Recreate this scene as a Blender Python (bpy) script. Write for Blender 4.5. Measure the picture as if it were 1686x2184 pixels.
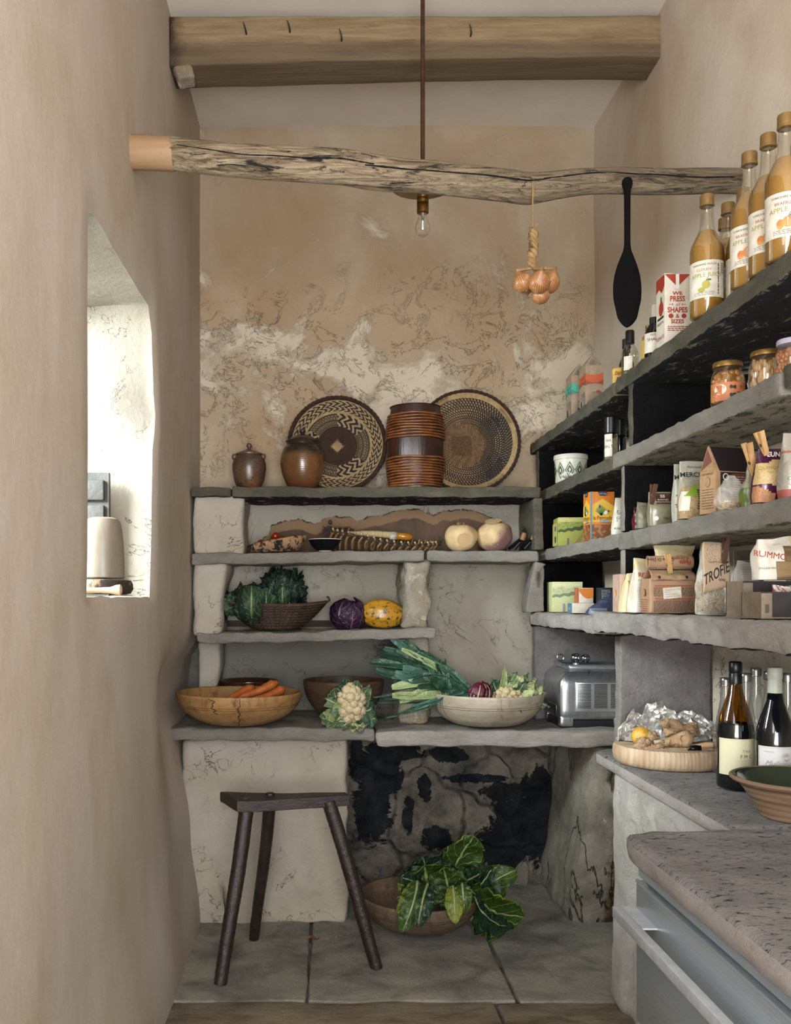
import bpy, math, random
from mathutils import Vector, Matrix, noise as mn
R = math.radians
PI = math.pi
for o in list(bpy.data.objects):
    bpy.data.objects.remove(o)
SC = bpy.context.scene
COL = SC.collection

# ------------------------------------------------------------------ camera, world, lights, exposure
EYE = 1.27
FPX = 2000.0
cam_d = bpy.data.cameras.new('camera')
cam = bpy.data.objects.new('camera', cam_d)
COL.objects.link(cam)
cam.location = (0, 0, EYE)
cam.rotation_euler = (R(90), 0, 0)
cam_d.sensor_fit = 'HORIZONTAL'
cam_d.sensor_width = 36
cam_d.lens = 36 * FPX / 1686
cam_d.shift_x = (843 - 690) / 1686
cam_d.shift_y = (1275 - 1092) / 1686
cam_d.clip_start = .05
SC.camera = cam

SC.view_settings.view_transform = 'Standard'
SC.view_settings.look = 'None'
SC.view_settings.gamma = 1
SC.view_settings.use_curve_mapping = False
SC.view_settings.exposure = -0.07

world = bpy.data.worlds.new('world')
SC.world = world
world.use_nodes = True
bg = world.node_tree.nodes['Background']
bg.inputs[0].default_value = (.88, .94, 1.0, 1)
bg.inputs[1].default_value = 1.3


def area(name, loc, target, sx, sy, power, col):
    l = bpy.data.lights.new(name, 'AREA')
    l.shape = 'RECTANGLE'
    l.size, l.size_y, l.energy, l.color = sx, sy, power, col
    o = bpy.data.objects.new(name, l)
    o.location = loc
    d = Vector(target) - Vector(loc)
    o.rotation_euler = d.to_track_quat('-Z', 'Y').to_euler()
    COL.objects.link(o)
    return o


# daylight through the small window in the left wall, and a soft fill from an unseen opening behind the photographer
area('window_daylight', (-1.90, 1.88, 2.30), (.8, 3.25, 1.05), 1.3, .9, 640, (.95, .98, 1.0))
area('rear_fill_light', (.0, -1.1, 1.35), (.45, 1.5, 3.3), 1.3, 1.8, 210, (.98, .985, 1.0))
area('left_fill_light', (-.46, .45, 1.95), (.9, 3.0, 1.6), .8, .9, 20, (.97, .985, 1.0))  # added fill beside the left wall, where no window opening is built


# ------------------------------------------------------------------ helpers
def lin(h):
    if isinstance(h, tuple):
        return (*h[:3], 1)
    h = h.lstrip('#')
    out = []
    for i in (0, 2, 4):
        v = int(h[i:i + 2], 16) / 255
        out.append(v / 12.92 if v <= .04045 else ((v + .055) / 1.055) ** 2.4)
    return (*out, 1)


def at(px, py, Y):
    """the point at depth Y that the pixel looks at"""
    return Vector(((px - 690) / FPX * Y, Y, EYE - (py - 1275) / FPX * Y))


def nz(p, s=0.0):
    return mn.noise(Vector((p[0] + s * 7.31, p[1] - s * 3.17, p[2] + s * 1.93)))


class NT:
    def __init__(s, name):
        s.m = bpy.data.materials.new(name)
        s.m.use_nodes = True
        s.t = s.m.node_tree
        s.t.nodes.clear()
        s.out = s.n('ShaderNodeOutputMaterial')

    def n(s, typ, **kw):
        nd = s.t.nodes.new(typ)
        for k, v in kw.items():
            setattr(nd, k, v)
        return nd

    def l(s, a, b):
        s.t.links.new(a, b)

    def noise(s, vec, scale, detail=5, rough=.6, dist=0):
        nd = s.n('ShaderNodeTexNoise')
        nd.inputs['Scale'].default_value = scale
        nd.inputs['Detail'].default_value = detail
        nd.inputs['Roughness'].default_value = rough
        nd.inputs['Distortion'].default_value = dist
        s.l(vec, nd.inputs['Vector'])
        return nd.outputs['Fac']

    def ramp(s, fac, lo, hi):
        nd = s.n('ShaderNodeMapRange')
        nd.inputs['From Min'].default_value = lo
        nd.inputs['From Max'].default_value = hi
        s.l(fac, nd.inputs['Value'])
        return nd.outputs['Result']

    def mix(s, fac, a, b, blend='MIX'):
        nd = s.n('ShaderNodeMix', data_type='RGBA', blend_type=blend)
        if isinstance(fac, (int, float)):
            nd.inputs[0].default_value = fac
        else:
            s.l(fac, nd.inputs[0])
        for i, v in ((6, a), (7, b)):
            if isinstance(v, (str, tuple)):
                nd.inputs[i].default_value = lin(v)
            else:
                s.l(v, nd.inputs[i])
        return nd.outputs[2]

    def math(s, op, a, b=0.0):
        nd = s.n('ShaderNodeMath', operation=op)
        for i, v in ((0, a), (1, b)):
            if isinstance(v, (int, float)):
                nd.inputs[i].default_value = v
            else:
                s.l(v, nd.inputs[i])
        return nd.outputs[0]

    def coords(s, stretch=(1, 1, 1), rot=(0, 0, 0)):
        tc = s.n('ShaderNodeTexCoord')
        mp = s.n('ShaderNodeMapping')
        mp.inputs['Scale'].default_value = stretch
        mp.inputs['Rotation'].default_value = rot
        s.l(tc.outputs['Object'], mp.inputs['Vector'])
        return mp.outputs['Vector']

    def bsdf(s, col, rough=.8, metal=0, height=None, bump=.3, dist=.01, sub=0, spec=.5):
        b = s.n('ShaderNodeBsdfPrincipled')
        if isinstance(col, (str, tuple)):
            b.inputs['Base Color'].default_value = lin(col)
        else:
            s.l(col, b.inputs['Base Color'])
        if isinstance(rough, (int, float)):
            b.inputs['Roughness'].default_value = rough
        else:
            s.l(rough, b.inputs['Roughness'])
        b.inputs['Metallic'].default_value = metal
        b.inputs['Specular IOR Level'].default_value = spec
        if sub:
            b.inputs['Subsurface Weight'].default_value = sub
            b.inputs['Subsurface Radius'].default_value = (.02, .012, .006)
            b.inputs['Subsurface Scale'].default_value = .3
        if height is not None:
            bp = s.n('ShaderNodeBump')
            bp.inputs['Strength'].default_value = bump
            bp.inputs['Distance'].default_value = dist
            s.l(height, bp.inputs['Height'])
            s.l(bp.outputs[0], b.inputs['Normal'])
        s.l(b.outputs[0], s.out.inputs['Surface'])
        return b


MATS = {}


def M(name, c1, c2=None, scale=8, lo=.38, hi=.62, rough=.8, metal=0, bump=.25, bscale=60, stretch=(1, 1, 1),
      c3=None, c3s=3, c3lo=.58, c3hi=.64, dist=.006, sub=0, spec=.4, ndist=0):
    if name in MATS:
        return MATS[name]
    t = NT(name)
    v = t.coords(stretch)
    col = c1
    if c2:
        col = t.mix(t.ramp(t.noise(v, scale, 6, .62, ndist), lo, hi), c1, c2)
    if c3:
        col = t.mix(t.ramp(t.noise(v, c3s, 8, .7, .4), c3lo, c3hi), col, c3)
    h = t.noise(v, bscale, 6, .65) if bump else None
    t.bsdf(col, rough, metal, h, bump, dist, sub, spec)
    MATS[name] = t.m
    return t.m


def thin_glass(name, tint='#ffffff', amount=.12, rough=.03, edge=.5):
    """clear pane or bottle wall: light goes straight through, the surface mirrors more at the edges"""
    if name in MATS:
        return MATS[name]
    t = NT(name)
    tr = t.n('ShaderNodeBsdfTransparent')
    tr.inputs[0].default_value = lin(tint)
    gl = t.n('ShaderNodeBsdfGlossy')
    gl.inputs['Roughness'].default_value = rough
    lw = t.n('ShaderNodeLayerWeight')
    lw.inputs['Blend'].default_value = .35
    f = t.math('ADD', t.math('MULTIPLY', lw.outputs['Facing'], edge), amount)
    mx = t.n('ShaderNodeMixShader')
    t.l(f, mx.inputs[0])
    t.l(tr.outputs[0], mx.inputs[1])
    t.l(gl.outputs[0], mx.inputs[2])
    t.l(mx.outputs[0], t.out.inputs['Surface'])
    MATS[name] = t.m
    return t.m


def film(name, tint='#e9e6dc', opac=.35, rough=.25):
    """thin wrinkled packing film"""
    if name in MATS:
        return MATS[name]
    t = NT(name)
    v = t.coords()
    tr = t.n('ShaderNodeBsdfTransparent')
    b = t.bsdf(tint, rough, 0, t.noise(v, 18, 3, .5, 1.5), .45, .01)
    mx = t.n('ShaderNodeMixShader')
    f = t.ramp(t.noise(v, 16, 5, .7, 1.0), .35, .7)
    t.l(t.math('ADD', t.math('MULTIPLY', f, .22), opac), mx.inputs[0])
    t.l(tr.outputs[0], mx.inputs[1])
    t.l(b.outputs[0], mx.inputs[2])
    t.l(mx.outputs[0], t.out.inputs['Surface'])
    MATS[name] = t.m
    return t.m


TEXTS = {}


def text_geo(s, size, align, shear=0, bold=0):
    k = (s, align, shear, bold)
    if k not in TEXTS:
        cu = bpy.data.curves.new('txt', 'FONT')
        cu.body = s
        cu.align_x = align
        cu.size = 1
        cu.shear = shear
        cu.offset = bold
        cu.resolution_u = 3
        ob = bpy.data.objects.new('txt', cu)
        me = bpy.data.meshes.new_from_object(ob)
        TEXTS[k] = ([tuple(v.co[:2]) for v in me.vertices], [tuple(p.vertices) for p in me.polygons])
        bpy.data.objects.remove(ob)
        bpy.data.curves.remove(cu)
        bpy.data.meshes.remove(me)
    vs, fs = TEXTS[k]
    return [(x * size, y * size) for x, y in vs], fs


class MB:
    """collects shapes and links them as one mesh object"""

    def __init__(s, *mats):
        s.v, s.f, s.m, s.sm, s.uv = [], [], [], [], {}
        s.mats = list(mats)

    def add(s, vs, fs, mat=0, smooth=True, uvs=None):
        b = len(s.v)
        s.v += [Vector(p) for p in vs]
        if uvs:
            for i, u in enumerate(uvs):
                s.uv[b + i] = u
        for i, f in enumerate(fs):
            s.f.append(tuple(b + k for k in f))
            s.m.append(mat[i] if isinstance(mat, list) else mat)
            s.sm.append(smooth)
        return b

    def grid(s, fn, nu, nv, mat=0, cu=False, cv=False, smooth=True, uv=False, flip=False):
        NU = nu if cu else nu + 1
        NV = nv if cv else nv + 1
        vs, uvs = [], []
        for i in range(NU):
            for j in range(NV):
                vs.append(fn(i / nu, j / nv))
                uvs.append((i / nu, j / nv))
        fs, ms = [], []
        for i in range(nu):
            for j in range(nv):
                a, b = i % NU, (i + 1) % NU
                c, d = j % NV, (j + 1) % NV
                q = (a * NV + c, b * NV + c, b * NV + d, a * NV + d)
                fs.append(q[::-1] if flip else q)
                ms.append(mat((i + .5) / nu, (j + .5) / nv) if callable(mat) else mat)
        s.add(vs, fs, ms, smooth, uvs if uv else None)

    def lathe(s, prof, c=(0, 0, 0), seg=48, mat=0, wob=0, seed=0, squash=(1, 1), matfn=None):
        """prof = [(r, z), ...] bottom to top, outside first"""
        n = len(prof)
        vs, fs, ms = [], [], []
        for i in range(n):
            r, z = prof[i]
            for k in range(seg):
                a = 2 * PI * k / seg
                q = 1 + (wob * nz((math.cos(a) * 1.3, math.sin(a) * 1.3, z * 4), seed) if wob else 0)
                vs.append((c[0] + r * q * math.cos(a) * squash[0], c[1] + r * q * math.sin(a) * squash[1], c[2] + z * (1 if not wob else 1 + .25 * (q - 1))))
        for i in range(n - 1):
            for k in range(seg):
                k2 = (k + 1) % seg
                fs.append((i * seg + k, i * seg + k2, (i + 1) * seg + k2, (i + 1) * seg + k))
                ms.append(matfn(i, (k + .5) / seg) if matfn else mat)
        if prof[0][0] > 1e-5:
            fs.append(tuple(range(seg))[::-1])
            ms.append(matfn(0, 0) if matfn else mat)
        if prof[-1][0] > 1e-5:
            fs.append(tuple((n - 1) * seg + k for k in range(seg)))
            ms.append(matfn(n - 2, 0) if matfn else mat)
        s.add(vs, fs, ms)

    def tube(s, pts, rad, seg=10, mat=0, cap=True, wob=0, seed=0, flat=1.0):
        pts = [Vector(p) for p in pts]
        n = len(pts)
        if not isinstance(rad, (list, tuple)):
            rad = [rad] * n
        t0 = (pts[1] - pts[0]).normalized()
        up = Vector((0, 0, 1)) if abs(t0.z) < .9 else Vector((1, 0, 0))
        x = t0.cross(up).normalized()
        vs = []
        for i, p in enumerate(pts):
            t = (pts[min(i + 1, n - 1)] - pts[max(i - 1, 0)]).normalized()
            x = (x - t * x.dot(t)).normalized()
            y = t.cross(x)
            for k in range(seg):
                a = 2 * PI * k / seg
                r = rad[i]
                if wob:
                    r *= 1 + wob * nz(p * 18 + Vector((math.cos(a), math.sin(a), 0)) * 1.2, seed)
                vs.append(p + x * math.cos(a) * r + y * math.sin(a) * r * flat)
        fs = []
        for i in range(n - 1):
            for k in range(seg):
                k2 = (k + 1) % seg
                fs.append((i * seg + k, i * seg + k2, (i + 1) * seg + k2, (i + 1) * seg + k))
        if cap:
            fs.append(tuple(range(seg))[::-1])
            fs.append(tuple((n - 1) * seg + k for k in range(seg)))
        s.add(vs, fs, mat)

    def box(s, lo, hi, mat=0):
        x0, y0, z0 = lo
        x1, y1, z1 = hi
        vs = [(x0, y0, z0), (x1, y0, z0), (x1, y1, z0), (x0, y1, z0), (x0, y0, z1), (x1, y0, z1), (x1, y1, z1), (x0, y1, z1)]
        fs = [(0, 3, 2, 1), (4, 5, 6, 7), (0, 1, 5, 4), (1, 2, 6, 5), (2, 3, 7, 6), (3, 0, 4, 7)]
        s.add(vs, fs, mat, False)

    def rbox(s, lo, hi, r=.01, res=.03, amp=0.0, freq=8, mat=0, seed=0, warp=None, matfn=None):
        """rounded box on a fine grid, roughened by noise"""
        lo, hi = Vector(lo), Vector(hi)
        r = min(r, *((hi - lo) * .49))
        ax = []
        for k in range(3):
            n = max(1, int(math.ceil((hi[k] - lo[k] - 2 * r) / res)))
            ax.append([lo[k], lo[k] + .35 * r] + [lo[k] + r + (hi[k] - lo[k] - 2 * r) * i / n for i in range(n + 1)] + [hi[k] - .35 * r, hi[k]])
        idx, vs, fs, ms = {}, [], [], []

        def vid(p):
            key = (round(p[0], 6), round(p[1], 6), round(p[2], 6))
            if key not in idx:
                p = Vector(p)
                q = Vector([min(max(p[k], lo[k] + r), hi[k] - r) for k in range(3)])
                d = p - q
                if d.length > 1e-9:
                    p = q + d.normalized() * r
                if amp:
                    P = p * freq
                    p = p + Vector((nz(P, seed), nz(P, seed + 11), nz(P, seed + 23))) * amp + \
                        Vector((nz(P * 3.1, seed), nz(P * 3.1, seed + 5), nz(P * 3.1, seed + 9))) * amp * .45
                if warp:
                    p = Vector(warp(p))
                idx[key] = len(vs)
                vs.append(p)
            return idx[key]
        for a in range(3):
            b, c = (a + 1) % 3, (a + 2) % 3
            for side, val in ((0, lo[a]), (1, hi[a])):
                for i in range(len(ax[b]) - 1):
                    for j in range(len(ax[c]) - 1):
                        q = []
                        for (u, w) in ((i, j), (i + 1, j), (i + 1, j + 1), (i, j + 1)):
                            p = [0, 0, 0]
                            p[a], p[b], p[c] = val, ax[b][u], ax[c][w]
                            q.append(vid(p))
                        fs.append(tuple(q) if side else tuple(q[::-1]))
                        ms.append(matfn(a, side) if matfn else mat)
        s.add(vs, fs, ms)

    def ball(s, c, r, nu=16, nv=10, mat=0, amp=0, freq=8, seed=0, rot=None, warp=None):
        if not isinstance(r, (tuple, list)):
            r = (r, r, r)
        c = Vector(c)

        def fn(u, v):
            a, e = 2 * PI * u, -PI / 2 + PI * v
            d = Vector((math.cos(a) * math.cos(e), math.sin(a) * math.cos(e), math.sin(e)))
            k = 1 + (amp * nz(d * freq, seed) if amp else 0)
            p = Vector((d.x * r[0], d.y * r[1], d.z * r[2])) * k
            if warp:
                p = Vector(warp(p, d))
            if rot:
                p = rot @ p
            return c + p
        s.grid(fn, nu, nv, mat, cu=True)

    def text(s, body, size, fn, mat=0, align='CENTER', shear=0, bold=0):
        vs, fs = text_geo(body, size, align, shear, bold)
        s.add([fn(x, y) for x, y in vs], fs, mat, False)

    def poly(s, pts, fn, mat=0):
        s.add([fn(x, y) for x, y in pts], [tuple(range(len(pts)))], mat, False)

    def build(s, name, parent=None, loc=(0, 0, 0), rot=(0, 0, 0), label=None, cat=None, group=None, kind=None, sharp=38, solid=0):
        me = bpy.data.meshes.new(name)
        me.from_pydata([tuple(v) for v in s.v], [], s.f)
        for m in s.mats:
            me.materials.append(m)
        me.polygons.foreach_set('material_index', s.m)
        me.polygons.foreach_set('use_smooth', s.sm)
        if s.uv:
            ul = me.uv_layers.new(name='UVMap')
            for lp in me.loops:
                ul.data[lp.index].uv = s.uv.get(lp.vertex_index, (0, 0))
        me.update()
        if sharp and sharp < 180:
            me.set_sharp_from_angle(angle=R(sharp))
        o = bpy.data.objects.new(name, me)
        COL.objects.link(o)
        o.location = loc
        o.rotation_euler = rot
        if parent:
            o.parent = parent
        tag(o, label, cat, group, kind)
        if solid:
            md = o.modifiers.new('thickness', 'SOLIDIFY')
            md.thickness = solid
            md.offset = 0
        return o


def tag(o, label=None, cat=None, group=None, kind=None):
    if label:
        o['label'] = label
    if cat:
        o['category'] = cat
    if group:
        o['group'] = group
    if kind:
        o['kind'] = kind


def thing(name, label, cat, loc=(0, 0, 0), rot=(0, 0, 0), group=None):
    o = bpy.data.objects.new(name, None)
    o.empty_display_size = .05
    COL.objects.link(o)
    o.location = loc
    o.rotation_euler = rot if isinstance(rot, tuple) else (0, 0, rot)
    tag(o, label, cat, group)
    return o


def copy_tree(o, parent=None, loc=None, rz=None, label=None):
    c = o.copy()
    COL.objects.link(c)
    if parent:
        c.parent = parent
    if loc is not None:
        c.location = loc
    if rz is not None:
        c.rotation_euler = (0, 0, rz)
    if label:
        c['label'] = label
    for ch in list(o.children):
        copy_tree(ch, c)
    return c


def smooth01(t):
    t = min(1, max(0, t))
    return t * t * (3 - 2 * t)


def lerp_tab(tab, x):
    if x <= tab[0][0]:
        return tab[0][1]
    for (a, b), (c, d) in zip(tab, tab[1:]):
        if x <= c:
            return b + (d - b) * smooth01((x - a) / (c - a))
    return tab[-1][1]


def curve3(pts, n):
    """Catmull-Rom through pts"""
    pts = [Vector(p) for p in pts]
    P = [pts[0] * 2 - pts[1]] + pts + [pts[-1] * 2 - pts[-2]]
    out = []
    m = len(pts) - 1
    for i in range(n + 1):
        t = i / n * m
        k = min(int(t), m - 1)
        u = t - k
        a, b, c, d = P[k:k + 4]
        out.append(.5 * ((2 * b) + (c - a) * u + (2 * a - 5 * b + 4 * c - d) * u * u + (-a + 3 * b - 3 * c + d) * u ** 3))
    return out

# ------------------------------------------------------------------ surfaces of the room
def plaster_mat(name, c1, c2, cpale=None, zlo=0, zhi=0, streak=(1, 1, .35), warm=None, bump=.35, cdark=None, base_z=None):
    t = NT(name)
    v = t.coords()
    vs = t.coords(streak)
    col = t.mix(t.ramp(t.noise(vs, 3.2, 6, .6, .3), .35, .68), c1, c2)
    sp = t.n('ShaderNodeSeparateXYZ')
    t.l(v, sp.inputs[0])
    h = t.math('ADD', t.math('MULTIPLY', t.noise(v, 5, 6, .6), .8), t.math('MULTIPLY', t.noise(v, 60, 5, .7), .10))
    if warm:
        col = t.mix(t.math('MULTIPLY', t.ramp(t.noise(v, 1.6, 5, .6, .5), .45, .7), .7), col, warm)
    if cpale:
        nf = t.noise(v, 3.4, 12, .66, .5)
        wob = t.math('MULTIPLY', t.math('SUBTRACT', t.noise(v, 2.2, 6, .6), .5), 1.1)
        zed = t.math('ADD', sp.outputs[2], wob)
        bias = t.math('MULTIPLY', t.ramp(zed, zhi + .20, zhi - .15), t.ramp(zed, zlo, zlo + .45))
        m = t.ramp(t.math('ADD', nf, t.math('MULTIPLY', bias, .17)), .60, .68)
        col = t.mix(t.math('MULTIPLY', m, .8), col, cpale)
        spots = t.ramp(t.noise(v, 26, 8, .7, .6), .62, .68)
        col = t.mix(t.math('MULTIPLY', t.math('MULTIPLY', spots, bias), .5), col, '#85714f')
        # thin curled edges of flaking limewash
        n2 = t.noise(v, 9, 12, .72, .8)
        edge = t.math('ABSOLUTE', t.math('SUBTRACT', n2, .54))
        line = t.math('MULTIPLY', t.math('MULTIPLY', t.ramp(edge, .007, .0), bias), t.ramp(t.noise(v, 4, 4), .52, .64))
        col = t.mix(t.math('MULTIPLY', line, .45), col, '#5f4d35')
        h = t.math('ADD', h, t.math('ADD', t.math('MULTIPLY', m, .25), t.math('MULTIPLY', t.math('MULTIPLY', t.ramp(n2, .535, .55), bias), .35)))
    if cdark:
        col = t.mix(t.math('MULTIPLY', t.ramp(t.noise(v, 4, 12, .75, .4), .55, .64), .55), col, cdark)
        nn = t.noise(v, 5, 8, .6, 1.4)
        crack = t.math('MULTIPLY', t.ramp(t.math('ABSOLUTE', t.math('SUBTRACT', nn, .5)), .0045, .0), t.ramp(t.noise(v, 3, 3), .48, .6))
        col = t.mix(t.math('MULTIPLY', crack, .7), col, '#4a4338')
        col = t.mix(t.math('MULTIPLY', t.ramp(t.noise(v, 55, 6, .8), .66, .72), .6), col, '#5b5448')
        h = t.math('ADD', h, t.math('ADD', t.math('MULTIPLY', crack, -.5), t.math('MULTIPLY', t.noise(v, 22, 8, .75), .35)))
    t.bsdf(col, .93, 0, h, bump, .02, 0, .15)
    MATS[name] = t.m
    return t.m


def stone_mat(name, c1, c2, fleck='#d6d0c4', fl=(.64, .69), stretch=(1, 1, 2.5), bump=.8, scale=7, moss=None, veins=None, spec=.25):
    t = NT(name)
    v = t.coords(stretch)
    col = t.mix(t.ramp(t.noise(v, scale, 8, .68, .3), .36, .64), c1, c2)
    if moss:
        col = t.mix(t.math('MULTIPLY', t.ramp(t.noise(v, 5.3, 7, .6, .4), .45, .68), .8), col, moss)
    col = t.mix(t.math('MULTIPLY', t.ramp(t.noise(v, 19, 12, .8, .25), fl[0], fl[1] + .02), .85), col, fleck)
    col = t.mix(t.math('MULTIPLY', t.ramp(t.noise(v, 40, 10, .8), .56, .66), .45), col, c1 if c1 < c2 else c2, 'MULTIPLY')
    if name.startswith('flag'):
        nn = t.noise(v, 2.6, 9, .62, 1.2)
        ln = t.math('MULTIPLY', t.ramp(t.math('ABSOLUTE', t.math('SUBTRACT', nn, .5)), .006, .0), t.ramp(t.noise(v, 2.2, 3), .5, .62))
        col = t.mix(t.math('MULTIPLY', ln, .6), col, '#b3ab9c')
        col = t.mix(t.math('MULTIPLY', t.ramp(t.noise(v, 120, 4, .8), .58, .7), .5), col, '#3c3a36')
        col = t.mix(t.math('MULTIPLY', t.ramp(t.noise(v, 7, 10, .75), .60, .70), .45), col, '#7a6244')
    if veins:
        col = t.mix(t.ramp(t.noise(t.coords((stretch[0] * 1, stretch[1] * 1, stretch[2] * 1)), 42, 9, .75, .8), .545, .61), col, veins)
    h = t.math('ADD', t.math('MULTIPLY', t.noise(v, 16, 10, .75), 1.0), t.math('MULTIPLY', t.noise(v, 90, 5, .7), .25))
    t.bsdf(col, .88, 0, h, min(1, bump * 1.2), .025, 0, spec)
    MATS[name] = t.m
    return t.m


m_wall_left = plaster_mat('plaster_left', '#b9afa5', '#aea295', streak=(1, 1, .3), warm='#a8997f', bump=.25)
m_wall_back = plaster_mat('plaster_back', '#ab9d87', '#9c8a71', cpale='#c2b7a4', zlo=1.75, zhi=2.45, streak=(1, 1, .6), warm='#94795a', bump=.8)
m_wall_right = plaster_mat('plaster_right', '#c8beb0', '#beb19e', streak=(1, 1, .25), warm='#a8957a', bump=.3)
m_ceil = plaster_mat('plaster_ceiling', '#d0c8bd', '#c8beb1', streak=(1, 1, 1), bump=.2)
m_white = plaster_mat('limewash', '#a9a296', '#9a9284', streak=(1, 1, 1), warm='#b2a68f', bump=.8, cdark='#8f8778')
m_niche = plaster_mat('limewash_niche', '#a39d92', '#8f887b', streak=(1, 1, .6), warm='#8f8878', bump=.7, cdark='#7d776b')
m_shelf = stone_mat('slate_shelf', '#5b584e', '#77705f', fleck='#8f897a', fl=(.66, .74), moss='#4a4a3a')
m_shelf_under = stone_mat('slate_under_shaded', '#0e1110', '#1a1d1c', fleck='#9a9482', fl=(.55, .59), stretch=(1.0, .45, 1), scale=5, bump=1)  # undersides nearly black: their shade is put into the slate colour
m_shelf_pale_under = stone_mat('slate_pale_under', '#a39b86', '#8a8370', fleck='#23272a', fl=(.515, .55), stretch=(1.1, .5, 1), scale=5, bump=.9)  # paler underside: light from below is put into its colour
m_shelf_pale = stone_mat('pale_slab', '#b9b3ab', '#9a938a', fleck='#d7d2ca', fl=(.62, .70))
m_shelf_grey = stone_mat('grey_slab', '#8c877e', '#a29c92', fleck='#c8c2b8', fl=(.64, .70))
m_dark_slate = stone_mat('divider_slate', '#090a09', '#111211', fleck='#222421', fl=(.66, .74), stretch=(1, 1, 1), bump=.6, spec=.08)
m_grey_slate = stone_mat('grey_divider', '#736e6c', '#8a8482', fleck='#aaa49f', fl=(.60, .68), stretch=(1, 1, 1), bump=1.4, scale=14)
m_counter = stone_mat('counter_stone', '#96908b', '#7c7876', fleck='#b5aeaa', fl=(.60, .68), stretch=(1, 2.2, 1), bump=.9, scale=6, veins='#3a3f46')
m_flag = stone_mat('flagstone', '#7d7a73', '#959082', fleck='#a59a86', fl=(.60, .72), stretch=(1, 1.2, 1), bump=.45, scale=3.2, moss='#4c4d4b')
m_flag_near = stone_mat('flagstone_near', '#a99a80', '#8f8069', fleck='#b5a78e', fl=(.58, .68), stretch=(1, 2.4, 1), bump=1.1, scale=3.5, moss='#5e5346')
m_mortar = M('mortar', '#2f302c', '#5d594e', 14, rough=.95, bump=.6)
m_stone_pier = stone_mat('pier_stone', '#b0a898', '#8e8676', fleck='#d9d3c8', fl=(.56, .62), stretch=(1, 1, 1), bump=1.4, scale=5, moss='#9a8a6b')


def XL(Y, z):
    x = lerp_tab([(0, -.480), (.35, -.525), (.75, -.575), (.80, -.612), (.97, -.60), (1.12, -.535), (1.3, -.528), (3.3, -.528)], z)
    f = smooth01((Y - 2.9) / .55)
    x = x * f + lerp_tab([(0, -.470), (.5, -.515), (1.2, -.528), (3.3, -.528)], z) * (1 - f)
    return x + .006 * nz((Y * 1.6, z * 1.6, 0)) + .002 * nz((Y * 7, z * 5, 3))


def XR(Y, z):
    hi = 1.158 + .010 * nz((Y * 1.5, z * 1.5, 7)) + .003 * nz((Y * 6, z * 5, 3))
    lo = lerp_tab([(2.3, 1.33), (2.75, 1.30), (3.0, 1.245), (4.2, 1.235)], Y) + .002 * nz((Y * 6, z * 5, 3))
    f = smooth01((z - 1.13) / .08)
    return lo * (1 - f) + hi * f


def axis_pts(a, b, step, extra=()):
    n = max(1, int(round((b - a) / step)))
    p = [a + (b - a) * i / n for i in range(n + 1)] + list(extra)
    p = sorted(p)
    out = [p[0]]
    for q in p[1:]:
        if q - out[-1] > step * .18 or q in extra:
            if q in extra and q - out[-1] <= step * .18 and out[-1] not in extra and len(out) > 1:
                out[-1] = q
            else:
                out.append(q)
    return out


# floor of flagstones, laid in one
CEIL = 3.285
mb = MB(m_flag, m_flag_near, m_mortar)
mb.box((-.66, -1.3, -.08), (1.4, 4.3, -.012), 2)
for (x0, x1, y0, y1, mt, sd) in ((-.64, -.055, 2.955, 4.22, 0, 1), (-.045, .605, 2.96, 4.22, 0, 2), (.617, 1.38, 2.95, 4.22, 0, 3),
                                 (-.64, .535, 2.2, 2.945, 1, 4), (.545, 1.38, 2.2, 2.94, 1, 5), (-.64, .2, 1.3, 2.19, 1, 6), (.21, 1.38, 1.3, 2.19, 1, 7),
                                 (-.64, 1.38, -1.3, 1.29, 1, 8)):
    mb.rbox((x0, y0, -.05), (x1, y1, .0), .008, .05, .006, 5, mt, sd, warp=lambda p: (p[0], p[1], min(p[2], .002) if p[2] > -.03 else p[2]))
mb.build('floor', kind='structure')

# left wall with the deep window opening
WY0, WY1, WZ0, WZ1 = 2.13, 2.89, 1.272, 2.165


def win_far(z):
    return WY1 + lerp_tab([(1.27, .0), (1.5, .015), (1.75, .035), (1.83, .105), (1.92, .06), (2.1, .03), (2.17, -.02)], z)


def win_near(z):
    return WY0 + .012 * nz((1, z * 3, 2)) + (.02 if z > 2.1 else 0)


mb = MB(m_wall_left, m_white)
ys = axis_pts(-1.3, 4.25, .06, (WY0, WY1))
zs = axis_pts(-.02, CEIL + .02, .06, (WZ0, WZ1))
i0, i1 = ys.index(WY0), ys.index(WY1)
j0, j1 = zs.index(WZ0), zs.index(WZ1)


def wy(i, z):
    y = ys[i]
    zz = min(max(z, WZ0), WZ1)
    k = max(0, 1 - max(0, abs(z - zz)) / .3)
    if i <= i0:
        return y + (win_near(zz) - WY0) * max(0, 1 - (WY0 - y) / .3) * k
    if i >= i1:
        return y + (win_far(zz) - WY1) * max(0, 1 - (y - WY1) / .3) * k
    t = (y - WY0) / (WY1 - WY0)
    return y + ((win_near(zz) - WY0) * (1 - t) + (win_far(zz) - WY1) * t) * k


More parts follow.
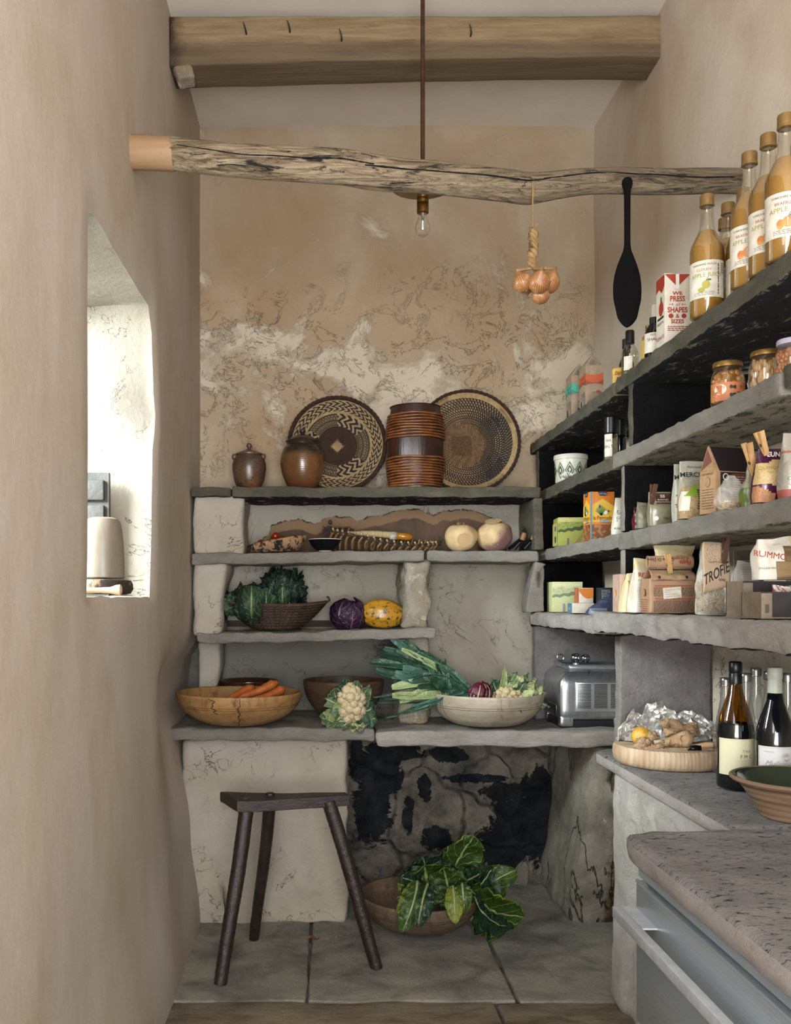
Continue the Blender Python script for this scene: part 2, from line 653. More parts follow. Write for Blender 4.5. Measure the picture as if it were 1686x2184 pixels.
vid, vs, fs, ms = {}, [], [], []
for i, y in enumerate(ys):
    for j, z in enumerate(zs):
        vid[i, j] = len(vs)
        Y = wy(i, z)
        edge = (i in (i0, i1) and j0 <= j <= j1) or (j in (j0, j1) and i0 <= i <= i1)
        vs.append((XL(Y, z) - (.010 if edge else 0), Y, z + (.006 * nz((y * 9, 0, 5)) if j in (j0, j1) and i0 <= i <= i1 else 0)))
for i in range(len(ys) - 1):
    for j in range(len(zs) - 1):
        if i0 <= i < i1 and j0 <= j < j1:
            continue
        fs.append((vid[i, j], vid[i + 1, j], vid[i + 1, j + 1], vid[i, j + 1]))
        ms.append(0)
ring = [(i, j0) for i in range(i0, i1)] + [(i1, j) for j in range(j0, j1)] + [(i, j1) for i in range(i1, i0, -1)] + [(i0, j) for j in range(j1, j0, -1)]
prev = [vid[q] for q in ring]
cy, cz = (WY0 + WY1) / 2, (WZ0 + WZ1) / 2
for dep in (.008, .03, .1, .2, .3, .42, .5):
    cur = []
    for (i, j) in ring:
        x, y, z = vs[vid[i, j]]
        k = min(1, dep / .1)
        y2 = y + (-.010 * nz((dep * 6, z * 5, 1)) - (.0 if i != i1 else .0)) * k
        if i in (i0, i1) and j0 < j < j1 or (i == i1 and j in (j0, j1)):
            flat = WY1 if i == i1 else WY0
            y2 = y + (flat - y) * smooth01(dep / .14) + .008 * nz((dep * 6, z * 5, 1)) * k
        z2 = z + (.010 * nz((dep * 6, y * 6, 4)) * k if j in (j0, j1) else 0)
        cur.append(len(vs))
        vs.append((-.54 - dep, y2, z2))
    for q in range(len(ring)):
        q2 = (q + 1) % len(ring)
        fs.append((prev[q], cur[q], cur[q2], prev[q2]))
        ms.append(1)
    prev = cur
mb.add(vs, fs, ms)
mb.build('wall_left', kind='structure', sharp=60)

# the window itself, at the outer end of the opening
WX = -1.03
mb = MB(M('window_paint', '#d8d4cb', '#cfcabf', rough=.5, bump=.1))
mb.box((WX - .03, WY0 - .02, WZ0 - .02), (WX + .02, WY0 + .04, WZ1 + .02))
mb.box((WX - .03, WY1 - .04, WZ0 - .02), (WX + .02, WY1 + .04, WZ1 + .02))
mb.box((WX - .03, WY0 + .04, WZ0 - .02), (WX + .02, WY1 - .04, WZ0 + .04))
mb.box((WX - .03, WY0 + .04, WZ1 - .04), (WX + .02, WY1 - .04, WZ1 + .02))
mb.box((WX - .02, (WY0 + WY1) / 2 - .012, WZ0 + .04), (WX + .01, (WY0 + WY1) / 2 + .012, WZ1 - .04))
mb.box((WX - .02, WY0 + .04, 1.71), (WX + .01, WY1 - .04, 1.73))
wf = mb.build('window_1', kind='structure')
mb = MB(thin_glass('window_glass', '#f4f8f8', .05, .0, .2))
mb.box((WX - .012, WY0 + .02, WZ0 + .02), (WX - .008, WY1 - .02, WZ1 - .02))
mb.build('window_glass', wf)


# back wall: upper wall, niches and the deep recess low down
def YB(x, z):
    y = 4.01
    if z < 1.145:
        y = 4.01 + .19 * (1 - smooth01((x - .30) / .06))
    y += .008 * nz((x * 2, z * 2, 9)) + .004 * nz((x * 9, z * 9, 2))
    return y


xs = axis_pts(-.66, 1.30, .035)
zs = axis_pts(.72, CEIL + .02, .035, (1.11, 1.14))
m_niche_shaded = plaster_mat('grey_niche_shaded', '#7b7870', '#68665f', streak=(1, 1, 1), warm='#6f6a5c', bump=.8, cdark='#55524b')  # low niche plaster, greyer and darker: its shade is put into the colour
mb = MB(m_wall_back, m_niche, m_niche_shaded)


def bw(u, v):
    i, j = int(round(u * (len(xs) - 1))), int(round(v * (len(zs) - 1)))
    return (xs[i], YB(xs[i], zs[j]), zs[j] + (0.012 * nz((xs[i] * 2.2, 0, 4)) if j == len(zs) - 1 else 0))


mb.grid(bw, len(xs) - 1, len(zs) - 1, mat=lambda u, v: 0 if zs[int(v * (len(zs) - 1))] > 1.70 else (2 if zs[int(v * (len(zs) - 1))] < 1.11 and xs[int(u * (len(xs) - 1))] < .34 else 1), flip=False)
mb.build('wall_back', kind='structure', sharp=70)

# right wall
mb = MB(m_wall_right, m_white)
yr = axis_pts(-1.3, 4.25, .05, (3.0, 2.75))
zr = axis_pts(-.02, CEIL + .02, .05, (1.13, 1.17, 1.21))
mb.grid(lambda u, v: (XR(yr[int(round(u * (len(yr) - 1)))], zr[int(round(v * (len(zr) - 1)))]), yr[int(round(u * (len(yr) - 1)))], zr[int(round(v * (len(zr) - 1)))]),
        len(yr) - 1, len(zr) - 1, mat=lambda u, v: 0 if v * len(zr) > zr.index(1.21) else 1, flip=True)
mb.build('wall_right', kind='structure', sharp=80)

# ceiling
mb = MB(m_ceil)
mb.grid(lambda u, v: (-.7 + 2.1 * u, -1.3 + 5.5 * v, CEIL + .006 * nz((u * 5, v * 9, 3)) + (.012 * nz((u * 6, 0, 8)) if v > .97 else 0)), 30, 70, flip=True)
mb.build('ceiling', kind='structure')

# limewashed rubble at the back of the recess under the counter
mb = MB(None)
t = NT('rubble_wall')
v = t.coords()
at_ = t.n('ShaderNodeAttribute')
at_.attribute_name = 'stone'
fac = t.ramp(t.math('ADD', at_.outputs['Fac'], t.math('MULTIPLY', t.math('SUBTRACT', t.noise(v, 8, 12, .75, .8), .5), 3.2)), .46, .56)
white = t.mix(t.ramp(t.noise(v, 5, 10, .72), .40, .62), '#847d70', '#4a4740')
vo = t.n('ShaderNodeTexVoronoi', feature='DISTANCE_TO_EDGE')
vo.inputs['Scale'].default_value = 4.2
mpv = t.n('ShaderNodeVectorMath', operation='ADD')
t.l(v, mpv.inputs[0])
nv = t.n('ShaderNodeTexNoise')
nv.inputs['Scale'].default_value = 5
t.l(v, nv.inputs['Vector'])
sv = t.n('ShaderNodeVectorMath', operation='SCALE')
sv.inputs['Scale'].default_value = .16
t.l(nv.outputs['Color'], sv.inputs[0])
t.l(sv.outputs[0], mpv.inputs[1])
t.l(mpv.outputs[0], vo.inputs['Vector'])
joint = t.math('MULTIPLY', t.ramp(vo.outputs['Distance'], .05, .0), t.ramp(t.noise(v, 9, 8, .7), .35, .6))
white = t.mix(t.math('MULTIPLY', joint, t.math('MULTIPLY', t.ramp(t.noise(v, 4, 4), .42, .55), .8)), white, '#24272a')
white = t.mix(t.math('MULTIPLY', t.ramp(t.noise(v, 14, 7, .75, .4), .62, .66), .8), white, '#2f4b50')
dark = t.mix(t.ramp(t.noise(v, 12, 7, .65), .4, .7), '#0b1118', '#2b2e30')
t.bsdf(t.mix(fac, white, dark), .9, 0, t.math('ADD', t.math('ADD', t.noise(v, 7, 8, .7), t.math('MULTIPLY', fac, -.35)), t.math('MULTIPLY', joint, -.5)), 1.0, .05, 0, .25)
mb.mats = [t.m]
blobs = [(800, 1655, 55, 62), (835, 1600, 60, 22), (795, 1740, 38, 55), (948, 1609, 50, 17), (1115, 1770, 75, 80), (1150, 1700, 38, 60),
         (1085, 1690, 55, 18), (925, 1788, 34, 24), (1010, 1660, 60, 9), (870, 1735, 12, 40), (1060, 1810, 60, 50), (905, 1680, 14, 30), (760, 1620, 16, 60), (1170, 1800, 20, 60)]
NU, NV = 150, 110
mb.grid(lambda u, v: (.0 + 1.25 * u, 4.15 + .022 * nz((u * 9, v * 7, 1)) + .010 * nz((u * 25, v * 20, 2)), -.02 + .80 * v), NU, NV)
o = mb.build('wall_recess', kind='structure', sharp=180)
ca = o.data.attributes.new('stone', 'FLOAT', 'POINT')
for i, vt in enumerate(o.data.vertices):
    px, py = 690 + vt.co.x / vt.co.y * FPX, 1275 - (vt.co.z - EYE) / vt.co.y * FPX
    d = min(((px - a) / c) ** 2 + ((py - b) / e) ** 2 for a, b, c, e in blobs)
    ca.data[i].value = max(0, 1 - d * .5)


def solid(name, lo, hi, m, label, cat, amp=.006, r=.012, res=.03, freq=8, seed=0, warp=None, group=None, matfn=None, mats=None, rot=(0, 0, 0)):
    mb = MB(*(mats or [m]))
    c = Vector(((lo[0] + hi[0]) / 2, (lo[1] + hi[1]) / 2, lo[2]))
    mb.rbox(Vector(lo) - c, Vector(hi) - c, r, res * .75, amp * 1.35, freq, 0, seed, (lambda p: Vector(warp(p + c)) - c) if warp else None, matfn)
    return mb.build(name, None, tuple(c), rot, label, cat, group, sharp=180 if amp > .004 else 50)


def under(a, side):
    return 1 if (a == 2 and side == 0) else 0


# ---- back shelving, stone slabs on limewashed masonry
G = 'stone slab shelves of the back alcove'
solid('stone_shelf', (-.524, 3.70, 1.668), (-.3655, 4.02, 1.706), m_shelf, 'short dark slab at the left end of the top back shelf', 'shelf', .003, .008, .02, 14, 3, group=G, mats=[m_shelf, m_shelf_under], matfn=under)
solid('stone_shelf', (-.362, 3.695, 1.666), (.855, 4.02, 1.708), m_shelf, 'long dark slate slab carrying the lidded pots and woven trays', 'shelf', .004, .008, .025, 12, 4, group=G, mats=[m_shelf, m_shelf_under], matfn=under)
solid('stone_shelf', (-.522, 3.695, 1.402), (.398, 4.02, 1.446), m_shelf_grey, 'grey brown slab under the tomato dish and cane basket', 'shelf', .004, .01, .025, 12, 5, group=G,
      warp=lambda p: (p[0], p[1], p[2] + .012 * smooth01((p[0] + .5) / 1.0)))
solid('stone_shelf', (.405, 3.695, 1.412), (.850, 4.02, 1.456), m_shelf_grey, 'short pale grey slab under the two swedes', 'shelf', .004, .01, .025, 12, 6, group=G)
solid('stone_shelf', (-.497, 3.69, 1.092), (.442, 4.02, 1.131), m_shelf_grey, 'rough slab with broken right end under wicker basket and squash', 'shelf', .006, .01, .025, 12, 7, group=G,
      warp=lambda p: (p[0], p[1], p[2] + .018 * smooth01((p[0] + .4) / .9)))
solid('stone_counter', (-.63, 3.585, .722), (.197, 4.19, .770), m_shelf_grey, 'grey brown stone slab forming the left half of the back worktop', 'worktop', .006, .014, .03, 9, 8,
      warp=lambda p: (p[0], p[1] + (.02 if p[1] < 3.7 else 0) * (1 - smooth01((p[0] - .12) / .08)) * 0, p[2]))
solid('stone_counter', (.203, 3.58, .700), (1.20, 4.00, .762), m_shelf_pale, 'thick pale stone slab forming the right half of the back worktop', 'worktop', .006, .014, .03, 9, 9,
      mats=[m_shelf_pale, m_shelf_grey], matfn=lambda a, s: 1 if (a == 2 and s == 1) else 0)

# masonry piers between the shelves
GP = 'limewashed masonry piers of the back alcove'
solid('masonry_pier', (-.520, 3.715, 1.438), (-.318, 4.0, 1.680), m_white, 'white plastered pier left of the tomato dish niche', 'pillar', .007, .02, .03, 9, 11, group=GP)
solid('masonry_pier', (-.520, 3.715, 1.120), (-.405, 4.0, 1.415), m_white, 'white plastered pier left of the cabbage basket niche', 'pillar', .007, .025, .03, 9, 12, group=GP,
      warp=lambda p: (p[0] + (.035 * smooth01((p[2] - 1.25) / .2) if p[0] > -.45 else 0), p[1], p[2]))
solid('masonry_pier', (-.527, 3.962, .772), (-.440, 4.19, 1.092), m_white, 'white plastered pier behind the pale wooden carrot bowl', 'pillar', .008, .02, .03, 9, 13, group=GP,
      warp=lambda p: (p[0] + (-.02 * smooth01((1.0 - p[2]) / .15) if p[0] > -.48 else 0), p[1], p[2]))
solid('masonry_pier', (.318, 3.72, 1.140), (.420, 4.0, 1.422), m_stone_pier, 'rough pale stone pier right of the yellow squash', 'pillar', .014, .02, .022, 13, 14, group=GP)
solid('masonry_pier', (.298, 3.76, .760), (.425, 4.0, 1.118), m_stone_pier, 'lower rough stone pier behind the leek leaves', 'pillar', .016, .02, .025, 10, 15, group=GP)
solid('stone_block', (-.559, 3.675, -.01), (.092, 4.16, .722), m_white, 'low limewashed wall under the worktop behind the wooden stool', 'wall block', .012, .02, .035, 5, 16,
      warp=lambda p: (p[0] + (.045 * (1 - smooth01(p[2] / .35)) if p[0] < -.4 else 0), p[1] - .012 * (1 - smooth01(p[2] / .5)), p[2]))
t = NT('leaning_slab')
v = t.coords()
sp_ = t.n('ShaderNodeSeparateXYZ')
t.l(v, sp_.inputs[0])
wht = t.mix(t.ramp(t.noise(v, 5, 10, .72), .38, .62), '#a8a193', '#7d776a')
brn = t.mix(t.ramp(t.noise(v, 9, 9, .75), .40, .62), '#7a6746', '#4e4433')
fx = t.math('ADD', t.math('ADD', sp_.outputs[0], t.math('MULTIPLY', sp_.outputs[2], -.12)), t.math('MULTIPLY', t.math('SUBTRACT', t.noise(v, 6, 12, .75, .5), .5), .30))
col = t.mix(t.ramp(fx, -.02, .01), wht, brn)
col = t.mix(t.ramp(t.noise(v, 11, 12, .78, .3), .60, .63), col, '#bdb6a8')
ck_ = t.ramp(t.math('ABSOLUTE', t.math('SUBTRACT', t.noise(t.coords((1, 1, .35)), 1.8, 7, .55, .6), .5)), .006, .0)
col = t.mix(t.math('MULTIPLY', ck_, .85), col, '#1d1c1a')
t.bsdf(col, .9, 0, t.math('ADD', t.noise(v, 12, 10, .75), t.math('MULTIPLY', ck_, -.6)), 1.0, .03, 0, .2)
m_lean = t.m
solid('leaning_stone_slab', (.99, 3.60, -.01), (1.20, 4.15, .700), m_lean, 'leaning rough stone slab right of the dark recess', 'stone slab', .016, .03, .035, 5, 17,
      warp=lambda p: (p[0] + (.07 * smooth01(p[2] / .7) - .03 if p[0] < 1.09 else 0), p[1] + .06 * (1 - smooth01(p[2] / .2)), p[2]))

# ---- right-hand shelves run towards the camera
GR = 'slate slab shelves along the right wall'
XE = .88


def rshelf(y0, y1, zt, th, m, mu, label, seed, x0=XE, x1=1.155, amp=.003):
    return solid('stone_shelf', (x0, y0, zt - th), (x1, y1, zt), m, label, 'shelf', amp, .007, .024, 20, seed, group=GR, mats=[m, mu], matfn=under)


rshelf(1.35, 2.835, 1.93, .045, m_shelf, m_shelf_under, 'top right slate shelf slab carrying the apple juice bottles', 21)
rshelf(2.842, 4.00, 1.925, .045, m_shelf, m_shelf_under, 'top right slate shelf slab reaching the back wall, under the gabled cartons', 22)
rshelf(1.35, 1.80, 1.715, .045, m_shelf, m_shelf_pale_under, 'slate slab end right of the two nut jars', 23)
rshelf(1.812, 2.865, 1.707, .045, m_shelf_grey, m_shelf_pale_under, 'grey slab shelf under the nut jars with flaking underside', 24)
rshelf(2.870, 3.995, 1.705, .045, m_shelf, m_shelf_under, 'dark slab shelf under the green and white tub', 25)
rshelf(1.35, 2.80, 1.463, .05, m_shelf_grey, m_shelf_pale_under, 'grey slab shelf under the quinoa bag and open pouches', 26)
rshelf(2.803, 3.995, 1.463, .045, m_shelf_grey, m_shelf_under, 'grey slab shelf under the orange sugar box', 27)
rshelf(1.35, 2.91, 1.225, .058, m_shelf_pale, m_shelf_under, 'thick pale slab shelf under the pasta bags', 28, x0=.832, amp=.0045)
solid('stone_shelf', (.826, 2.915, 1.155), (1.155, 3.995, 1.21), m_shelf_pale, 'pale slab shelf with rounded corner under the landscape box', 'shelf', .007, .02, .03, 8, 29, group=GR,
      mats=[m_shelf_pale, m_shelf_under], matfn=under, warp=lambda p: (p[0] + (.012 * (1 - smooth01((p[1] - 3.0) / .55)) if p[0] < 1 else 0), p[1] if p[1] < 3.6 or p[0] > .95 else min(p[1], 3.74 + (p[0] - .82) * 2), p[2]))

GD = 'upright slate dividers between the right-hand shelves'


def divider(x0, x1, y0, y1, z0, z1, m, label, seed, amp=.004, warp=None, mats=None, matfn=None):
    return solid('stone_divider', (x0, y0, z0), (x1, y1, z1), m, label, 'divider', amp, .006, .03, 10, seed, group=GD, warp=warp, mats=mats, matfn=matfn)


edge = lambda a, s: 1 if (a == 0 and s == 0) else 0
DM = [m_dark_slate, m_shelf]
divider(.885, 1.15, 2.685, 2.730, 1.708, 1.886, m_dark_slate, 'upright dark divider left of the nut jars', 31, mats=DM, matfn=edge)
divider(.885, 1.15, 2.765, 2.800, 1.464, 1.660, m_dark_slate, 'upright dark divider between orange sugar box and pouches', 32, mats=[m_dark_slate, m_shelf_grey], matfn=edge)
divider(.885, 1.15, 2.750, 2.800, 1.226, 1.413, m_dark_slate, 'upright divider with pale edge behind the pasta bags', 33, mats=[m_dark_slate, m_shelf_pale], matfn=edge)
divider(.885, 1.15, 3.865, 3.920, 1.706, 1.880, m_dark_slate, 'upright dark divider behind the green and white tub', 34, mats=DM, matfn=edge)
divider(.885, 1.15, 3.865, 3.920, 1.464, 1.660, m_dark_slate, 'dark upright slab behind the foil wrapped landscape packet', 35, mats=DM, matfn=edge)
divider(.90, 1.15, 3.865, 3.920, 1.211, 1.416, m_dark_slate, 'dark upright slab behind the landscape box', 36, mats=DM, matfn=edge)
divider(.830, .866, 3.70, 3.99, 1.458, 1.665, m_shelf, 'upright slab closing the right end of the swede niche', 37)
divider(.800, .868, 3.695, 3.80, 1.212, 1.411, m_shelf_grey, 'short leaning upright stone with bright face below the swede shelf', 38, amp=.007,
        warp=lambda p: (p[0] + (.035 * smooth01((p[2] - 1.22) / .2) if p[0] < .84 else 0), p[1], p[2]))
divider(.949, 1.24, 3.0, 3.062, .771, 1.152, m_grey_slate, 'broad grey slate upright behind the chopping board', 39, mats=[m_grey_slate, m_shelf_grey], matfn=edge)
divider(.885, 1.235, 3.925, 3.985, .764, 1.154, m_grey_slate, 'grey slate upright behind the steel appliance', 40)

# ---- right-hand worktop and its base
m_pier_rough = stone_mat('worktop_pier', '#cbc6bf', '#b9b2a8', fleck='#8f877b', fl=(.60, .64), stretch=(1, 1, 1), bump=1.6, scale=5)
solid('worktop_pier', (.925, 1.95, -.01), (1.24, 3.02, .726), m_pier_rough, 'crumbling white pier carrying the right-hand worktop', 'wall block', .007, .03, .018, 7, 41,
      warp=lambda p: (p[0] + (-.015 * (1 - smooth01(p[2] / .35)) + (.016 * nz((p[1] * 26, p[2] * 26, 3)) + .010 * abs(nz((p[1] * 60, p[2] * 60, 5))) + .012) * smooth01((2.86 + .03 * nz((p[2] * 12, 1, 1)) - p[1]) / .03) if p[0] < 1.05 else 0), p[1], p[2]))


def prism_slab(name, outline, z0, z1, m, label, cat, seed, amp=.006, res=.03):
    """a slab of arbitrary outline, rounded edges, roughened"""
    mb = MB(*m)
    pts = []
    n = len(outline)
    for i in range(n):
        a, b = Vector(outline[i]), Vector(outline[(i + 1) % n])
        k = max(1, int((b - a).length / res))
        pts += [a + (b - a) * j / k for j in range(k)]
    N = len(pts)
    cx = sum((p.x for p in pts)) / N
    cy = sum((p.y for p in pts)) / N
    vs = []

    def inset(d, z, s):
        for i, p in enumerate(pts):
            t = (pts[(i + 1) % N] - pts[i - 1]).normalized()
            nrm = Vector((t.y, -t.x))
            q = p - nrm * d
            w = amp * nz((q.x * 12, q.y * 12, z * 30), s) + amp * .5 * nz((q.x * 40, q.y * 40, z * 60), s)
            vs.append((q.x - cx + nrm.x * w, q.y - cy + nrm.y * w, z - z0 + w * .3))
    rings = [(.012, z0), (.002, z0 + .008), (0, (z0 + z1) / 2), (.002, z1 - .008), (.008, z1 - .001), (.03, z1)]
    for d, z in rings:
        inset(d, z, seed)
    fs, ms = [], []
    for r_ in range(len(rings) - 1):
        for i in range(N):
            j = (i + 1) % N
            fs.append((r_ * N + i, r_ * N + j, (r_ + 1) * N + j, (r_ + 1) * N + i))
            ms.append(0 if r_ >= 3 else 1)
    fs.append(tuple((len(rings) - 1) * N + i for i in range(N)))
    ms.append(0)
    fs.append(tuple(range(N))[::-1])
    ms.append(1)
    mb.add(vs, fs, ms)
    return mb.build(name, None, (cx, cy, z0), label=label, cat=cat, sharp=60)


m_counter_edge = stone_mat('counter_edge', '#beb6af', '#aba29a', fleck='#c5beb6', fl=(.62, .7), stretch=(1, 1, 2), bump=1.2, scale=9)
m_counter2 = stone_mat('counter_stone_near', '#918e8c', '#b0a9a5', fleck='#b5aaa3', fl=(.58, .66), stretch=(1, 2.6, 1), bump=1.2, scale=7, veins='#2a2e33')
prism_slab('stone_worktop', [(.885, 2.035), (1.28, 2.035), (1.23, 2.99), (1.22, 3.10), (.93, 3.10), (.885, 3.05)], .727, .772, [m_counter, m_counter_edge],
           'long grey stone worktop slab under chopping board, bottles and bowl', 'worktop', 5)
prism_slab('stone_worktop', [(.632, .9), (1.28, .9), (1.28, 2.025), (.70, 2.02), (.642, 1.985), (.630, 1.92)], .720, .770, [m_counter2, m_counter_edge],
           'nearer speckled grey stone worktop slab above the steel drawers', 'worktop', 6, amp=.008)

# ---- beams
t = NT('old_beam')
v = t.coords((.5, 7, 7))
col = t.mix(t.ramp(t.noise(v, 5, 10, .75, .4), .35, .65), '#8f7c61', '#6f5b42')
col = t.mix(t.math('MULTIPLY', t.ramp(t.noise(t.coords((.8, 14, 14)), 8, 9, .8), .55, .65), .6), col, '#5d4a34')
sx = t.n('ShaderNodeSeparateXYZ')
t.l(t.coords(), sx.inputs[0])
end = t.ramp(t.math('ADD', sx.outputs[0], t.math('MULTIPLY', t.noise(t.coords((1, 1, 1)), 9, 7, .7), .12)), -.725, -.775)
col = t.mix(end, col, '#2d1c12')
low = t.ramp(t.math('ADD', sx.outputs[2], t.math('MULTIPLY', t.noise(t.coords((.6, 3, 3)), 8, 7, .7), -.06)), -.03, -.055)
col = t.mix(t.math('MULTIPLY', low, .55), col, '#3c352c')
t.bsdf(col, .85, 0, t.noise(v, 16, 7, .7), .5, .006, 0, .2)
bm_len = (XL(3.25, 3.15) - .0, XR(3.25, 3.15))
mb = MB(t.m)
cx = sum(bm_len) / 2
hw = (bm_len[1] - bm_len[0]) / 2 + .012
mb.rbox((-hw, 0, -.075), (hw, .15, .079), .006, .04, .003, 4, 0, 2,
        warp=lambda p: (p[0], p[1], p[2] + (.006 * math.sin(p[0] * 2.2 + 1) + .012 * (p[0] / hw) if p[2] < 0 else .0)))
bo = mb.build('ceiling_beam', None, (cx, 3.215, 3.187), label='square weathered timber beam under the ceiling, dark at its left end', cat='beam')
for i, (px, py) in enumerate(((525, 74), (618, 70), (728, 88), (1003, 78))):
    nb = MB(M('rusty_iron', '#4a443c', '#2a2723', 30, rough=.6, metal=.6, bump=.3))
    p = at(px, py, 3.215) - Vector((cx, 3.215, 3.187))
    nb.tube([p + Vector((0, .02, 0)), p + Vector((.0, -.018, .002)), p + Vector((-.004, -.03, .012)), p + Vector((-.008, -.028, .026))], [.003, .003, .0025, .0015], 6)
    nb.build('nail', bo, label='bent iron nail')
mb = MB(m_stone_pier)
mb.rbox((-.035, -.03, -.055), (.03, .04, .0), .012, .012, .01, 18, 0, 4, warp=lambda p: (p[0] + p[2] * -.3, p[1], p[2]))
mb.build('corner_stone', None, (-.487, 3.25, 3.108), label='small rough stone wedged under the left end of the beam', cat='stone')

# rustic pole
t = NT('driftwood')
v = t.coords((.7, 7, 7))
col = t.mix(t.ramp(t.noise(v, 9, 10, .78, .8), .40, .60), '#bba98c', '#6a5841')
col = t.mix(t.ramp(t.noise(t.coords((.8, 6, 6)), 7, 12, .8, 1.0), .53, .58), col, '#262523')
sx = t.n('ShaderNodeSeparateXYZ')
t.l(t.coords(), sx.inputs[0])
top = t.ramp(t.math('ADD', sx.outputs[2], t.math('MULTIPLY', t.noise(v, 7, 6, .7), .05)), .02, .05)
rt = t.math('MULTIPLY', t.ramp(sx.outputs[0], -.2, .7), .55)
col = t.mix(rt, col, t.mix(t.ramp(t.noise(v, 12, 8, .7), .4, .6), '#2b2d2b', '#6f614b'))
t.bsdf(col, .85, 0, t.noise(v, 22, 8, .75), 1.0, .01, 0, .25)
PY = 2.60
ctr = [(366, 327, 34), (420, 334, 34), (520, 344, 34), (620, 350, 35), (720, 355, 36), (780, 364, 37), (850, 373, 34), (930, 379, 34), (1010, 388, 33), (1090, 398, 32), (1130, 402, 31),
       (1180, 396, 28), (1240, 388, 27), (1320, 385, 27), (1420, 387, 27), (1500, 386, 26), (1578, 386, 26)]
mb = MB(t.m, M('crack_dark', '#0c0b0a', rough=1, bump=0))
ppts = [at(a, b, PY + .02 * math.sin(a * .009)) for a, b, _ in ctr]
org = Vector((.26, PY, 2.44))
pl = curve3([p - org for p in ppts], 110)
rl = []
for i in range(111):
    k = i / 110 * (len(ctr) - 1)
    a = min(int(k), len(ctr) - 2)
    rl.append((ctr[a][2] * (1 - k + a) + ctr[a + 1][2] * (k - a)) / FPX * PY)
NS = 26


def pole(u, v):
    i = int(round(u * 110))
    p = pl[i]
    a = 2 * PI * v
    q = rl[i] * (1 + .07 * nz((p.x * 5, math.cos(a) * .9, math.sin(a) * .9), 3) + .03 * nz((p.x * 14, math.cos(a) * 3, math.sin(a) * 3), 5))
    # a split running along the front
    aa = (a - (1.5 * PI + .15 * math.sin(p.x * 5))) % (2 * PI)
    d = min(aa, 2 * PI - aa)
    if d < .10:
        q *= .92
    return p + Vector((0, math.sin(a + .0) * q, math.cos(a) * 0)) * 1 + Vector((0, 0, math.cos(a) * q))


# crack faces near the front (a = 1.5 pi) get the dark material
mb.grid(lambda u, v: pole(u, v), 110, 64, mat=lambda u, v: 0, cv=True)
po = mb.build('rustic_pole', None, tuple(org), label='crooked old wooden pole spanning the room under the beam', cat='pole', sharp=60)
mb = MB(M('new_pine', '#977b5c', '#866748', 5, rough=.6, bump=.15, bscale=30, stretch=(.4, 4, 4)))
x0 = XL(PY, 2.5) - org.x
e = pl[0]
mb.tube([(x0 - .006, e.y, e.z + .003), (x0 + .05, e.y, e.z + .001), (e.x - .003, e.y, e.z - .002), (e.x + .006, e.y, e.z - .002)], [.046, .0455, .0455, .0455], 32)
mb.build('pine_end_piece', po, label='newer pale pine end piece')
# the split itself, a thin dark seam set into the pole
mb = MB(MATS['crack_dark'])
for s0, s1, off in ((2, 36, .004), (34, 74, -.002), (72, 108, .002)):
    vs, fs = [], []
    n = s1 - s0
    for i in range(n + 1):
        p = pl[s0 + i]
        w = (.0004 + .0022 * abs(nz((i * .6, s0, 1)))) * min(1, i / 4, (n - i) / 4 + .05)
        zc = p.z + off + .006 * nz((p.x * 7, 2, s0)) + .006 * math.sin(p.x * 5)
        rr = rl[s0 + i] * 1.0
        for sgn in (-1, 1):
            z_ = zc + sgn * w
            vs.append((p.x, p.y - rr * 1.04 - .001, z_))
            vs.append((p.x, p.y - rr * .7, z_))
        if i:
            b = (i - 1) * 4
            fs += [(b, b + 4, b + 6, b + 2), (b, b + 1, b + 5, b + 4), (b + 2, b + 6, b + 7, b + 3)]
    mb.add(vs, fs)
mb.build('split', po, label='long dark split along the front')

# ------------------------------------------------------------------ hanging things
brass = M('aged_brass', '#8a6a38', '#6e5128', 20, rough=.35, metal=.9, bump=.08, bscale=120)
dark_rod = M('bronze_rod', '#4c3524', '#3b281b', 20, rough=.5, metal=.5, bump=.05)
clear = thin_glass('clear_glass', '#ffffff', .06, .02, .45)
YP = 2.93
pend = thing('pendant_lamp', 'slim bronze rod pendant with brass disc and bare clear bulb', 'lamp', (at(901, 400, YP).x, YP, CEIL))


def zl(py, Y=YP):
    return EYE - (py - 1275) / FPX * Y


mb = MB(dark_rod)
mb.tube([(0, 0, .0), (0, 0, zl(392) - CEIL)], .0068, 14)
mb.lathe([(.045, -.02), (.05, -.016), (.05, -.001), (.03, 0)], seg=32)
mb.build('rod', pend)
mb = MB(brass)
mb.lathe([(.001, zl(399) - CEIL), (.098, zl(397.5) - CEIL), (.1, zl(397) - CEIL), (.098, zl(396) - CEIL), (.001, zl(395) - CEIL)], seg=64)
mb.build('disc_shade', pend)
mb = MB(brass)
z0 = zl(455) - CEIL
mb.lathe([(.014, z0), (.0185, z0 + .001), (.0185, z0 + .030), (.0178, z0 + .031), (.0178, z0 + .033), (.0185, z0 + .034), (.0185, z0 + .045), (.0178, z0 + .046), (.0178, z0 + .047), (.0185, z0 + .048), (.0185, z0 + .068), (.015, z0 + .071), (.0055, z0 + .072), (.0055, z0 + .085)], seg=32)
mb.build('lamp_holder', pend)
mb = MB(clear, M('bulb_metal', '#9a9690', rough=.3, metal=.9, bump=0))
b0 = zl(505) - CEIL
H = z0 - b0
mb.lathe([(.001, b0), (.010, b0 + .0015), (.018, b0 + .007), (.0235, b0 + .017), (.0245, b0 + .027), (.0225, b0 + .038), (.017, b0 + .052), (.0135, b0 + .062), (.0128, z0 + .004)], seg=32)
mb.tube([(0, 0, z0), (0, 0, z0 - .018)], [.006, .003], 10, 1)
for sx_ in (-1, 1):
    mb.tube([(sx_ * .002, 0, z0 - .015), (sx_ * .006, 0, z0 - .033)], .0006, 5, 1)
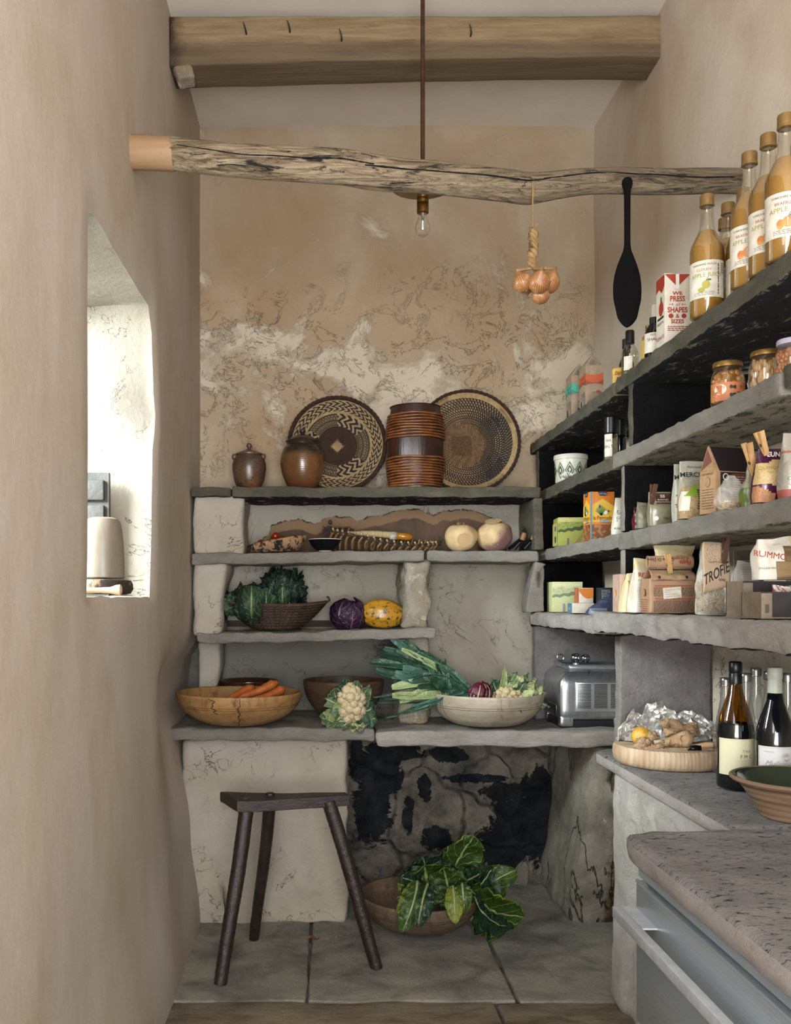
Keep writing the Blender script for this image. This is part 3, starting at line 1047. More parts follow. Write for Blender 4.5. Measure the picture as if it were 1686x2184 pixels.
mb.tube([(-.006, 0, z0 - .033), (-.002, 0, z0 - .036), (.002, 0, z0 - .036), (.006, 0, z0 - .033)], .0005, 5, 1)
mb.build('bulb', pend, label='clear glass bulb')

# string of onions
YO = 2.535
ob = thing('onion_string', 'plaited bunch of brown onions hanging by twine from the pole', 'onions', tuple(at(1136, 400, YO)))
o0 = at(1136, 400, YO)


def lo(px, py, dy=0):
    return at(px, py, YO) - o0 + Vector((0, dy, 0))


twine = M('twine', '#9c8258', '#7d6540', 60, rough=.95, bump=.6, bscale=300)
mb = MB(twine)
mb.tube([lo(1135, 388, -.0), lo(1135, 420, .0), lo(1136, 450), lo(1136, 488)], .0018, 6)
mb.tube([lo(1138, 386, .0), lo(1137, 415, .0), lo(1136, 430)], .0014, 6)
mb.build('twine', ob)
straw = M('dry_onion_stalk', '#9a7c50', '#4e3b26', 25, rough=.9, bump=.8, bscale=90, stretch=(1, 1, .4))
mb = MB(straw)
for k in range(3):
    pts = []
    for i in range(40):
        t_ = i / 39
        a = t_ * 16 + k * 2.09
        c_ = lo(1136 + 2 * math.sin(t_ * 6), 492 + t_ * 82)
        w = .0065 + .002 * math.sin(t_ * 13 + k)
        pts.append(c_ + Vector((math.cos(a) * w, math.sin(a) * w, 0)))
    mb.tube(pts, [.006 * (1.1 - .3 * math.sin(i * .7 + k)) for i in range(40)], 7, wob=.35, seed=k)
rnd = random.Random(4)
for k in range(26):
    a = rnd.uniform(0, 2 * PI)
    py = rnd.choice([486, 490, 494, 520, 524, 528, 545, 560])
    b = lo(1136, py)
    up = -1 if py > 500 else 1
    e = b + Vector((math.cos(a) * rnd.uniform(.008, .019), math.sin(a) * .015, rnd.uniform(.0, .014) * up))
    mb.tube([b, (b + e) / 2 + Vector((0, 0, .002)), e], [.0022, .0018, .0006], 5)
mb.build('plait', ob)
t = NT('onion_skin')
v = t.coords()
tcn = t.n('ShaderNodeTexCoord')
sp = t.n('ShaderNodeSeparateXYZ')
t.l(tcn.outputs['UV'], sp.inputs[0])
st = t.math('SINE', t.math('MULTIPLY', t.math('ADD', sp.outputs[0], t.math('MULTIPLY', t.noise(v, 12, 3), .02)), 190))
col = t.mix(t.ramp(st, -.5, 1), '#99683c', '#6e4427')
col = t.mix(t.ramp(t.noise(v, 30, 6, .7), .5, .7), col, '#b08a5e')
col = t.mix(t.ramp(sp.outputs[1], .93, .99), col, '#4a3018')
t.bsdf(col, .38, 0, st, .15, .001, .1, .5)
m_onion = t.m
ons = [(1113, 606, 21, -.01, -20, -.3), (1170, 604, 22, .0, 25, .2), (1143, 612, 23, -.035, 0, 1.0), (1152, 630, 19, .0, 10, .6), (1180, 592, 13, .03, 30, 0), (1128, 600, 18, .04, -10, 0)]
for i, (px, py, r, dy, rl_, tp) in enumerate(ons):
    r_ = r / FPX * YO
    mb = MB(m_onion)
    rm = Matrix.Rotation(R(rl_ * 1.0), 3, 'Y') @ Matrix.Rotation(tp, 3, 'X')

    def ww(p, d, r_=r_):
        k = max(0, d.z) ** 5
        f = 1 - .35 * k
        kb = max(0, -d.z) ** 6
        return (p.x * f * (1 - .3 * kb), p.y * f * (1 - .3 * kb), p.z * (1 + .22 * k) + .006 * k)
    NUo, NVo = 28, 18

    def fo(u, v, r_=r_, rm=rm, i=i):
        a, e = 2 * PI * u, -PI / 2 + PI * v
        d = Vector((math.cos(a) * math.cos(e), math.sin(a) * math.cos(e), math.sin(e)))
        p = d * r_ * (1 + .05 * nz(d * 2, i))
        return rm @ Vector(ww(p, d))
    mb.grid(fo, NUo, NVo, cu=False, uv=True)
    x = rm @ Vector((0, 0, -r_ * .98))
    mb.tube([x, x * 1.12], [.005, .002], 8)
    on = mb.build('onion', ob, tuple(lo(px, py, dy)), sharp=180)
    if i < 4:
        sb = MB(straw)
        e_ = rm @ Vector((0, 0, r_ * 1.2))
        sb.tube([e_ * .9, e_ * 1.25, (lo(1136, 572) - lo(px, py, dy))], [.007, .005, .004], 8, wob=.3, seed=i)
        sb.build('stalk', on)

# black paddle hanging from the pole
YK = 2.555
k0 = at(1337, 392, YK)
pad = thing('wooden_paddle', 'black long-handled wooden paddle hanging from the pole by its end', 'paddle', tuple(k0))
m_blackwood = M('blackened_wood', '#060505', '#030303', 8, rough=.85, bump=.2, bscale=40, stretch=(4, 4, .6), spec=.12)
prof = [(380, 7), (384, 10.5), (392, 11.5), (400, 9.5), (406, 7), (430, 6.5), (480, 6.3), (520, 6.3), (534, 8.5), (545, 13), (565, 21), (585, 27), (605, 30), (622, 30.5), (640, 29.5), (660, 25), (678, 21), (686, 16), (692, 11), (696, 6), (698, .5)]
mb = MB(m_blackwood)


def padf(u, v):
    k = u * (len(prof) - 1)
    a = min(int(k), len(prof) - 2)
    py = prof[a][0] * (1 - k + a) + prof[a + 1][0] * (k - a)
    w = (prof[a][1] * (1 - k + a) + prof[a + 1][1] * (k - a)) / FPX * YK
    th = .006 if py > 530 else .008
    ang = 2 * PI * v
    cx_ = math.copysign(abs(math.cos(ang)) ** .7, math.cos(ang))
    return (w * cx_, th * math.sin(ang), -(py - 392) / FPX * YK)


mb.grid(padf, 72, 24, cv=True, flip=True)
mb.build('blade', pad)
mb = MB(M('nail_head', '#6d6860', rough=.4, metal=.9, bump=0))
mb.lathe([(.001, -.0), (.0035, .0), (.0035, .02), (.0008, .022)], seg=12)
mb.build('hanging_nail', pad, (0, -.006, 0), rot=(R(-90), 0, 0))

# ------------------------------------------------------------------ three-legged stool
m_stool = M('stool_wood', '#30231c', '#1a1413', 6, rough=.42, bump=.45, bscale=30, stretch=(.6, 5, 5), c3='#4d3325', c3s=5, c3lo=.55, c3hi=.7, spec=.5)
m_sleg = M('stool_leg_wood', '#2b211b', '#171211', 6, rough=.35, bump=.5, bscale=26, stretch=(4, 4, 3), c3='#46301f', c3s=6, c3lo=.56, c3hi=.7, spec=.5)
ZS = .586
stool = thing('milking_stool', 'dark worn three-legged wooden stool standing on the flagstones', 'stool', (-.14, 3.25, 0))
sorg = Vector((-.14, 3.25, 0))
corner = [(-.291, 3.150), (.090, 3.250), (.078, 3.305), (-.365, 3.300)]
mb = MB(m_stool)


def seatw(p):
    u, v, w = p
    a = Vector(corner[0]).lerp(Vector(corner[1]), u)
    b = Vector(corner[3]).lerp(Vector(corner[2]), u)
    q = a.lerp(b, v)
    return (q.x - sorg.x, q.y - sorg.y, w + .004 * nz((q.x * 7, q.y * 9, 2)) - .004 * math.sin(u * PI))


mb.rbox((0, 0, ZS - .036), (1, 1, ZS), .007, .05, 0, 1, 0, 0, warp=lambda p: seatw((min(1, max(0, p[0])), p[1], p[2])))
mb.build('seat', stool)
for top, foot, r0, r1 in (((-.262, 3.195), (-.337, 3.085), .0255, .0215), ((-.187, 3.27), (-.257, 3.49), .0225, .0185), ((.016, 3.245), (.185, 3.215), .0245, .021)):
    mb = MB(m_sleg)
    a = Vector((*top, ZS - .02)) - sorg
    b = Vector((*foot, -.001)) - sorg
    pts, rr = [], []
    for i in range(61):
        t_ = i / 60
        pts.append(a.lerp(b, t_) + Vector((.003 * math.sin(t_ * 5), 0, 0)))
        rr.append((r0 + (r1 - r0) * t_) * (1 + .05 * math.sin(t_ * PI)) + .0005 * math.sin(t_ * 150))
    mb.tube(pts, rr, 12, wob=.05, seed=int(r0 * 1e4))
    mb.build('leg', stool, sharp=60)
for (x, y) in ((-.187, 3.275), (-.268, 3.21), (.02, 3.255)):
    mb = MB(m_sleg)
    mb.lathe([(.0165, -.004), (.016, .004 if x == -.187 else .001), (.012, .006 if x == -.187 else .0018)], (x - sorg.x, y - sorg.y, ZS - .002), 20, wob=.1)
    mb.build('leg_tenon', stool)

# dead leaf on the floor
mb = MB(M('dead_leaf', '#8a5a30', '#5a3a1e', 40, rough=.8, bump=.3))
mb.grid(lambda u, v: ((u - .5) * .05, (v - .5) * .024 * math.sin(PI * min(.97, max(.03, u))) + .004 * u, .006 + .012 * abs(v - .5) + .006 * math.sin(u * 6)), 14, 6)
mb.build('dry_leaf', None, (at(668, 2008, 3.47).x, 3.47, .002), (0, 0, .4), 'small curled brown leaf lying on the flagstone joint', 'leaf', solid=.0008)

# ------------------------------------------------------------------ window ledge
m_cream = M('cream_glaze', '#85796a', '#73695c', 9, rough=.35, bump=.1, bscale=20, c3='#6b6257', c3s=40, c3lo=.70, c3hi=.73, spec=.5, stretch=(1, 1, .4))
Yw = 2.62
cl = thing('butter_dome', 'cream glazed stoneware dome on a mottled board in the window recess', 'dome', (at(219, 1238, Yw).x - .0, Yw, WZ0 + .052))
mb = MB(m_cream)
mb.lathe([(.058, 0), (.0605, .003), (.060, .05), (.057, .10), (.054, .135), (.050, .155), (.044, .165), (.03, .170), (.001, .171)], seg=56)
mb.build('dome', cl)
m_mottle = M('mottled_board', '#80694f', '#2f2821', 22, lo=.47, hi=.52, rough=.5, bump=.2)
mb = MB(m_mottle)
mb.lathe([(.062, .002), (.076, .004), (.083, .016), (.082, .030), (.077, .040), (.07, .042), (.001, .042)], seg=48, squash=(1, 1.2))
mb.build('mottled_board', None, (cl.location.x, Yw, WZ0 + .006), label='round mottled brown stone board under the cream dome', cat='board')
mb = MB(M('pale_wood', '#c6a98a', '#b59575', 8, rough=.5, bump=.15, stretch=(.5, 3, 3)))
mb.tube([(-.10, 0, 0), (-.05, .0, 0), (.0, 0, 0), (.03, 0, .0), (.045, 0, .001), (.056, 0, .001), (.060, 0, .001)], [.009, .008, .0075, .009, .0135, .0145, .009], 20)
mb.build('pestle', None, (at(212, 1257, 2.50).x, 2.50, WZ0 + .018), (0, 0, 0), 'turned pale wooden pestle lying in front of the mottled board', 'pestle')
m_shut = M('grey_paint', '#4e4c48', '#403f3c', 9, rough=.6, bump=.35, stretch=(1, 4, 1), c3='#8b877f', c3s=14, c3lo=.66, c3hi=.7)
mb = MB(m_shut)
Ysh = 2.83
xr_, zb = at(232, 1200, Ysh).x, WZ0
mb.box((xr_ - .20, Ysh, zb + .004), (xr_, Ysh + .022, at(0, 1008, Ysh).z))
mb.rbox((xr_ - .20, Ysh - .014, at(0, 1068, Ysh).z), (xr_ - .012, Ysh + .002, at(0, 1024, Ysh).z), .005, .05)
mb.rbox((xr_ - .20, Ysh - .012, zb + .03), (xr_ - .012, Ysh + .002, at(0, 1078, Ysh).z), .004, .05)
mb.build('window_shutter', None, label='grey painted panelled wooden shutter end in the window recess', cat='shutter')

# ------------------------------------------------------------------ top back shelf
ZT = 1.709
Yt = 3.84
t = NT('stoneware')
v = t.coords()
col = t.mix(t.ramp(t.noise(t.coords((1, 1, 2)), 9, 6, .6, .5), .35, .65), '#5d4330', '#3a3129')
col = t.mix(t.ramp(t.noise(v, 7, 5, .6), .55, .68), col, '#7b4c2e')
col = t.mix(t.ramp(t.noise(v, 110, 3, .7), .58, .64), col, '#1f1a16')
t.bsdf(col, .33, 0, t.noise(v, 100, 3), .25, .002, 0, .6)
m_pot1 = t.m
t = NT('banded_glaze')
v = t.coords()
sp = t.n('ShaderNodeSeparateXYZ')
t.l(v, sp.inputs[0])
zz = t.math('ADD', sp.outputs[2], t.math('MULTIPLY', t.noise(v, 8, 5), .03))
col = t.mix(t.ramp(t.noise(v, 12, 5), .3, .7), '#52371f', '#6d4a29')
col = t.mix(t.ramp(zz, .145, .165), col, '#2a211b')
col = t.mix(t.ramp(zz, .07, .03), col, '#5a3522')
col = t.mix(t.ramp(t.noise(v, 60, 6, .7), .62, .68), col, '#2c211a')
t.bsdf(col, .22, 0, t.math('SINE', t.math('MULTIPLY', sp.outputs[2], 900)), .1, .001, 0, .6)
m_pot2 = t.m


def wpx(px, Y=Yt):
    return (px - 690) / FPX * Y


pot = thing('lidded_jar', 'small speckled brown stoneware jar with knobbed lid', 'jar', (wpx(531.5), Yt - .01, ZT), group=None)
mb = MB(m_pot1)
mb.lathe([(.040, 0), (.047, .004), (.062, .04), (.0695, .085), (.069, .105), (.062, .128), (.052, .140), (.050, .146), (.045, .147), (.044, .138)], seg=48)
mb.build('jar_body', pot)
mb = MB(m_pot1)
mb.lathe([(.052, .141), (.055, .143), (.055, .149), (.040, .156), (.018, .164), (.008, .168), (.007, .172), (.011, .178), (.0115, .184), (.007, .191), (.001, .193)], seg=40)
mb.build('jar_lid', pot)
for s in (-1, 1):
    mb = MB(m_pot1)
    mb.tube(curve3([(s * .046, -.01, .139), (s * .062, -.012, .144), (s * .066, -.012, .136), (s * .063, -.012, .124)], 10), .004, 8)
    mb.build('lug', pot)
pot = thing('lidded_jar', 'larger glossy banded brown jar with knobbed lid, in front of a woven tray', 'jar', (wpx(645), Yt - .02, ZT))
mb = MB(m_pot2)
mb.lathe([(.050, 0), (.056, .003), (.070, .03), (.084, .065), (.091, .105), (.089, .135), (.080, .163), (.067, .181), (.064, .184), (.066, .190), (.070, .197), (.068, .2), (.060, .2), (.056, .19)], seg=56)
mb.build('jar_body', pot)
mb = MB(m_pot2)
mb.lathe([(.062, .196), (.058, .202), (.045, .213), (.025, .222), (.011, .226), (.009, .231), (.013, .236), (.013, .241), (.007, .247), (.001, .248)], seg=40)
mb.build('jar_lid', pot)

# cane-bound wooden barrel
m_barrel = M('barrel_wood', '#34190f', '#1f0f0a', 8, rough=.3, bump=.25, bscale=30, stretch=(4, 4, .4), spec=.6)
m_cane = M('cane', '#7b4a24', '#562f16', 30, rough=.35, bump=.2, bscale=60, spec=.6)
brl = thing('wooden_barrel', 'dark wooden barrel bound with rows of cane hoops', 'barrel', (wpx(885, 3.797), 3.797, ZT))


def brad(z):
    return .1015 + .0165 * math.sin(PI * min(1, max(0, (z + .01) / .345))) + (.004 if z < .01 else 0)


mb = MB(m_barrel)
pr = [(.098, 0)] + [(brad(z / 40 * .328) - .004, z / 40 * .328) for z in range(41)] + [(.104, .330), (.098, .331), (.094, .330), (.092, .300), (.001, .298)]
mb.lathe(pr, seg=64)
mb.build('barrel_body', brl)
zc = [(.008, .118, 11), (.200, .292, 9)]
for z0_, z1_, n in zc:
    for i in range(n):
        mb = MB(m_cane)
        z = z0_ + (z1_ - z0_) * i / (n - 1)
        r_ = brad(z) + .0008
        mb.tube([(r_ * math.cos(a * PI / 32), r_ * math.sin(a * PI / 32), z + .0012 * math.sin(a * .4 + i)) for a in range(65)], .0046, 8, cap=False)
        mb.build('cane_hoop', brl, sharp=180)

# two woven trays leaning on the wall
m_straw = M('tray_straw', '#a28a62', '#8a7350', 40, rough=.8, bump=.6, bscale=200)
m_ink = M('tray_black', '#15151a', '#23201f', 40, rough=.8, bump=.6, bscale=200)
m_brown = M('tray_brown', '#3a2419', '#2b1a13', 40, rough=.8, bump=.6, bscale=200)
m_mid = M('tray_mid', '#6e5638', '#5a452c', 60, rough=.8, bump=.6, bscale=200)


def tray(label, px, cyp, rad, Yc, patt, hollow, tilt, group='woven trays leaning against the back wall'):
    # rim lower edge rests on the shelf, upper edge on the wall
    o = thing('woven_tray', label, 'basket tray', (wpx(px, Yc), Yc, ZT + rad * math.cos(tilt) + .004), (-tilt, 0, 0), group)
    mb = MB(m_straw, m_ink, m_brown, m_mid)
    NR, NA = 84, 420
    mb.grid(lambda u, v: ((.004 + .996 * u) * (rad - .006) * math.sin(2 * PI * v), hollow * (1 - u * u) + .0012 * math.sin(u * 190), (.004 + .996 * u) * (rad - .006) * math.cos(2 * PI * v)),
            NR, NA, mat=patt, cv=True, flip=True)
    mb.build('weave', o, sharp=180, solid=.004)
    mb = MB(m_brown)
    for ph in (0, PI):
        mb.tube([((rad + .003 * math.cos(a * .9 + ph)) * math.cos(a * PI / 110), .004 * math.sin(a * .9 + ph), (rad + .003 * math.cos(a * .9 + ph)) * math.sin(a * PI / 110)) for a in range(221)], .0055, 6, cap=False)
    mb.build('rim', o, sharp=180)
    return o


def fr(x):
    return x - math.floor(x)


def patt1(u, v):
    x, y = u * math.sin(2 * PI * v), u * math.cos(2 * PI * v)
    if abs(x) + abs(y) < .155:
        return 1 if (abs(abs(x) + abs(y) - .14) < .01) else (0 if fr(x * 40 + y * 9) > .15 else 3)
    if u < .43:
        return 2 if fr(u * 42) > .18 or fr(v * 160) > .3 else 3
    if u < .70:
        sec = v * 6.0
        k = int(sec) % 2
        zig = 1.7 * abs(fr(u * 5.5) - .5)
        if k == 0:
            return 1 if fr(v * 26 + zig + .2) < .52 else 0
        return (1 if fr(v * 120 + u * 3) < .62 else 0) if fr(u * 22) > .18 else 1
    if u < .745:
        return 0 if fr(u * 84) > .1 else 3
    if u < .955:
        zig = .95 * abs(fr((u - .745) / .105) - .5) * 2
        return 1 if fr(v * 40 + zig) < .5 else 0
    return 0 if u < .975 else 2


def patt2(u, v):
    x, y = u * math.sin(2 * PI * v) + .10, u * math.cos(2 * PI * v) + .05
    r2 = math.hypot(x, y)
    if r2 < .46:
        if max(abs(x), abs(y)) < .20:
            return 2 if fr((x if (int(math.floor(x * 9)) + int(math.floor(y * 9))) % 2 else y) * 55) < .4 else 3
        return 3 if fr(r2 * 42) > .35 or fr(v * 140) > .5 else (0 if fr(v * 70) > .5 else 2)
    if u < .90:
        dk = .62 + .30 * smooth01((x - .25) / .35) * (1 - smooth01((y - .5) / .2))
        ring = int(u * 42)
        return 1 if fr(v * 84 + ring * .31) < dk - .10 + .1 * math.sin(v * 19) else (3 if ring % 2 else 0)
    return 0 if fr(u * 42 + v * 2) > .12 else 3


tray('round woven tray with black and straw zigzag bands and dark centre', 719, 0, .202, 3.925, patt1, .035, .12)
tray('larger round woven tray with speckled weave, partly behind the barrel', 997, 0, .216, 3.93, patt2, .045, .12)

# ------------------------------------------------------------------ niche with the burl board
ZB_ = 1.452
YNb = 3.97
ol = [(555, 1160), (560, 1147), (572, 1140), (578, 1118), (595, 1114), (618, 1108), (640, 1106), (655, 1112), (672, 1117), (684, 1112), (690, 1104), (715, 1101), (745, 1101), (762, 1112), (775, 1106), (790, 1100), (810, 1101),
      (830, 1092), (860, 1086), (890, 1084), (905, 1090), (925, 1098), (945, 1088), (965, 1088), (985, 1084), (1010, 1088), (1030, 1094), (1055, 1108), (1070, 1112), (1078, 1122), (1080, 1140)]


def burl_top(px):
    for (a, b), (c, d) in zip(ol, ol[1:]):
        if px <= c:
            return b + (d - b) * (px - a) / (c - a)
    return ol[-1][1]


t = NT('burl_wood')
v = t.coords()
sx = t.n('ShaderNodeAttribute')
sx.attribute_name = 'edge'
e_ = t.math('ADD', sx.outputs['Fac'], t.math('MULTIPLY', t.math('SUBTRACT', t.noise(v, 20, 5), .5), .35))
col = t.mix(t.ramp(t.noise(t.coords((1, 1, .2)), 14, 8, .7), .35, .65), '#5c4531', '#43301f')
col = t.mix(t.ramp(e_, .45, .52), col, '#7d6245')
col = t.mix(t.ramp(e_, .93, .99), col, '#1c140f')
t.bsdf(col, .75, 0, t.noise(v, 60, 6, .7), .4, .004)
mb = MB(t.m)
NB = 260


def burl(u, v):
    px = 555 + 525 * u
    py = burl_top(px) + 5 * nz((px * .09, 0, 1)) + 3.5 * nz((px * .33, 0, 2)) + 2 * nz((px * .9, 0, 2))
    top = at(px, py, YNb)
    z = ZB_ + (top.z - ZB_) * v
    return Vector((top.x, YNb - .002 * math.sin(px * .05) + .02 * v, z))


vs, fs = [], []
for i in range(NB + 1):
    for j in range(13):
        vs.append(burl(i / NB, j / 12))
    for j in range(13):
        p = burl(i / NB, j / 12)
        vs.append(p + Vector((0, .018, -.004 * (j / 12))))
for i in range(NB):
    for j in range(12):
        a, b = i * 26 + j, (i + 1) * 26 + j
        fs += [(a, b, b + 1, a + 1), (a + 13, a + 14, b + 14, b + 13)]
    a, b = i * 26, (i + 1) * 26
    fs += [(a + 12, b + 12, b + 25, a + 25), (a, a + 13, b + 13, b)]
for i in (0, NB):
    q = [(i * 26 + j, i * 26 + j + 1, i * 26 + j + 14, i * 26 + j + 13) for j in range(12)]
    fs += [f[::-1] for f in q] if i == 0 else q
mb.add(vs, fs, 0)
bo = mb.build('burl_board', None, label='long dark burl wood board with ragged bark edge against the niche back', cat='board', sharp=50)
at_ = bo.data.attributes.new('edge', 'FLOAT', 'POINT')
for i, vt in enumerate(bo.data.vertices):
    px = 690 + vt.co.x / YNb * FPX
    dpx = (vt.co.z - at(0, burl_top(min(1080, max(555, px))), YNb).z) / YNb * FPX
    at_.data[i].value = min(1, max(0, 1 + dpx / 42))

Yn = 3.80
# cork dish with tomatoes
m_cork = M('cork_bark', '#a38260', '#8a6a4a', 18, rough=.9, bump=.9, bscale=50, c3='#1e1612', c3s=22, c3lo=.50, c3hi=.54, stretch=(2, 2, 1.4))
mb = MB(m_cork)
dc = at(590, 1162, Yn)


def corkw(p):
    return p


cr = Vector((dc.x, Yn, ZB_ + .002))
mb.grid(lambda u, v: (lambda a, k: ((k[0] * math.cos(a)) * .122, (k[0] * math.sin(a)) * .085,
                                    k[1] + .022 * (k[0] * math.cos(a)) * (1 if k[1] > .02 else .35) + .010 * max(0, k[0] * -math.sin(a)) * 0 + .004 * nz((math.cos(a) * 2, math.sin(a) * 2, k[1] * 20))))(
    2 * PI * v, [(.001, .004), (.55, .0), (.75, .004), (.93, .022), (1.0, .040), (1.0, .047), (.95, .050), (.86, .044), (.78, .030), (.55, .020), (.001, .018)][int(round(u * 10))]), 10, 56, cv=True, flip=True)
mb.build('cork_dish', None, tuple(cr), (0, 0, 0), 'shallow rough cork bark dish holding cherry tomatoes', 'dish', sharp=180)
m_tom = M('tomato', '#8e2a12', '#7a1d0e', 12, rough=.16, bump=0, spec=.6, sub=.1)
m_calyx = M('calyx', '#3c4420', '#2a2f18', 30, rough=.7)
tl = ['orange red cherry tomato nearest the left rim of the cork dish', 'dark red cherry tomato standing highest in the cork dish', 'cherry tomato low in the middle of the cork dish', 'cherry tomato right of the middle in the cork dish', 'cherry tomato at the right, behind the cork rim']
for i, (px, py, dy, r) in enumerate(((556, 1160, -.03, 9), (587, 1144, .0, 8.5), (572, 1159, -.01, 8), (585, 1156, -.02, 8), (603, 1150, .02, 8))):
    tt = thing('cherry_tomato', tl[i], 'tomato', tuple(at(px, py, Yn + dy)), group='cherry tomatoes in the cork dish')
    mb = MB(m_tom)
    mb.ball((0, 0, 0), (r / FPX * Yn, r / FPX * Yn, r / FPX * Yn * .94), 20, 12)
    mb.build('fruit', tt, sharp=180)
    mb = MB(m_calyx)
    for k in range(5):
        a = k * 1.256
        mb.tube([(0, 0, r / FPX * Yn * .93), (math.cos(a) * .006, math.sin(a) * .006, r / FPX * Yn * .93), (math.cos(a) * .010, math.sin(a) * .010, r / FPX * Yn * .8)], [.0012, .001, .0003], 5)
    mb.build('calyx', tt)

# black enamel dish
mb = MB(M('black_enamel', '#0b0d10', rough=.15, bump=0, spec=.6), M('white_enamel', '#cfcabf', rough=.3, bump=0))
mb.lathe([(.026, 0), (.028, .004), (.036, .006), (.055, .022), (.066, .046), (.0685, .048), (.068, .0505), (.0655, .050), (.06, .044), (.04, .014), (.001, .010)], seg=56,
         matfn=lambda i, k: 1 if i in (0, 5, 6) else 0)
mb.build('enamel_dish', None, (at(693, 1150, 3.79).x, 3.79, ZB_ + .004), (0, 0, 0), 'black enamel dish with thin white rim beside the cork dish', 'dish')

# cane basket (seen from the side) and the horn-tipped whisk lying on it
m_canep = M('pale_cane', '#8d7048', '#6a5030', 30, rough=.6, bump=.3)
m_rib = M('cut_cane_end', '#b39b70', '#9c8258', 30, rough=.6, bump=.2)
m_twig = M('dark_twig', '#3b3028', '#241d18', 20, rough=.7, bump=.4)
bk = thing('cane_basket', 'long shallow cane basket with curved ribs and dark bound rim', 'basket', tuple(at(815, 1178, 3.80)))
bo_ = at(815, 1178, 3.80)
rimp = curve3([at(697, 1128, 3.78), at(730, 1136, 3.755), at(775, 1143, 3.745), at(820, 1155, 3.74), at(870, 1160, 3.745), at(915, 1160, 3.76), at(940, 1158, 3.79)], 60)
rimb = curve3([at(697, 1124, 3.80), at(740, 1128, 3.86), at(800, 1137, 3.88), at(860, 1150, 3.88), at(915, 1155, 3.84), at(940, 1157, 3.79)], 60)
mb = MB(m_twig)
for k in range(4):
    for rp in (rimp, rimb):
        mb.tube([p - bo_ + Vector((0, .004 * math.sin(i * .5 + k * 1.6), .003 * math.cos(i * .5 + k * 1.6) - .003 * k)) for i, p in enumerate(rp)], .0022, 6)
mb.build('bound_rim', bk, sharp=180)
mb = MB(m_canep, m_rib)
floor_z = ZB_ + .006
for i in range(4, 58, 3):
    p, q = rimp[i], rimb[i]
    lowz = floor_z + .004 - bo_.z
    a = p - bo_
    b = q - bo_
    zt_ = a.z
    pts = curve3([a + Vector((0, -.004, .006)), a + Vector((.004, .002, -.006)), Vector((a.x - .010, a.y + .016, max(lowz, a.z - .026))), Vector(((a.x + b.x) / 2 - .012, (a.y + b.y) / 2, lowz)), b + Vector((-.008, -.01, -.02)), b + Vector((0, 0, .005))], 20)
    mb.tube(pts, [.0042] * 21, 8)
    mb.ball(pts[0], .0046, 8, 6, 1)
mb.build('ribs', bk, sharp=180)
mb = MB(m_twig)
for k in range(9):
    dd = Vector((-.012 - .008 * random.Random(k).random(), -.01 + .02 * random.Random(k + 5).random(), .010 - .006 * k))
    mb.tube([rimp[0] - bo_ + Vector((.012, 0, 0)), rimp[0] - bo_ + dd * .6, rimp[0] - bo_ + dd], [.004, .003, .002], 6)
for k in range(12):
    r_ = random.Random(k + 40)
    dd = Vector((r_.uniform(-.03, .02), r_.uniform(-.02, .02), r_.uniform(.005, .030)))
    mb.tube([rimp[-1] - bo_, rimp[-1] - bo_ + dd * .6, rimp[-1] - bo_ + dd], [.003, .0022, .0012], 6)
mb.ball(at(704, 1114, 3.79) - bo_, (.009, .009, .010), 12, 8)
mb.build('binding', bk)
wk = thing('wrapped_tool', 'cream thread-wrapped tool with amber horn tip resting on the cane basket', 'tool', tuple(at(830, 1142, 3.83)))
w0 = at(830, 1142, 3.83)
mb = MB(M('cream_thread', '#b5a27c', '#9d8a66', 20, rough=.8, bump=.5, bscale=160, stretch=(4, .2, .2)))
mb.tube([at(742, 1137, 3.83) - w0, at(775, 1138, 3.83) - w0, at(805, 1139, 3.83) - w0, at(830, 1141, 3.83) - w0, at(846, 1142, 3.83) - w0], [.007, .012, .0135, .0135, .012], 20, wob=.05)
mb.build('wrapped_grip', wk, sharp=180)
mb = MB(M('white_binding', '#b9b3a6', '#8f887a', 90, rough=.35, bump=.6, bscale=120))
mb.tube([at(831, 1142, 3.83) - w0, at(838, 1142.5, 3.83) - w0, at(846, 1143, 3.83) - w0], [.0145, .0165, .0145], 20, wob=.2)
mb.build('binding', wk, sharp=180)
mb = MB(M('amber_horn', '#a97524', '#8a5716', 10, rough=.2, bump=.05, spec=.6, sub=.1))
mb.tube([at(845, 1143, 3.83) - w0, at(858, 1144, 3.83) - w0, at(870, 1145, 3.83) - w0, at(877, 1146, 3.83) - w0, at(880, 1147, 3.83) - w0], [.0135, .0155, .0155, .011, .004], 24)
mb.build('horn_tip', wk, sharp=180)

# swedes
t = NT('swede_skin')
v = t.coords()
sp = t.n('ShaderNodeSeparateXYZ')
t.l(v, sp.inputs[0])
pur = t.ramp(t.math('ADD', t.math('SUBTRACT', sp.outputs[0], sp.outputs[2]), t.math('MULTIPLY', t.math('SUBTRACT', t.noise(v, 12, 6), .5), .10)), -.01, .03)
col = t.mix(t.ramp(t.noise(v, 14, 6), .35, .65), '#c3ab82', '#a98d63')
col = t.mix(t.math('MULTIPLY', pur, .8), col, '#67404d')
col = t.mix(t.ramp(t.noise(v, 30, 6, .7), .60, .66), col, '#c2b49c')
t.bsdf(col, .7, 0, t.noise(v, 40, 5), .35, .003, .05)
m_swede = t.m
t2 = M('swede_pale', '#c3ab84', '#b3996c', 16, rough=.7, bump=.3, bscale=50, c3='#8f6a6a', c3s=5, c3lo=.6, c3hi=.75)
m_cut = M('swede_cut', '#b39670', '#a68a63', 20, rough=.8, bump=.2)


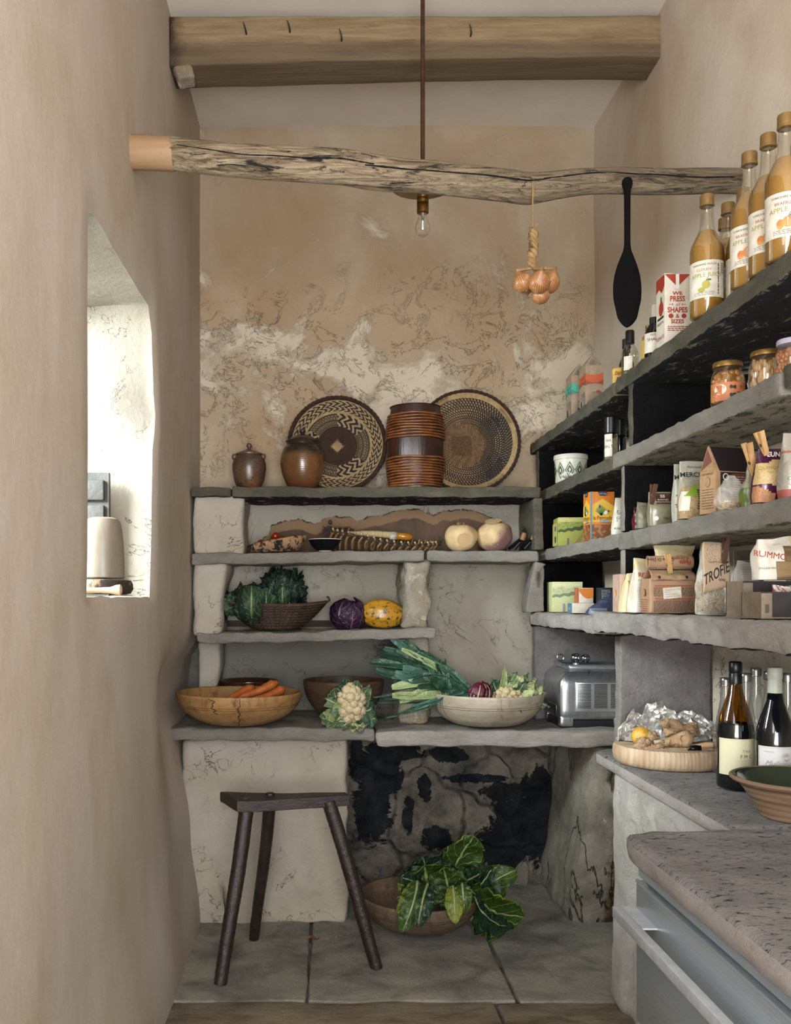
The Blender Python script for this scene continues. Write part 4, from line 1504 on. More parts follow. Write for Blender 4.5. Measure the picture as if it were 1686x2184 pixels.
def swede(px, py, r, m, label, cutdir, seed, Y):
    r_ = r / FPX * Y
    o = thing('swede', label, 'swede', (at(px, py, Y).x, Y, ZB_ + .004 + r_ * .87), group='swedes on the short pale slab')
    mb = MB(m)
    c = Vector(cutdir).normalized()

    def w(p, d):
        k = Vector(p).dot(c)
        lim = r_ * .86
        if k > lim:
            p = p - c * (k - lim)
        kk = max(0, d.z) ** 8
        return p - Vector((0, 0, r_ * .12 * kk))
    mb.ball((0, 0, 0), (r_, r_, r_ * .88), 40, 26, amp=.09, freq=1.6, seed=seed, warp=w)
    mb.build('root', o, sharp=180)
    mb = MB(m_cut)
    b = c * r_ * .862
    ax = c.cross(Vector((0, 0, 1))).normalized()
    ay = ax.cross(c)
    mb.grid(lambda u, v: b + (ax * math.cos(2 * PI * u) + ay * math.sin(2 * PI * u)) * r_ * .44 * v * (1 + .06 * math.sin(u * 19)) + c * (.0015 - .0012 * v), 28, 4, cu=True)
    mb.build('cut_face', o, sharp=180)
    rr = random.Random(seed)
    mb = MB(M('swede_crown', '#7b6a48', '#5f4f35', 30, rough=.9))
    for k in range(6):
        a = rr.uniform(0, 6.28)
        x = Vector((math.cos(a) * .012, math.sin(a) * .012, r_ * .78))
        mb.tube([x, x + Vector((math.cos(a) * .004, math.sin(a) * .004, .010))], [.005, .002], 6)
    mb.build('crown', o)


swede(982, 1148, 35, t2, 'pale cream swede with cut root facing the room', (.12, -1, -.25), 3, 3.79)
swede(1054, 1146, 39, m_swede, 'purple blotched swede with sliced top, right of the pale one', (-.15, -.35, .75), 8, 3.80)

# secateurs / tools with wooden handles at the right end
m_dk = M('tool_black', '#14161a', '#0c0d10', 20, rough=.35, metal=.4, bump=.1)
m_hd = M('handle_wood', '#7b5638', '#5e3e26', 10, rough=.5, bump=.2)
for i, (px, lb) in enumerate(((1112, 'dark kitchen tool with wooden handle end, beside the purple swede'), (1134, 'dark kitchen tool with wooden handle end, against the niche side'))):
    tl_ = thing('hand_tool', lb, 'tool', tuple(at(px, 1168, 3.76)), group='wooden handled tools beside the swedes')
    z_ = ZB_ + .004 - at(0, 1168, 3.76).z
    mb = MB(m_dk)
    mb.tube([(-.045 + .014 * i, .03, z_ + .012), (-.02, .01, z_ + .034), (.0, -.01, z_ + .056)], [.010, .012, .008], 14, flat=.6)
    mb.tube([(-.03, -.0, z_ + .010), (-.008, -.005, z_ + .036)], [.008, .006], 10)
    mb.build('blade', tl_)
    mb = MB(m_hd)
    mb.tube([(.0, -.01, z_ + .045), (.006, -.012, z_ + .064), (.009, -.014, z_ + .074)], [.011, .0115, .009], 16)
    mb.build('handle', tl_)

# ------------------------------------------------------------------ printed packets, cartons, bottles and bags on the right-hand shelves
def flat(name, c, rough=.55, c2=None, bump=.05, metal=0, spec=.4):
    return M(name, c, c2, 30, rough=rough, bump=bump, bscale=80, metal=metal, spec=spec)


ink = flat('print_black', '#1c1c1e')
inkr = flat('print_red', '#8e2f1e')
inkw = flat('print_white', '#c9c4ba')
inkg = flat('print_green', '#3f6b35')
inkb = flat('print_brown', '#4d3222')
inkn = flat('print_navy', '#1d2a44')
inky = flat('print_olive', '#7f7f3a')
kraft = flat('kraft_paper', '#957757', .8, '#836647', .2)
kraft_pale = flat('pale_kraft', '#b09a7e', .8, '#a08a6e', .3)
offwhite = flat('white_paper', '#c3bcae', .6, '#b3ab9b', .2)
cream_p = flat('cream_paper', '#c2b48f', .6, '#b0a07a', .2)
black_g = flat('black_plastic', '#0d0e10', .3)
gold = flat('gold_cap', '#8f6f3c', .35, '#7a5c2e', .05, .75)
silver = flat('silver_cap', '#9a9a98', .28, '#7e7e7c', .1, .9)
pegw = flat('peg_wood', '#b08a5c', .6, '#99744a', .2)
pegd = flat('peg_dark_wood', '#4c3020', .6, '#392316', .2)

ZS1, ZS2, ZS3, ZS4, ZC = 1.9335, 1.7105, 1.4665, 1.2145, .7755
ZS5 = 1.2295


def yx(px, X):
    return X * FPX / (px - 690)


# face helpers: a carton sits with its near-left-bottom corner at the origin, w to the right, d away, h up
def FR(d=None, e=.0007):
    return lambda x, y: Vector((x, -e, y))


def LF(d, e=.0007):
    return lambda x, y: Vector((-e, d - x, y))


def rect(mb, fn, x0, x1, y0, y1, mat):
    mb.poly([(x0, y0), (x1, y0), (x1, y1), (x0, y1)], fn, mat)


def dots(mb, fn, x0, x1, y0, y1, mat, rows, seed=0, th=.45, gap=.25):
    """lines of illegible small print"""
    r = random.Random(seed)
    dy = (y1 - y0) / rows
    for i in range(rows):
        x = x0
        y = y1 - (i + 1) * dy
        while x < x1:
            w = r.uniform(.003, .010) * (1 if x1 - x0 > .03 else .6)
            w = min(w, x1 - x)
            if w > .0012:
                rect(mb, fn, x, x + w, y + dy * .25, y + dy * (.25 + th), mat)
            x += w + r.uniform(.001, .0025)


def shape(n, cx, cy, rx, ry, seed=0, amp=0, a0=0):
    r = random.Random(seed)
    return [(cx + rx * math.cos(2 * PI * i / n + a0) * (1 + r.uniform(-amp, amp)), cy + ry * math.sin(2 * PI * i / n + a0) * (1 + r.uniform(-amp, amp))) for i in range(n)]


def carton_geo(mb, w, d, h, mat=0, bev=.0015, gable=None):
    if gable is None:
        mb.rbox((0, 0, 0), (w, d, h), bev, .05, 0, 1, mat)
    else:
        hb = h - gable[1]
        if gable[0] == 'x':     # ridge runs along x, so the front is a slope
            vs = [(0, 0, 0), (w, 0, 0), (w, d, 0), (0, d, 0), (0, 0, hb), (w, 0, hb), (w, d, hb), (0, d, hb), (0, d / 2, h), (w, d / 2, h)]
            fs = [(0, 3, 2, 1), (0, 1, 5, 4), (1, 2, 6, 9, 5), (2, 3, 7, 6), (3, 0, 4, 8, 7), (4, 5, 9, 8), (7, 8, 9, 6)]
        else:
            vs = [(0, 0, 0), (w, 0, 0), (w, d, 0), (0, d, 0), (0, 0, hb), (w, 0, hb), (w, d, hb), (0, d, hb), (w / 2, 0, h), (w / 2, d, h)]
            fs = [(0, 3, 2, 1), (0, 1, 5, 8, 4), (1, 2, 6, 5), (2, 3, 7, 9, 6), (3, 0, 4, 7), (4, 8, 9, 7), (8, 5, 6, 9)]
        mb.add(vs, fs, mat, False)


# --- apple juice bottles
juice = M('apple_juice', '#9a742f', '#8a6528', 6, rough=.25, bump=0, sub=.0, spec=.5)
m_juice_dregs = juice
corkcap = M('bronze_cap', '#7d6138', '#6a5130', 30, rough=.5, metal=.4, bump=.1)
bottle_glass = thin_glass('bottle_glass', '#f3f1e8', .05, .03, .55)
red_apple = flat('apple_print_red', '#9c4128', .5, '#c08a4c')
yel_apple = flat('apple_print_yellow', '#a8953c', .5, '#8f8a3c')


def cyl(r, a0=0, e=.0009):
    """wrap a label around a bottle, a0 = angle of its centre; -pi/2 faces the photographer"""
    def f(x, y):
        a = a0 - PI / 2 + x / r
        return Vector(((r + e) * math.cos(a), (r + e) * math.sin(a), y))
    return f


def wrap_label(mb, r, x0, x1, y0, y1, mat, f, n=28):
    mb.grid(lambda u, v: f(x0 + (x1 - x0) * u, y0 + (y1 - y0) * v), n, 2, mat)


def juice_bottle(label, X, Y, kind, turn, h=.300, group='apple juice bottles on the top shelf'):
    o = thing('juice_bottle', label, 'bottle', (X, Y, ZS1), 0, group)
    r = .0385
    mb = MB(bottle_glass)
    mb.lathe([(r - .005, .0), (r, .006), (r, .165), (r - .003, .180), (r - .012, .198), (.0195, .212), (.0165, .225), (.0140, .262), (.0135, .283)], seg=40)
    mb.build('glass', o, sharp=180)
    mb = MB(juice)
    q = r - .0012
    mb.lathe([(q - .006, .006), (q, .011), (q, .165), (q - .003, .179), (q - .012, .196), (.0185, .2105), (.0165, .2125), (.001, .2125)], seg=40)
    mb.build('juice', o, sharp=180)
    mb = MB(corkcap)
    mb.lathe([(.0150, .272), (.0168, .273), (.0168, .276), (.0160, .277), (.0160, .297), (.0150, .300), (.001, .300)], seg=28)
    mb.build('cap', o)
    mb = MB(offwhite, ink, red_apple if kind == 'red' else yel_apple, inky, inkr, inkg)
    f = cyl(r, turn, .0006)
    g = cyl(r, turn, .0011)
    wrap_label(mb, r, -.052, .052, .045, .133, 0, f, 30)
    mb.text('YORKSHIRE WOLDS', .0062, lambda x, y: g(x, y + .121), 1)
    mb.text('BRAEBURN' if kind == 'red' else 'CLOUDY', .0085, lambda x, y: g(x, y + .108), 4)
    mb.text('APPLE JUICE', .0135, lambda x, y: g(x + .004, y + .094), 3)
    for cx_, cy_, rx, ry in (((.004, .074, .010, .011), (-.010, .070, .007, .010)) if kind == 'red' else ((.004, .075, .009, .010), (-.006, .064, .008, .006))):
        mb.poly(shape(18, cx_, cy_, rx, ry, 2, .04), g, 2)
    g3 = cyl(r, turn, .0014)
    mb.poly(shape(8, .011, .086, .005, .0025, 1), g3, 5)
    mb.poly([(.005, .083), (.0075, .092), (.0068, .092), (.004, .083)], g3, 1)
    dots(mb, g, -.024, .024, .050, .060, 1, 3, 1, .25)
    mb.build('paper_label', o, sharp=180)
    mb = MB(ink)
    gb = cyl(r, turn, .0011)
    for k in range(16):
        if k % 3 != 1:
            rect(mb, gb, .040, .048, .100 + k * .0017, .100 + k * .0017 + .001, 0)
    dots(mb, lambda x, y: gb(.030 + y * .08, .052 + x), 0, .075, 0, .05, 0, 1, 3, .6)
    mb.build('bar_code', o, sharp=180)
    return o


JB = [
    ('juice bottle with yellow apple on its label and bar code showing, next to the carton', .917, 2.245, 'yel', -.55),
    ('clear-necked juice bottle farthest back against the wall behind the yellow apple one', 1.02, 2.385, 'yel', -.8),
    ('juice bottle with half hidden yellow apple label behind the front yellow apple one', .988, 2.292, 'yel', -.6),
    ('red apple juice bottle standing lowest in the picture of the three at the shelf edge', .922, 2.032, 'red', -.62),
    ('red apple juice bottle in the middle of the three at the shelf edge', .925, 1.952, 'red', -.56),
    ('red apple juice bottle closest to the room end of the shelf, largest of all', .922, 1.872, 'red', -.45),
    ('juice bottle tucked behind the red apple ones with only its cap and shoulder showing', .99, 2.212, 'red', -.6),
    ('juice bottle in the second row behind the largest one, cap showing beside its neck', 1.005, 1.985, 'red', -.5),
]
for a in JB:
    juice_bottle(*a)

# --- white and red juice carton
w, d, h = .067, .06, .183
o = thing('drink_carton', 'white and red drink carton printed with slab letters beside the juice bottles', 'carton', (.890, 2.45, ZS1), .0)
mb = MB(offwhite, inkr, ink, inkg, inkw)
carton_geo(mb, w, d, h, 0, .001, ('x', .0))
f, l = FR(), LF(d)
mb.poly([(.0, h - .001), (w, h - .001), (w / 2, h - .034)], f, 1)
f2 = FR(e=.0012)
rect(mb, f2, w / 2 - .0045, w / 2 + .0045, h - .039, h - .001, 4)
cxx = w / 2
mb.text('WE', .0125, lambda x, y: f(cxx + x * 1.3, h - .055 + y), 1, bold=.03)
mb.text('PRESS', .0165, lambda x, y: f(cxx + x * .95, h - .0715 + y * 1.15), 1, bold=.03)
mb.text('all', .013, lambda x, y: f(cxx + x, h - .084 + y), 1, shear=.35)
for s in (-1, 1):
    rect(mb, f, cxx + s * .017 - .0055, cxx + s * .017 + .0055, h - .0805, h - .0792, 1)
    rect(mb, f, cxx + s * .0125 - .0008, cxx + s * .0125 + .0008, h - .083, h - .0768, 1)
mb.text('SHAPES', .0165, lambda x, y: f(cxx + x * .95, h - .1005 + y * 1.15), 1, bold=.03)
mb.text('&', .0145, lambda x, y: f(cxx + x, h - .115 + y), 1, bold=.02)
for s in (-1, 1):
    mb.poly(shape(20, cxx + s * .017, h - .110, .0065, .0065), f, 1)
mb.text('SIZES', .014, lambda x, y: f(cxx + x * 1.05, h - .129 + y), 1, bold=.035)
dots(mb, f, .008, w - .008, h - .150, h - .135, 1, 3, 3)
mb.poly([(.0, h - .001), (d, h - .001), (d, h - .03), (d * .7, h - .045), (d * .35, h - .03), (0, h - .036)], l, 1)
mb.poly(shape(14, d * .6, h - .085, .016, .020, 3, .1), l, 1)
mb.poly(shape(8, d * .6, h - .06, .006, .008, 3, .1), l, 3)
rect(mb, l, .01, d - .006, h - .112, h - .106, 2)
mb.text('TOMATO', .0135, lambda x, y: l(d / 2 + x, h - .165 + y), 1)
mb.text('PASSATA', .011, lambda x, y: l(d / 2 + x, h - .126 + y), 2)
mb.build('carton_body', o, sharp=30)
mb = MB(offwhite)
mb.rbox((.006, d * .35, h), (.028, d * .7, h + .010), .003, .01)
mb.build('pour_cap', o)


# --- two gable-topped cartons
def gabled(label, X, Y, c1, c2, rz=0.0):
    w, d, h = .062, .075, .185
    o = thing('gabled_carton', label, 'carton', (X, Y, ZS1 - .004), rz, 'gable topped cartons with a wavy colour band')
    body = flat('clay_card', '#8e7b66', .7, '#7d6b57')
    mb = MB(body, flat('band_' + c1.strip('#'), c1), flat('band_' + c2.strip('#'), c2), ink, inkw, flat('speckle_card', '#5e5546', .7, '#7b7160'), inkr)
    carton_geo(mb, w, d, h, 0, .001, ('y', .040))
    for f, W in ((FR(), w), (LF(d), d)):
        hb = h - .04
        n = 12
        for (lo_, hi_, m_) in ((lambda t: hb - .052 - .010 * math.sin(t * 3.2), lambda t: hb - .028 - .007 * math.sin(t * 3 + .3), 1),
                               (lambda t: hb - .072 + .008 * math.sin(t * 3), lambda t: hb - .052 - .010 * math.sin(t * 3.2), 2)):
            mb.poly([(W * i / n, lo_(i / n)) for i in range(n + 1)] + [(W * i / n, hi_(i / n)) for i in range(n, -1, -1)], f, m_)
        mb.poly([(.012 + W * 0, .0), (.016, .035), (.024, .052), (W - .012, .054), (W - .004, .045), (W - .004, .0)], f, 5)
        mb.poly([(.02, .0), (.024, .026), (.034, .026), (.036, .0)], FR(e=.0012) if f(0, 0).x == 0 else LF(d, .0012), 3)
    fr_ = FR()
    mb.poly([(.004, h - .042), (w - .004, h - .042), (w / 2, h - .006)], fr_, 5)
    l = LF(d)
    mb.text('organic', .012, lambda x, y: l(d / 2 + x, h - .086 + y), 4, shear=.3)
    mb.text('blend', .010, lambda x, y: l(d / 2 + x, h - .100 + y), 4, shear=.3)
    mb.poly(shape(10, w * .72, .052, .008, .005, 3), FR(e=.0013), 6)
    mb.build('carton_body', o, sharp=30)


gabled('gable topped carton with orange band beside the yellow bean packet', .902, 3.235, '#a04a28', '#7c3a2c', .0)
gabled('gable topped carton with turquoise band behind the orange banded one', .893, 3.385, '#3f8c76', '#356f62', .0)

# --- yellow bean packet
w, d, h = .060, .035, .058
o = thing('bean_packet', 'small yellow paper packet with red and black print lying near the dark bottles', 'packet', (.905, 2.94, ZS1), -.25)
yp = flat('yellow_packet', '#b79a4a', .7, '#a88b3e')
mb = MB(yp, inkr, ink, inkg)
mb.rbox((0, 0, 0), (w, d, h), .008, .012, .003, 30)
f = FR(e=.004)
mb.text('Zanzarro', .0135, lambda x, y: f(w / 2 + x, h - .020 + y + x * .15), 1, shear=.2, bold=.03)
mb.text('BEANS', .0125, lambda x, y: f(w / 2 + x, h - .038 + y + x * .12), 2, shear=.2, bold=.03)
mb.text('ROMANO', .006, lambda x, y: f(w / 2 + x, h - .026 + y + x * .12), 3)
mb.build('packet_body', o)


# --- small bottles on the top shelf
def bottle(name, label, cat, X, Y, z, prof, m_body, cap=None, capm=None, inner=None, innerm=None, lab=None, group=None, labtxt=None):
    o = thing(name, label, cat, (X, Y, z), 0, group)
    mb = MB(m_body)
    mb.lathe(prof, seg=36)
    mb.build('glass', o, sharp=180)
    if cap:
        mb = MB(capm)
        mb.lathe(cap, seg=28)
        mb.build('cap', o)
    if inner:
        mb = MB(innerm)
        mb.lathe(inner, seg=32)
        mb.build('contents', o, sharp=180)
    if lab:
        r, a0, x0, x1, y0, y1, lm = lab
        mb = MB(lm, ink, inkr)
        wrap_label(mb, r, x0, x1, y0, y1, 0, cyl(r, a0, .0008), 16)
        if labtxt:
            g = cyl(r, a0, .0013)
            for (s, sz, yy, mi) in labtxt:
                mb.text(s, sz, lambda x, y: g(x, y + yy), mi)
        mb.build('paper_label', o, sharp=180)
    return o


dkglass = M('dark_bottle_glass', '#0b0c0a', rough=.12, bump=0, spec=.6)
bottle('vinegar_bottle', 'clear empty vinegar bottle with tall black cap', 'bottle', .925, 2.835, ZS1, [(.022, 0), (.025, .004), (.025, .072), (.022, .086), (.0125, .100), (.0115, .118)], bottle_glass,
       [(.0135, .104), (.0135, .140), (.0115, .144), (.001, .144)], black_g, [(.021, .003), (.0235, .006), (.0235, .03), (.001, .03)], M('pickle_liquid', '#5c5a3a', rough=.3, bump=0),
       (.025, -.5, -.014, .012, .02, .062, offwhite))
bottle('sauce_bottle', 'slim dark bottle with black cap behind the clear vinegar bottle', 'bottle', .965, 2.99, ZS1, [(.021, 0), (.023, .004), (.023, .080), (.018, .096), (.0125, .108), (.0115, .150), (.012, .158), (.001, .158)], dkglass,
       [(.0135, .132), (.0135, .160), (.001, .162)], black_g)
bottle('oil_bottle', 'yellow labelled oil bottle with gold cap', 'bottle', .955, 2.745, ZS1, [(.022, 0), (.025, .004), (.025, .085), (.021, .1), (.012, .112), (.011, .125)], M('oil_glass', '#8a6320', rough=.15, bump=0, spec=.6),
       [(.0125, .112), (.0135, .114), (.0135, .132), (.001, .133)], gold, None, None, (.025, -.45, -.03, .03, .02, .088, flat('yellow_label', '#b5963c')), None, [('OIL', .016, .03, 1), ('DAL', .014, .05, 1)])
bottle('soy_bottle', 'round shouldered dark bottle with white label and red corner', 'bottle', .925, 2.625, ZS1, [(.022, 0), (.026, .004), (.027, .07), (.022, .09), (.013, .102), (.012, .11)], dkglass,
       [(.0135, .102), (.0135, .120), (.001, .121)], black_g, None, None, (.0272, -.45, -.03, .03, .018, .073, offwhite), None, [('SHARI', .012, .05, 1), ('RED', .008, .064, 2)])
bottle('tall_sauce_bottle', 'tall dark bottle with pale sleeve on its neck beside the white carton', 'bottle', .985, 2.78, ZS1, [(.024, 0), (.027, .004), (.027, .11), (.020, .13), (.0135, .142), (.0125, .170)], dkglass,
       [(.0135, .152), (.0138, .2), (.012, .204), (.001, .204)], offwhite)

# --- shelf 2
tubm = flat('tub_white', '#b9b5a8', .35)
o = thing('salt_tub', 'white tub with green and black diamond pattern and green rimmed lid', 'tub', (.950, 3.61, ZS2))
mb = MB(tubm, inkg, ink)
rt_ = lambda z: .0575 + .004 * z / .1
mb.lathe([(.054, 0), (.0575, .003), (.0605, .088), (.0605, .094)], seg=72)
N = 10
for k in range(N):
    a0 = 2 * PI * k / N
    for (s0, s1, mt) in ((1, .76, 1), (.56, .30, 2)):
        ring = []
        for s in (s0, s1):
            ring.append([(s * .95 * .0185 * cx_, .045 + s * .033 * cy_) for cx_, cy_ in ((0, -1), (1, 0), (0, 1), (-1, 0))])
        for q in range(4):
            A, B, C_, D = ring[0][q], ring[0][(q + 1) % 4], ring[1][(q + 1) % 4], ring[1][q]
            g = lambda x, y, a0=a0: Vector(((rt_(y) + .0012) * math.cos(a0 + x / .059), (rt_(y) + .0012) * math.sin(a0 + x / .059), y))
            mb.poly([A, B, C_, D], g, mt)
g = lambda x, y: Vector(((rt_(y) + .0016) * math.cos(-PI / 2 - .3 + x / .059), (rt_(y) + .0016) * math.sin(-PI / 2 - .3 + x / .059), y))
mb.poly(shape(16, -.012, .02, .024, .017), g, 0)
g2 = lambda x, y: Vector(((rt_(y) + .002) * math.cos(-PI / 2 - .3 + x / .059), (rt_(y) + .002) * math.sin(-PI / 2 - .3 + x / .059), y))
mb.text('Maldon', .015, lambda x, y: g2(-.012 + x, .014 + y), 2)
mb.build('tub_body', o, sharp=50)
mb = MB(tubm, inkg)
mb.lathe([(.0615, .088), (.064, .089), (.064, .104), (.062, .107), (.058, .1075), (.055, .105), (.001, .105)], seg=72, matfn=lambda i, k: 1 if i >= 3 else 0)
mb.build('lid', o)

grglass = thin_glass('grinder_glass', '#e8e6da', .10, .05, .5)
bottle('pepper_grinder', 'clear salt grinder jar with white label and black top', 'grinder', .925, 3.02, ZS2, [(.019, 0), (.0215, .003), (.0215, .085), (.019, .092)], grglass,
       [(.0185, .088), (.0215, .090), (.0215, .138), (.017, .142), (.001, .142)], black_g, [(.018, .003), (.0205, .005), (.0205, .07), (.001, .075)], M('salt_grains', '#a39b86', '#8f866e', 200, rough=.9, bump=.5, bscale=300),
       (.0215, -.7, -.016, .012, .012, .084, offwhite), None, [('SALT', .013, .04, 1), ('SEA', .01, .06, 1)])
bottle('pepper_grinder', 'dark peppercorn grinder jar behind the white labelled one', 'grinder', .968, 3.07, ZS2, [(.018, 0), (.021, .003), (.021, .085), (.019, .092)], dkglass,
       [(.0185, .088), (.0215, .090), (.0215, .138), (.017, .142), (.001, .142)], black_g)


# --- nut jars
def jar(label, X, Y, r, h, nutm, lidm, lab=False, seed=0, nut=(.007, .006, .007)):
    o = thing('nut_jar', label, 'jar', (X, Y, ZS2), 0, 'screw top jars on the second shelf')
    mb = MB(clear)
    mb.lathe([(r * .85, 0), (r, .006), (r, h * .60), (r * .97, h * .68), (r * .86, h * .79), (r * .82, h * .84), (r * .82, h * .93)], seg=40)
    mb.build('glass', o, sharp=180)
    mb = MB(lidm)
    mb.lathe([(r * .86, h * .88), (r * .90, h * .885), (r * .90, h * .975), (r * .86, h), (r * .8, h), (r * .78, h * .985), (.001, h * .985)], seg=40)
    mb.build('lid', o)
    if nutm:
        mb = MB(nutm, M('brine', '#6d4a22', '#5a3b1a', 8, rough=.2, bump=0))
        mb.lathe([(r * .74, .006), (r * .86, .009), (r * .86, h * .58), (r * .72, h * .74), (r * .7, h * .78), (.001, h * .78)], seg=24, mat=1)
        rr = random.Random(seed)
        for k in range(150):
            a = rr.uniform(-PI, 0.9)
            z = rr.uniform(.012, h * .74)
            q = r * .87 if z < h * .6 else r * (.87 - .20 * (z - h * .6) / (h * .16))
            mb.ball((q * math.cos(a), q * math.sin(a), z), (nut[0] * rr.uniform(.8, 1.1), nut[1] * .8, nut[2] * rr.uniform(.8, 1.1)), 8, 6, 0)
        mb.build('nuts', o, sharp=180)
    else:
        mb = MB(dkglass)
        mb.lathe([(r * .80, .004), (r * .93, .007), (r * .93, h * .60), (r * .78, h * .78), (.001, h * .8)], seg=32)
        mb.build('contents', o, sharp=180)
    if lab:
        mb = MB(flat('salmon_label', '#a8653f'), offwhite, ink, inkr, M('hazel_print', '#9c5a3c', rough=.5, bump=0))
        wrap_label(mb, r, -.05, .05, .010, h * .50, 0, cyl(r, -.35, .0006), 30)
        g = cyl(r, -.35, .0012)
        mb.poly(shape(18, -.018, .036, .014, .012), g, 1)
        g2 = cyl(r, -.35, .0016)
        mb.text('NUTS', .008, lambda x, y: g2(-.018 + x, .037 + y), 3)
        for k in range(4):
            mb.poly(shape(10, -.022 + .006 * k, .018 - .003 * (k % 2), .006, .006), g2, 4)
            mb.poly(shape(7, .006 + .007 * (k % 2), .022 + .018 * (k // 2), .004, .005, k, .3), g2, 2)
        dots(mb, g2, .018, .044, .014, .030, 2, 4, 2)
        mb.text('e', .012, lambda x, y: g2(.028 + x, .038 + y), 2)
        mb.build('paper_label', o, sharp=180)


nut1 = M('chickpea', '#96672f', '#7d5324', 30, rough=.35, bump=0)
nut2 = M('white_bean', '#a58356', '#8f6d43', 30, rough=.35, bump=0)
jar('jar of round brown nuts with gold lid and salmon label', .934, 2.17, .0365, .103, nut1, gold, True, 1)
jar('dark jar with black lid between the two nut jars', 1.012, 2.235, .035, .112, None, black_g, False, 2)
jar('jar of long pale beans with gold lid, no label showing', .965, 2.045, .0365, .096, nut2, gold, False, 3, (.0045, .006, .011))
jar('jar with pale lid at the shelf end, mostly behind the slab', .972, 1.945, .0345, .094, M('tomato_paste', '#8c5a34', rough=.4, bump=0), flat('lilac_lid', '#9a93a0'), False, 4)


# --- bags
def bag(name, label, cat, X, Y, z, w, d, h, mats, matfn=None, rz=0, top='pinch', amp=.004, freq=22, seed=0, texts=(), parts=(), lean=0, group=None, film_contents=None, n=3.2, prof=None, solid_=0, sag=0):
    """a soft bag: full at the bottom, flattened or open at the top. local x right, -y towards the viewer"""
    o = thing(name, label, cat, (X, Y, z), rz, group)

    def dims(t):
        if prof:
            a, b = lerp_tab([(q[0], q[1]) for q in prof], t), lerp_tab([(q[0], q[2]) for q in prof], t)
            return w / 2 * a, d / 2 * b
        if top == 'pinch':
            k = smooth01((t - .45) / .52)
            return w / 2 * (.95 + .05 * math.sin(PI * min(1, t * 1.5)) + .0 * k), d / 2 * ((1 - k) * (.9 + .1 * math.sin(PI * t)) + .03)
        if top == 'box':
            return w / 2, d / 2 * (1 - .1 * t)
        return w / 2, d / 2

    def disp(x, zz, s=0):
        k = smooth01(zz / h / .12)
        q = nz((x * freq, s, zz * freq * .8), seed) * amp + abs(nz((x * freq * 2.3, s, zz * freq * 1.2), seed + 3)) * amp * .7
        return q * k

    def P(a, t, e=0):
        A, B = dims(t)
        c, s_ = math.cos(a), math.sin(a)
        x = A * math.copysign(abs(c) ** (2 / n), c)
        y = B * math.copysign(abs(s_) ** (2 / n), s_)
        q = disp(x, t * h, 1 if s_ > 0 else 0)
        x2 = x + q * .6 * c + lean * t * h
        y2 = y + (-q if s_ < 0 else q) * .8
        zz = t * h + (amp * 1.6 * nz((x * 20, 3, t), seed) if t > .85 else 0) - sag * (abs(c) ** 3) * t * h
        return Vector((x2, y2, zz))

    def front(x, y, e=.0022):
        t = min(1, max(0, y / h))
        A, B = dims(t)
        xx = min(.98, abs(x / A))
        yy = -B * (1 - xx ** n) ** (1 / n)
        return Vector((x + lean * y, yy - disp(x, y, 0) * .8 - e, y))
    mb = MB(*mats)
    NA, NTt = 48, 30
    mf = (lambda u, v: matfn((math.copysign(abs(math.cos(2 * PI * u)) ** (2 / n), math.cos(2 * PI * u))), v, math.sin(2 * PI * u) < 0)) if matfn else 0
    mb.grid(lambda u, v: P(2 * PI * u, v), NA, NTt, mat=mf, cu=True)
    b0 = [P(2 * PI * k / NA, 0) for k in range(NA)]
    mb.add(b0, [tuple(range(NA))[::-1]], 0)
    b1 = [P(2 * PI * k / NA, 1) for k in range(NA)]
    mb.add(b1, [tuple(range(NA))], matfn(0, .99, True) if matfn else 0)
    for (s, size, x, y, mi, *kw) in texts:
        k = kw[0] if kw else {}
        ang = k.get('rot', 0)
        ca, sa = math.cos(ang), math.sin(ang)
        mb.text(s, size, lambda u, v: front(x + u * ca - v * sa, y + u * sa + v * ca), mi, k.get('align', 'CENTER'), k.get('shear', 0), k.get('bold', 0))
    for (pts, mi, e) in parts:
        mb.poly(pts, lambda u, v: front(u, v, e), mi)
    b = mb.build('bag_body' if name.endswith('bag') else 'packet_body', o, sharp=60)
    return o, front


def peg(parent, p, rot, m=pegw, L=.072):
    """spring clothes peg, local z along its length"""
    mb = MB(m, silver)
    for s in (-1, 1):
        mb.add([(-.005, s * .001, 0), (.005, s * .001, 0), (.005, s * .006, .012), (-.005, s * .006, .012), (-.005, s * .0075, L * .5), (.005, s * .0075, L * .5), (-.005, s * .013, L), (.005, s * .013, L),
                (-.005, s * .0065, L), (.005, s * .0065, L), (-.005, s * .001, L * .42), (.005, s * .001, L * .42)],
               [(0, 1, 2, 3), (3, 2, 5, 4), (4, 5, 7, 6), (6, 7, 9, 8), (8, 9, 11, 10), (10, 11, 1, 0), (0, 3, 4, 10), (10, 4, 6, 8), (1, 11, 5, 2), (11, 9, 7, 5)], 0, False)
    mb.tube([(.0058 * 1, .0, L * .45), (-.0058, 0, L * .45)], .004, 10, 1)
    mb.tube([(.006, -.009, L * .50), (.006, 0, L * .42), (.006, .009, L * .50)], .0008, 5, 1)
    return mb.build('clothes_peg', None, p, rot, parent[0], 'peg', sharp=30)


def nuggets(mb, x0, x1, y0, y1, f, mats, n, r, seed):
    q = random.Random(seed)
    for k in range(n):
        cx_, cy_ = q.uniform(x0 + r, x1 - r), q.uniform(y0 + r, y1 - r)
        rr = r * q.uniform(.7, 1)
        e = .0008 + k * .000012
        m = q.choice(mats)
        mb.add([f(a, b) + (f(1, 1) - f(1, 1)) for a, b in shape(8, cx_, cy_, rr, rr, k, .15)], [tuple(range(8))], m, False)


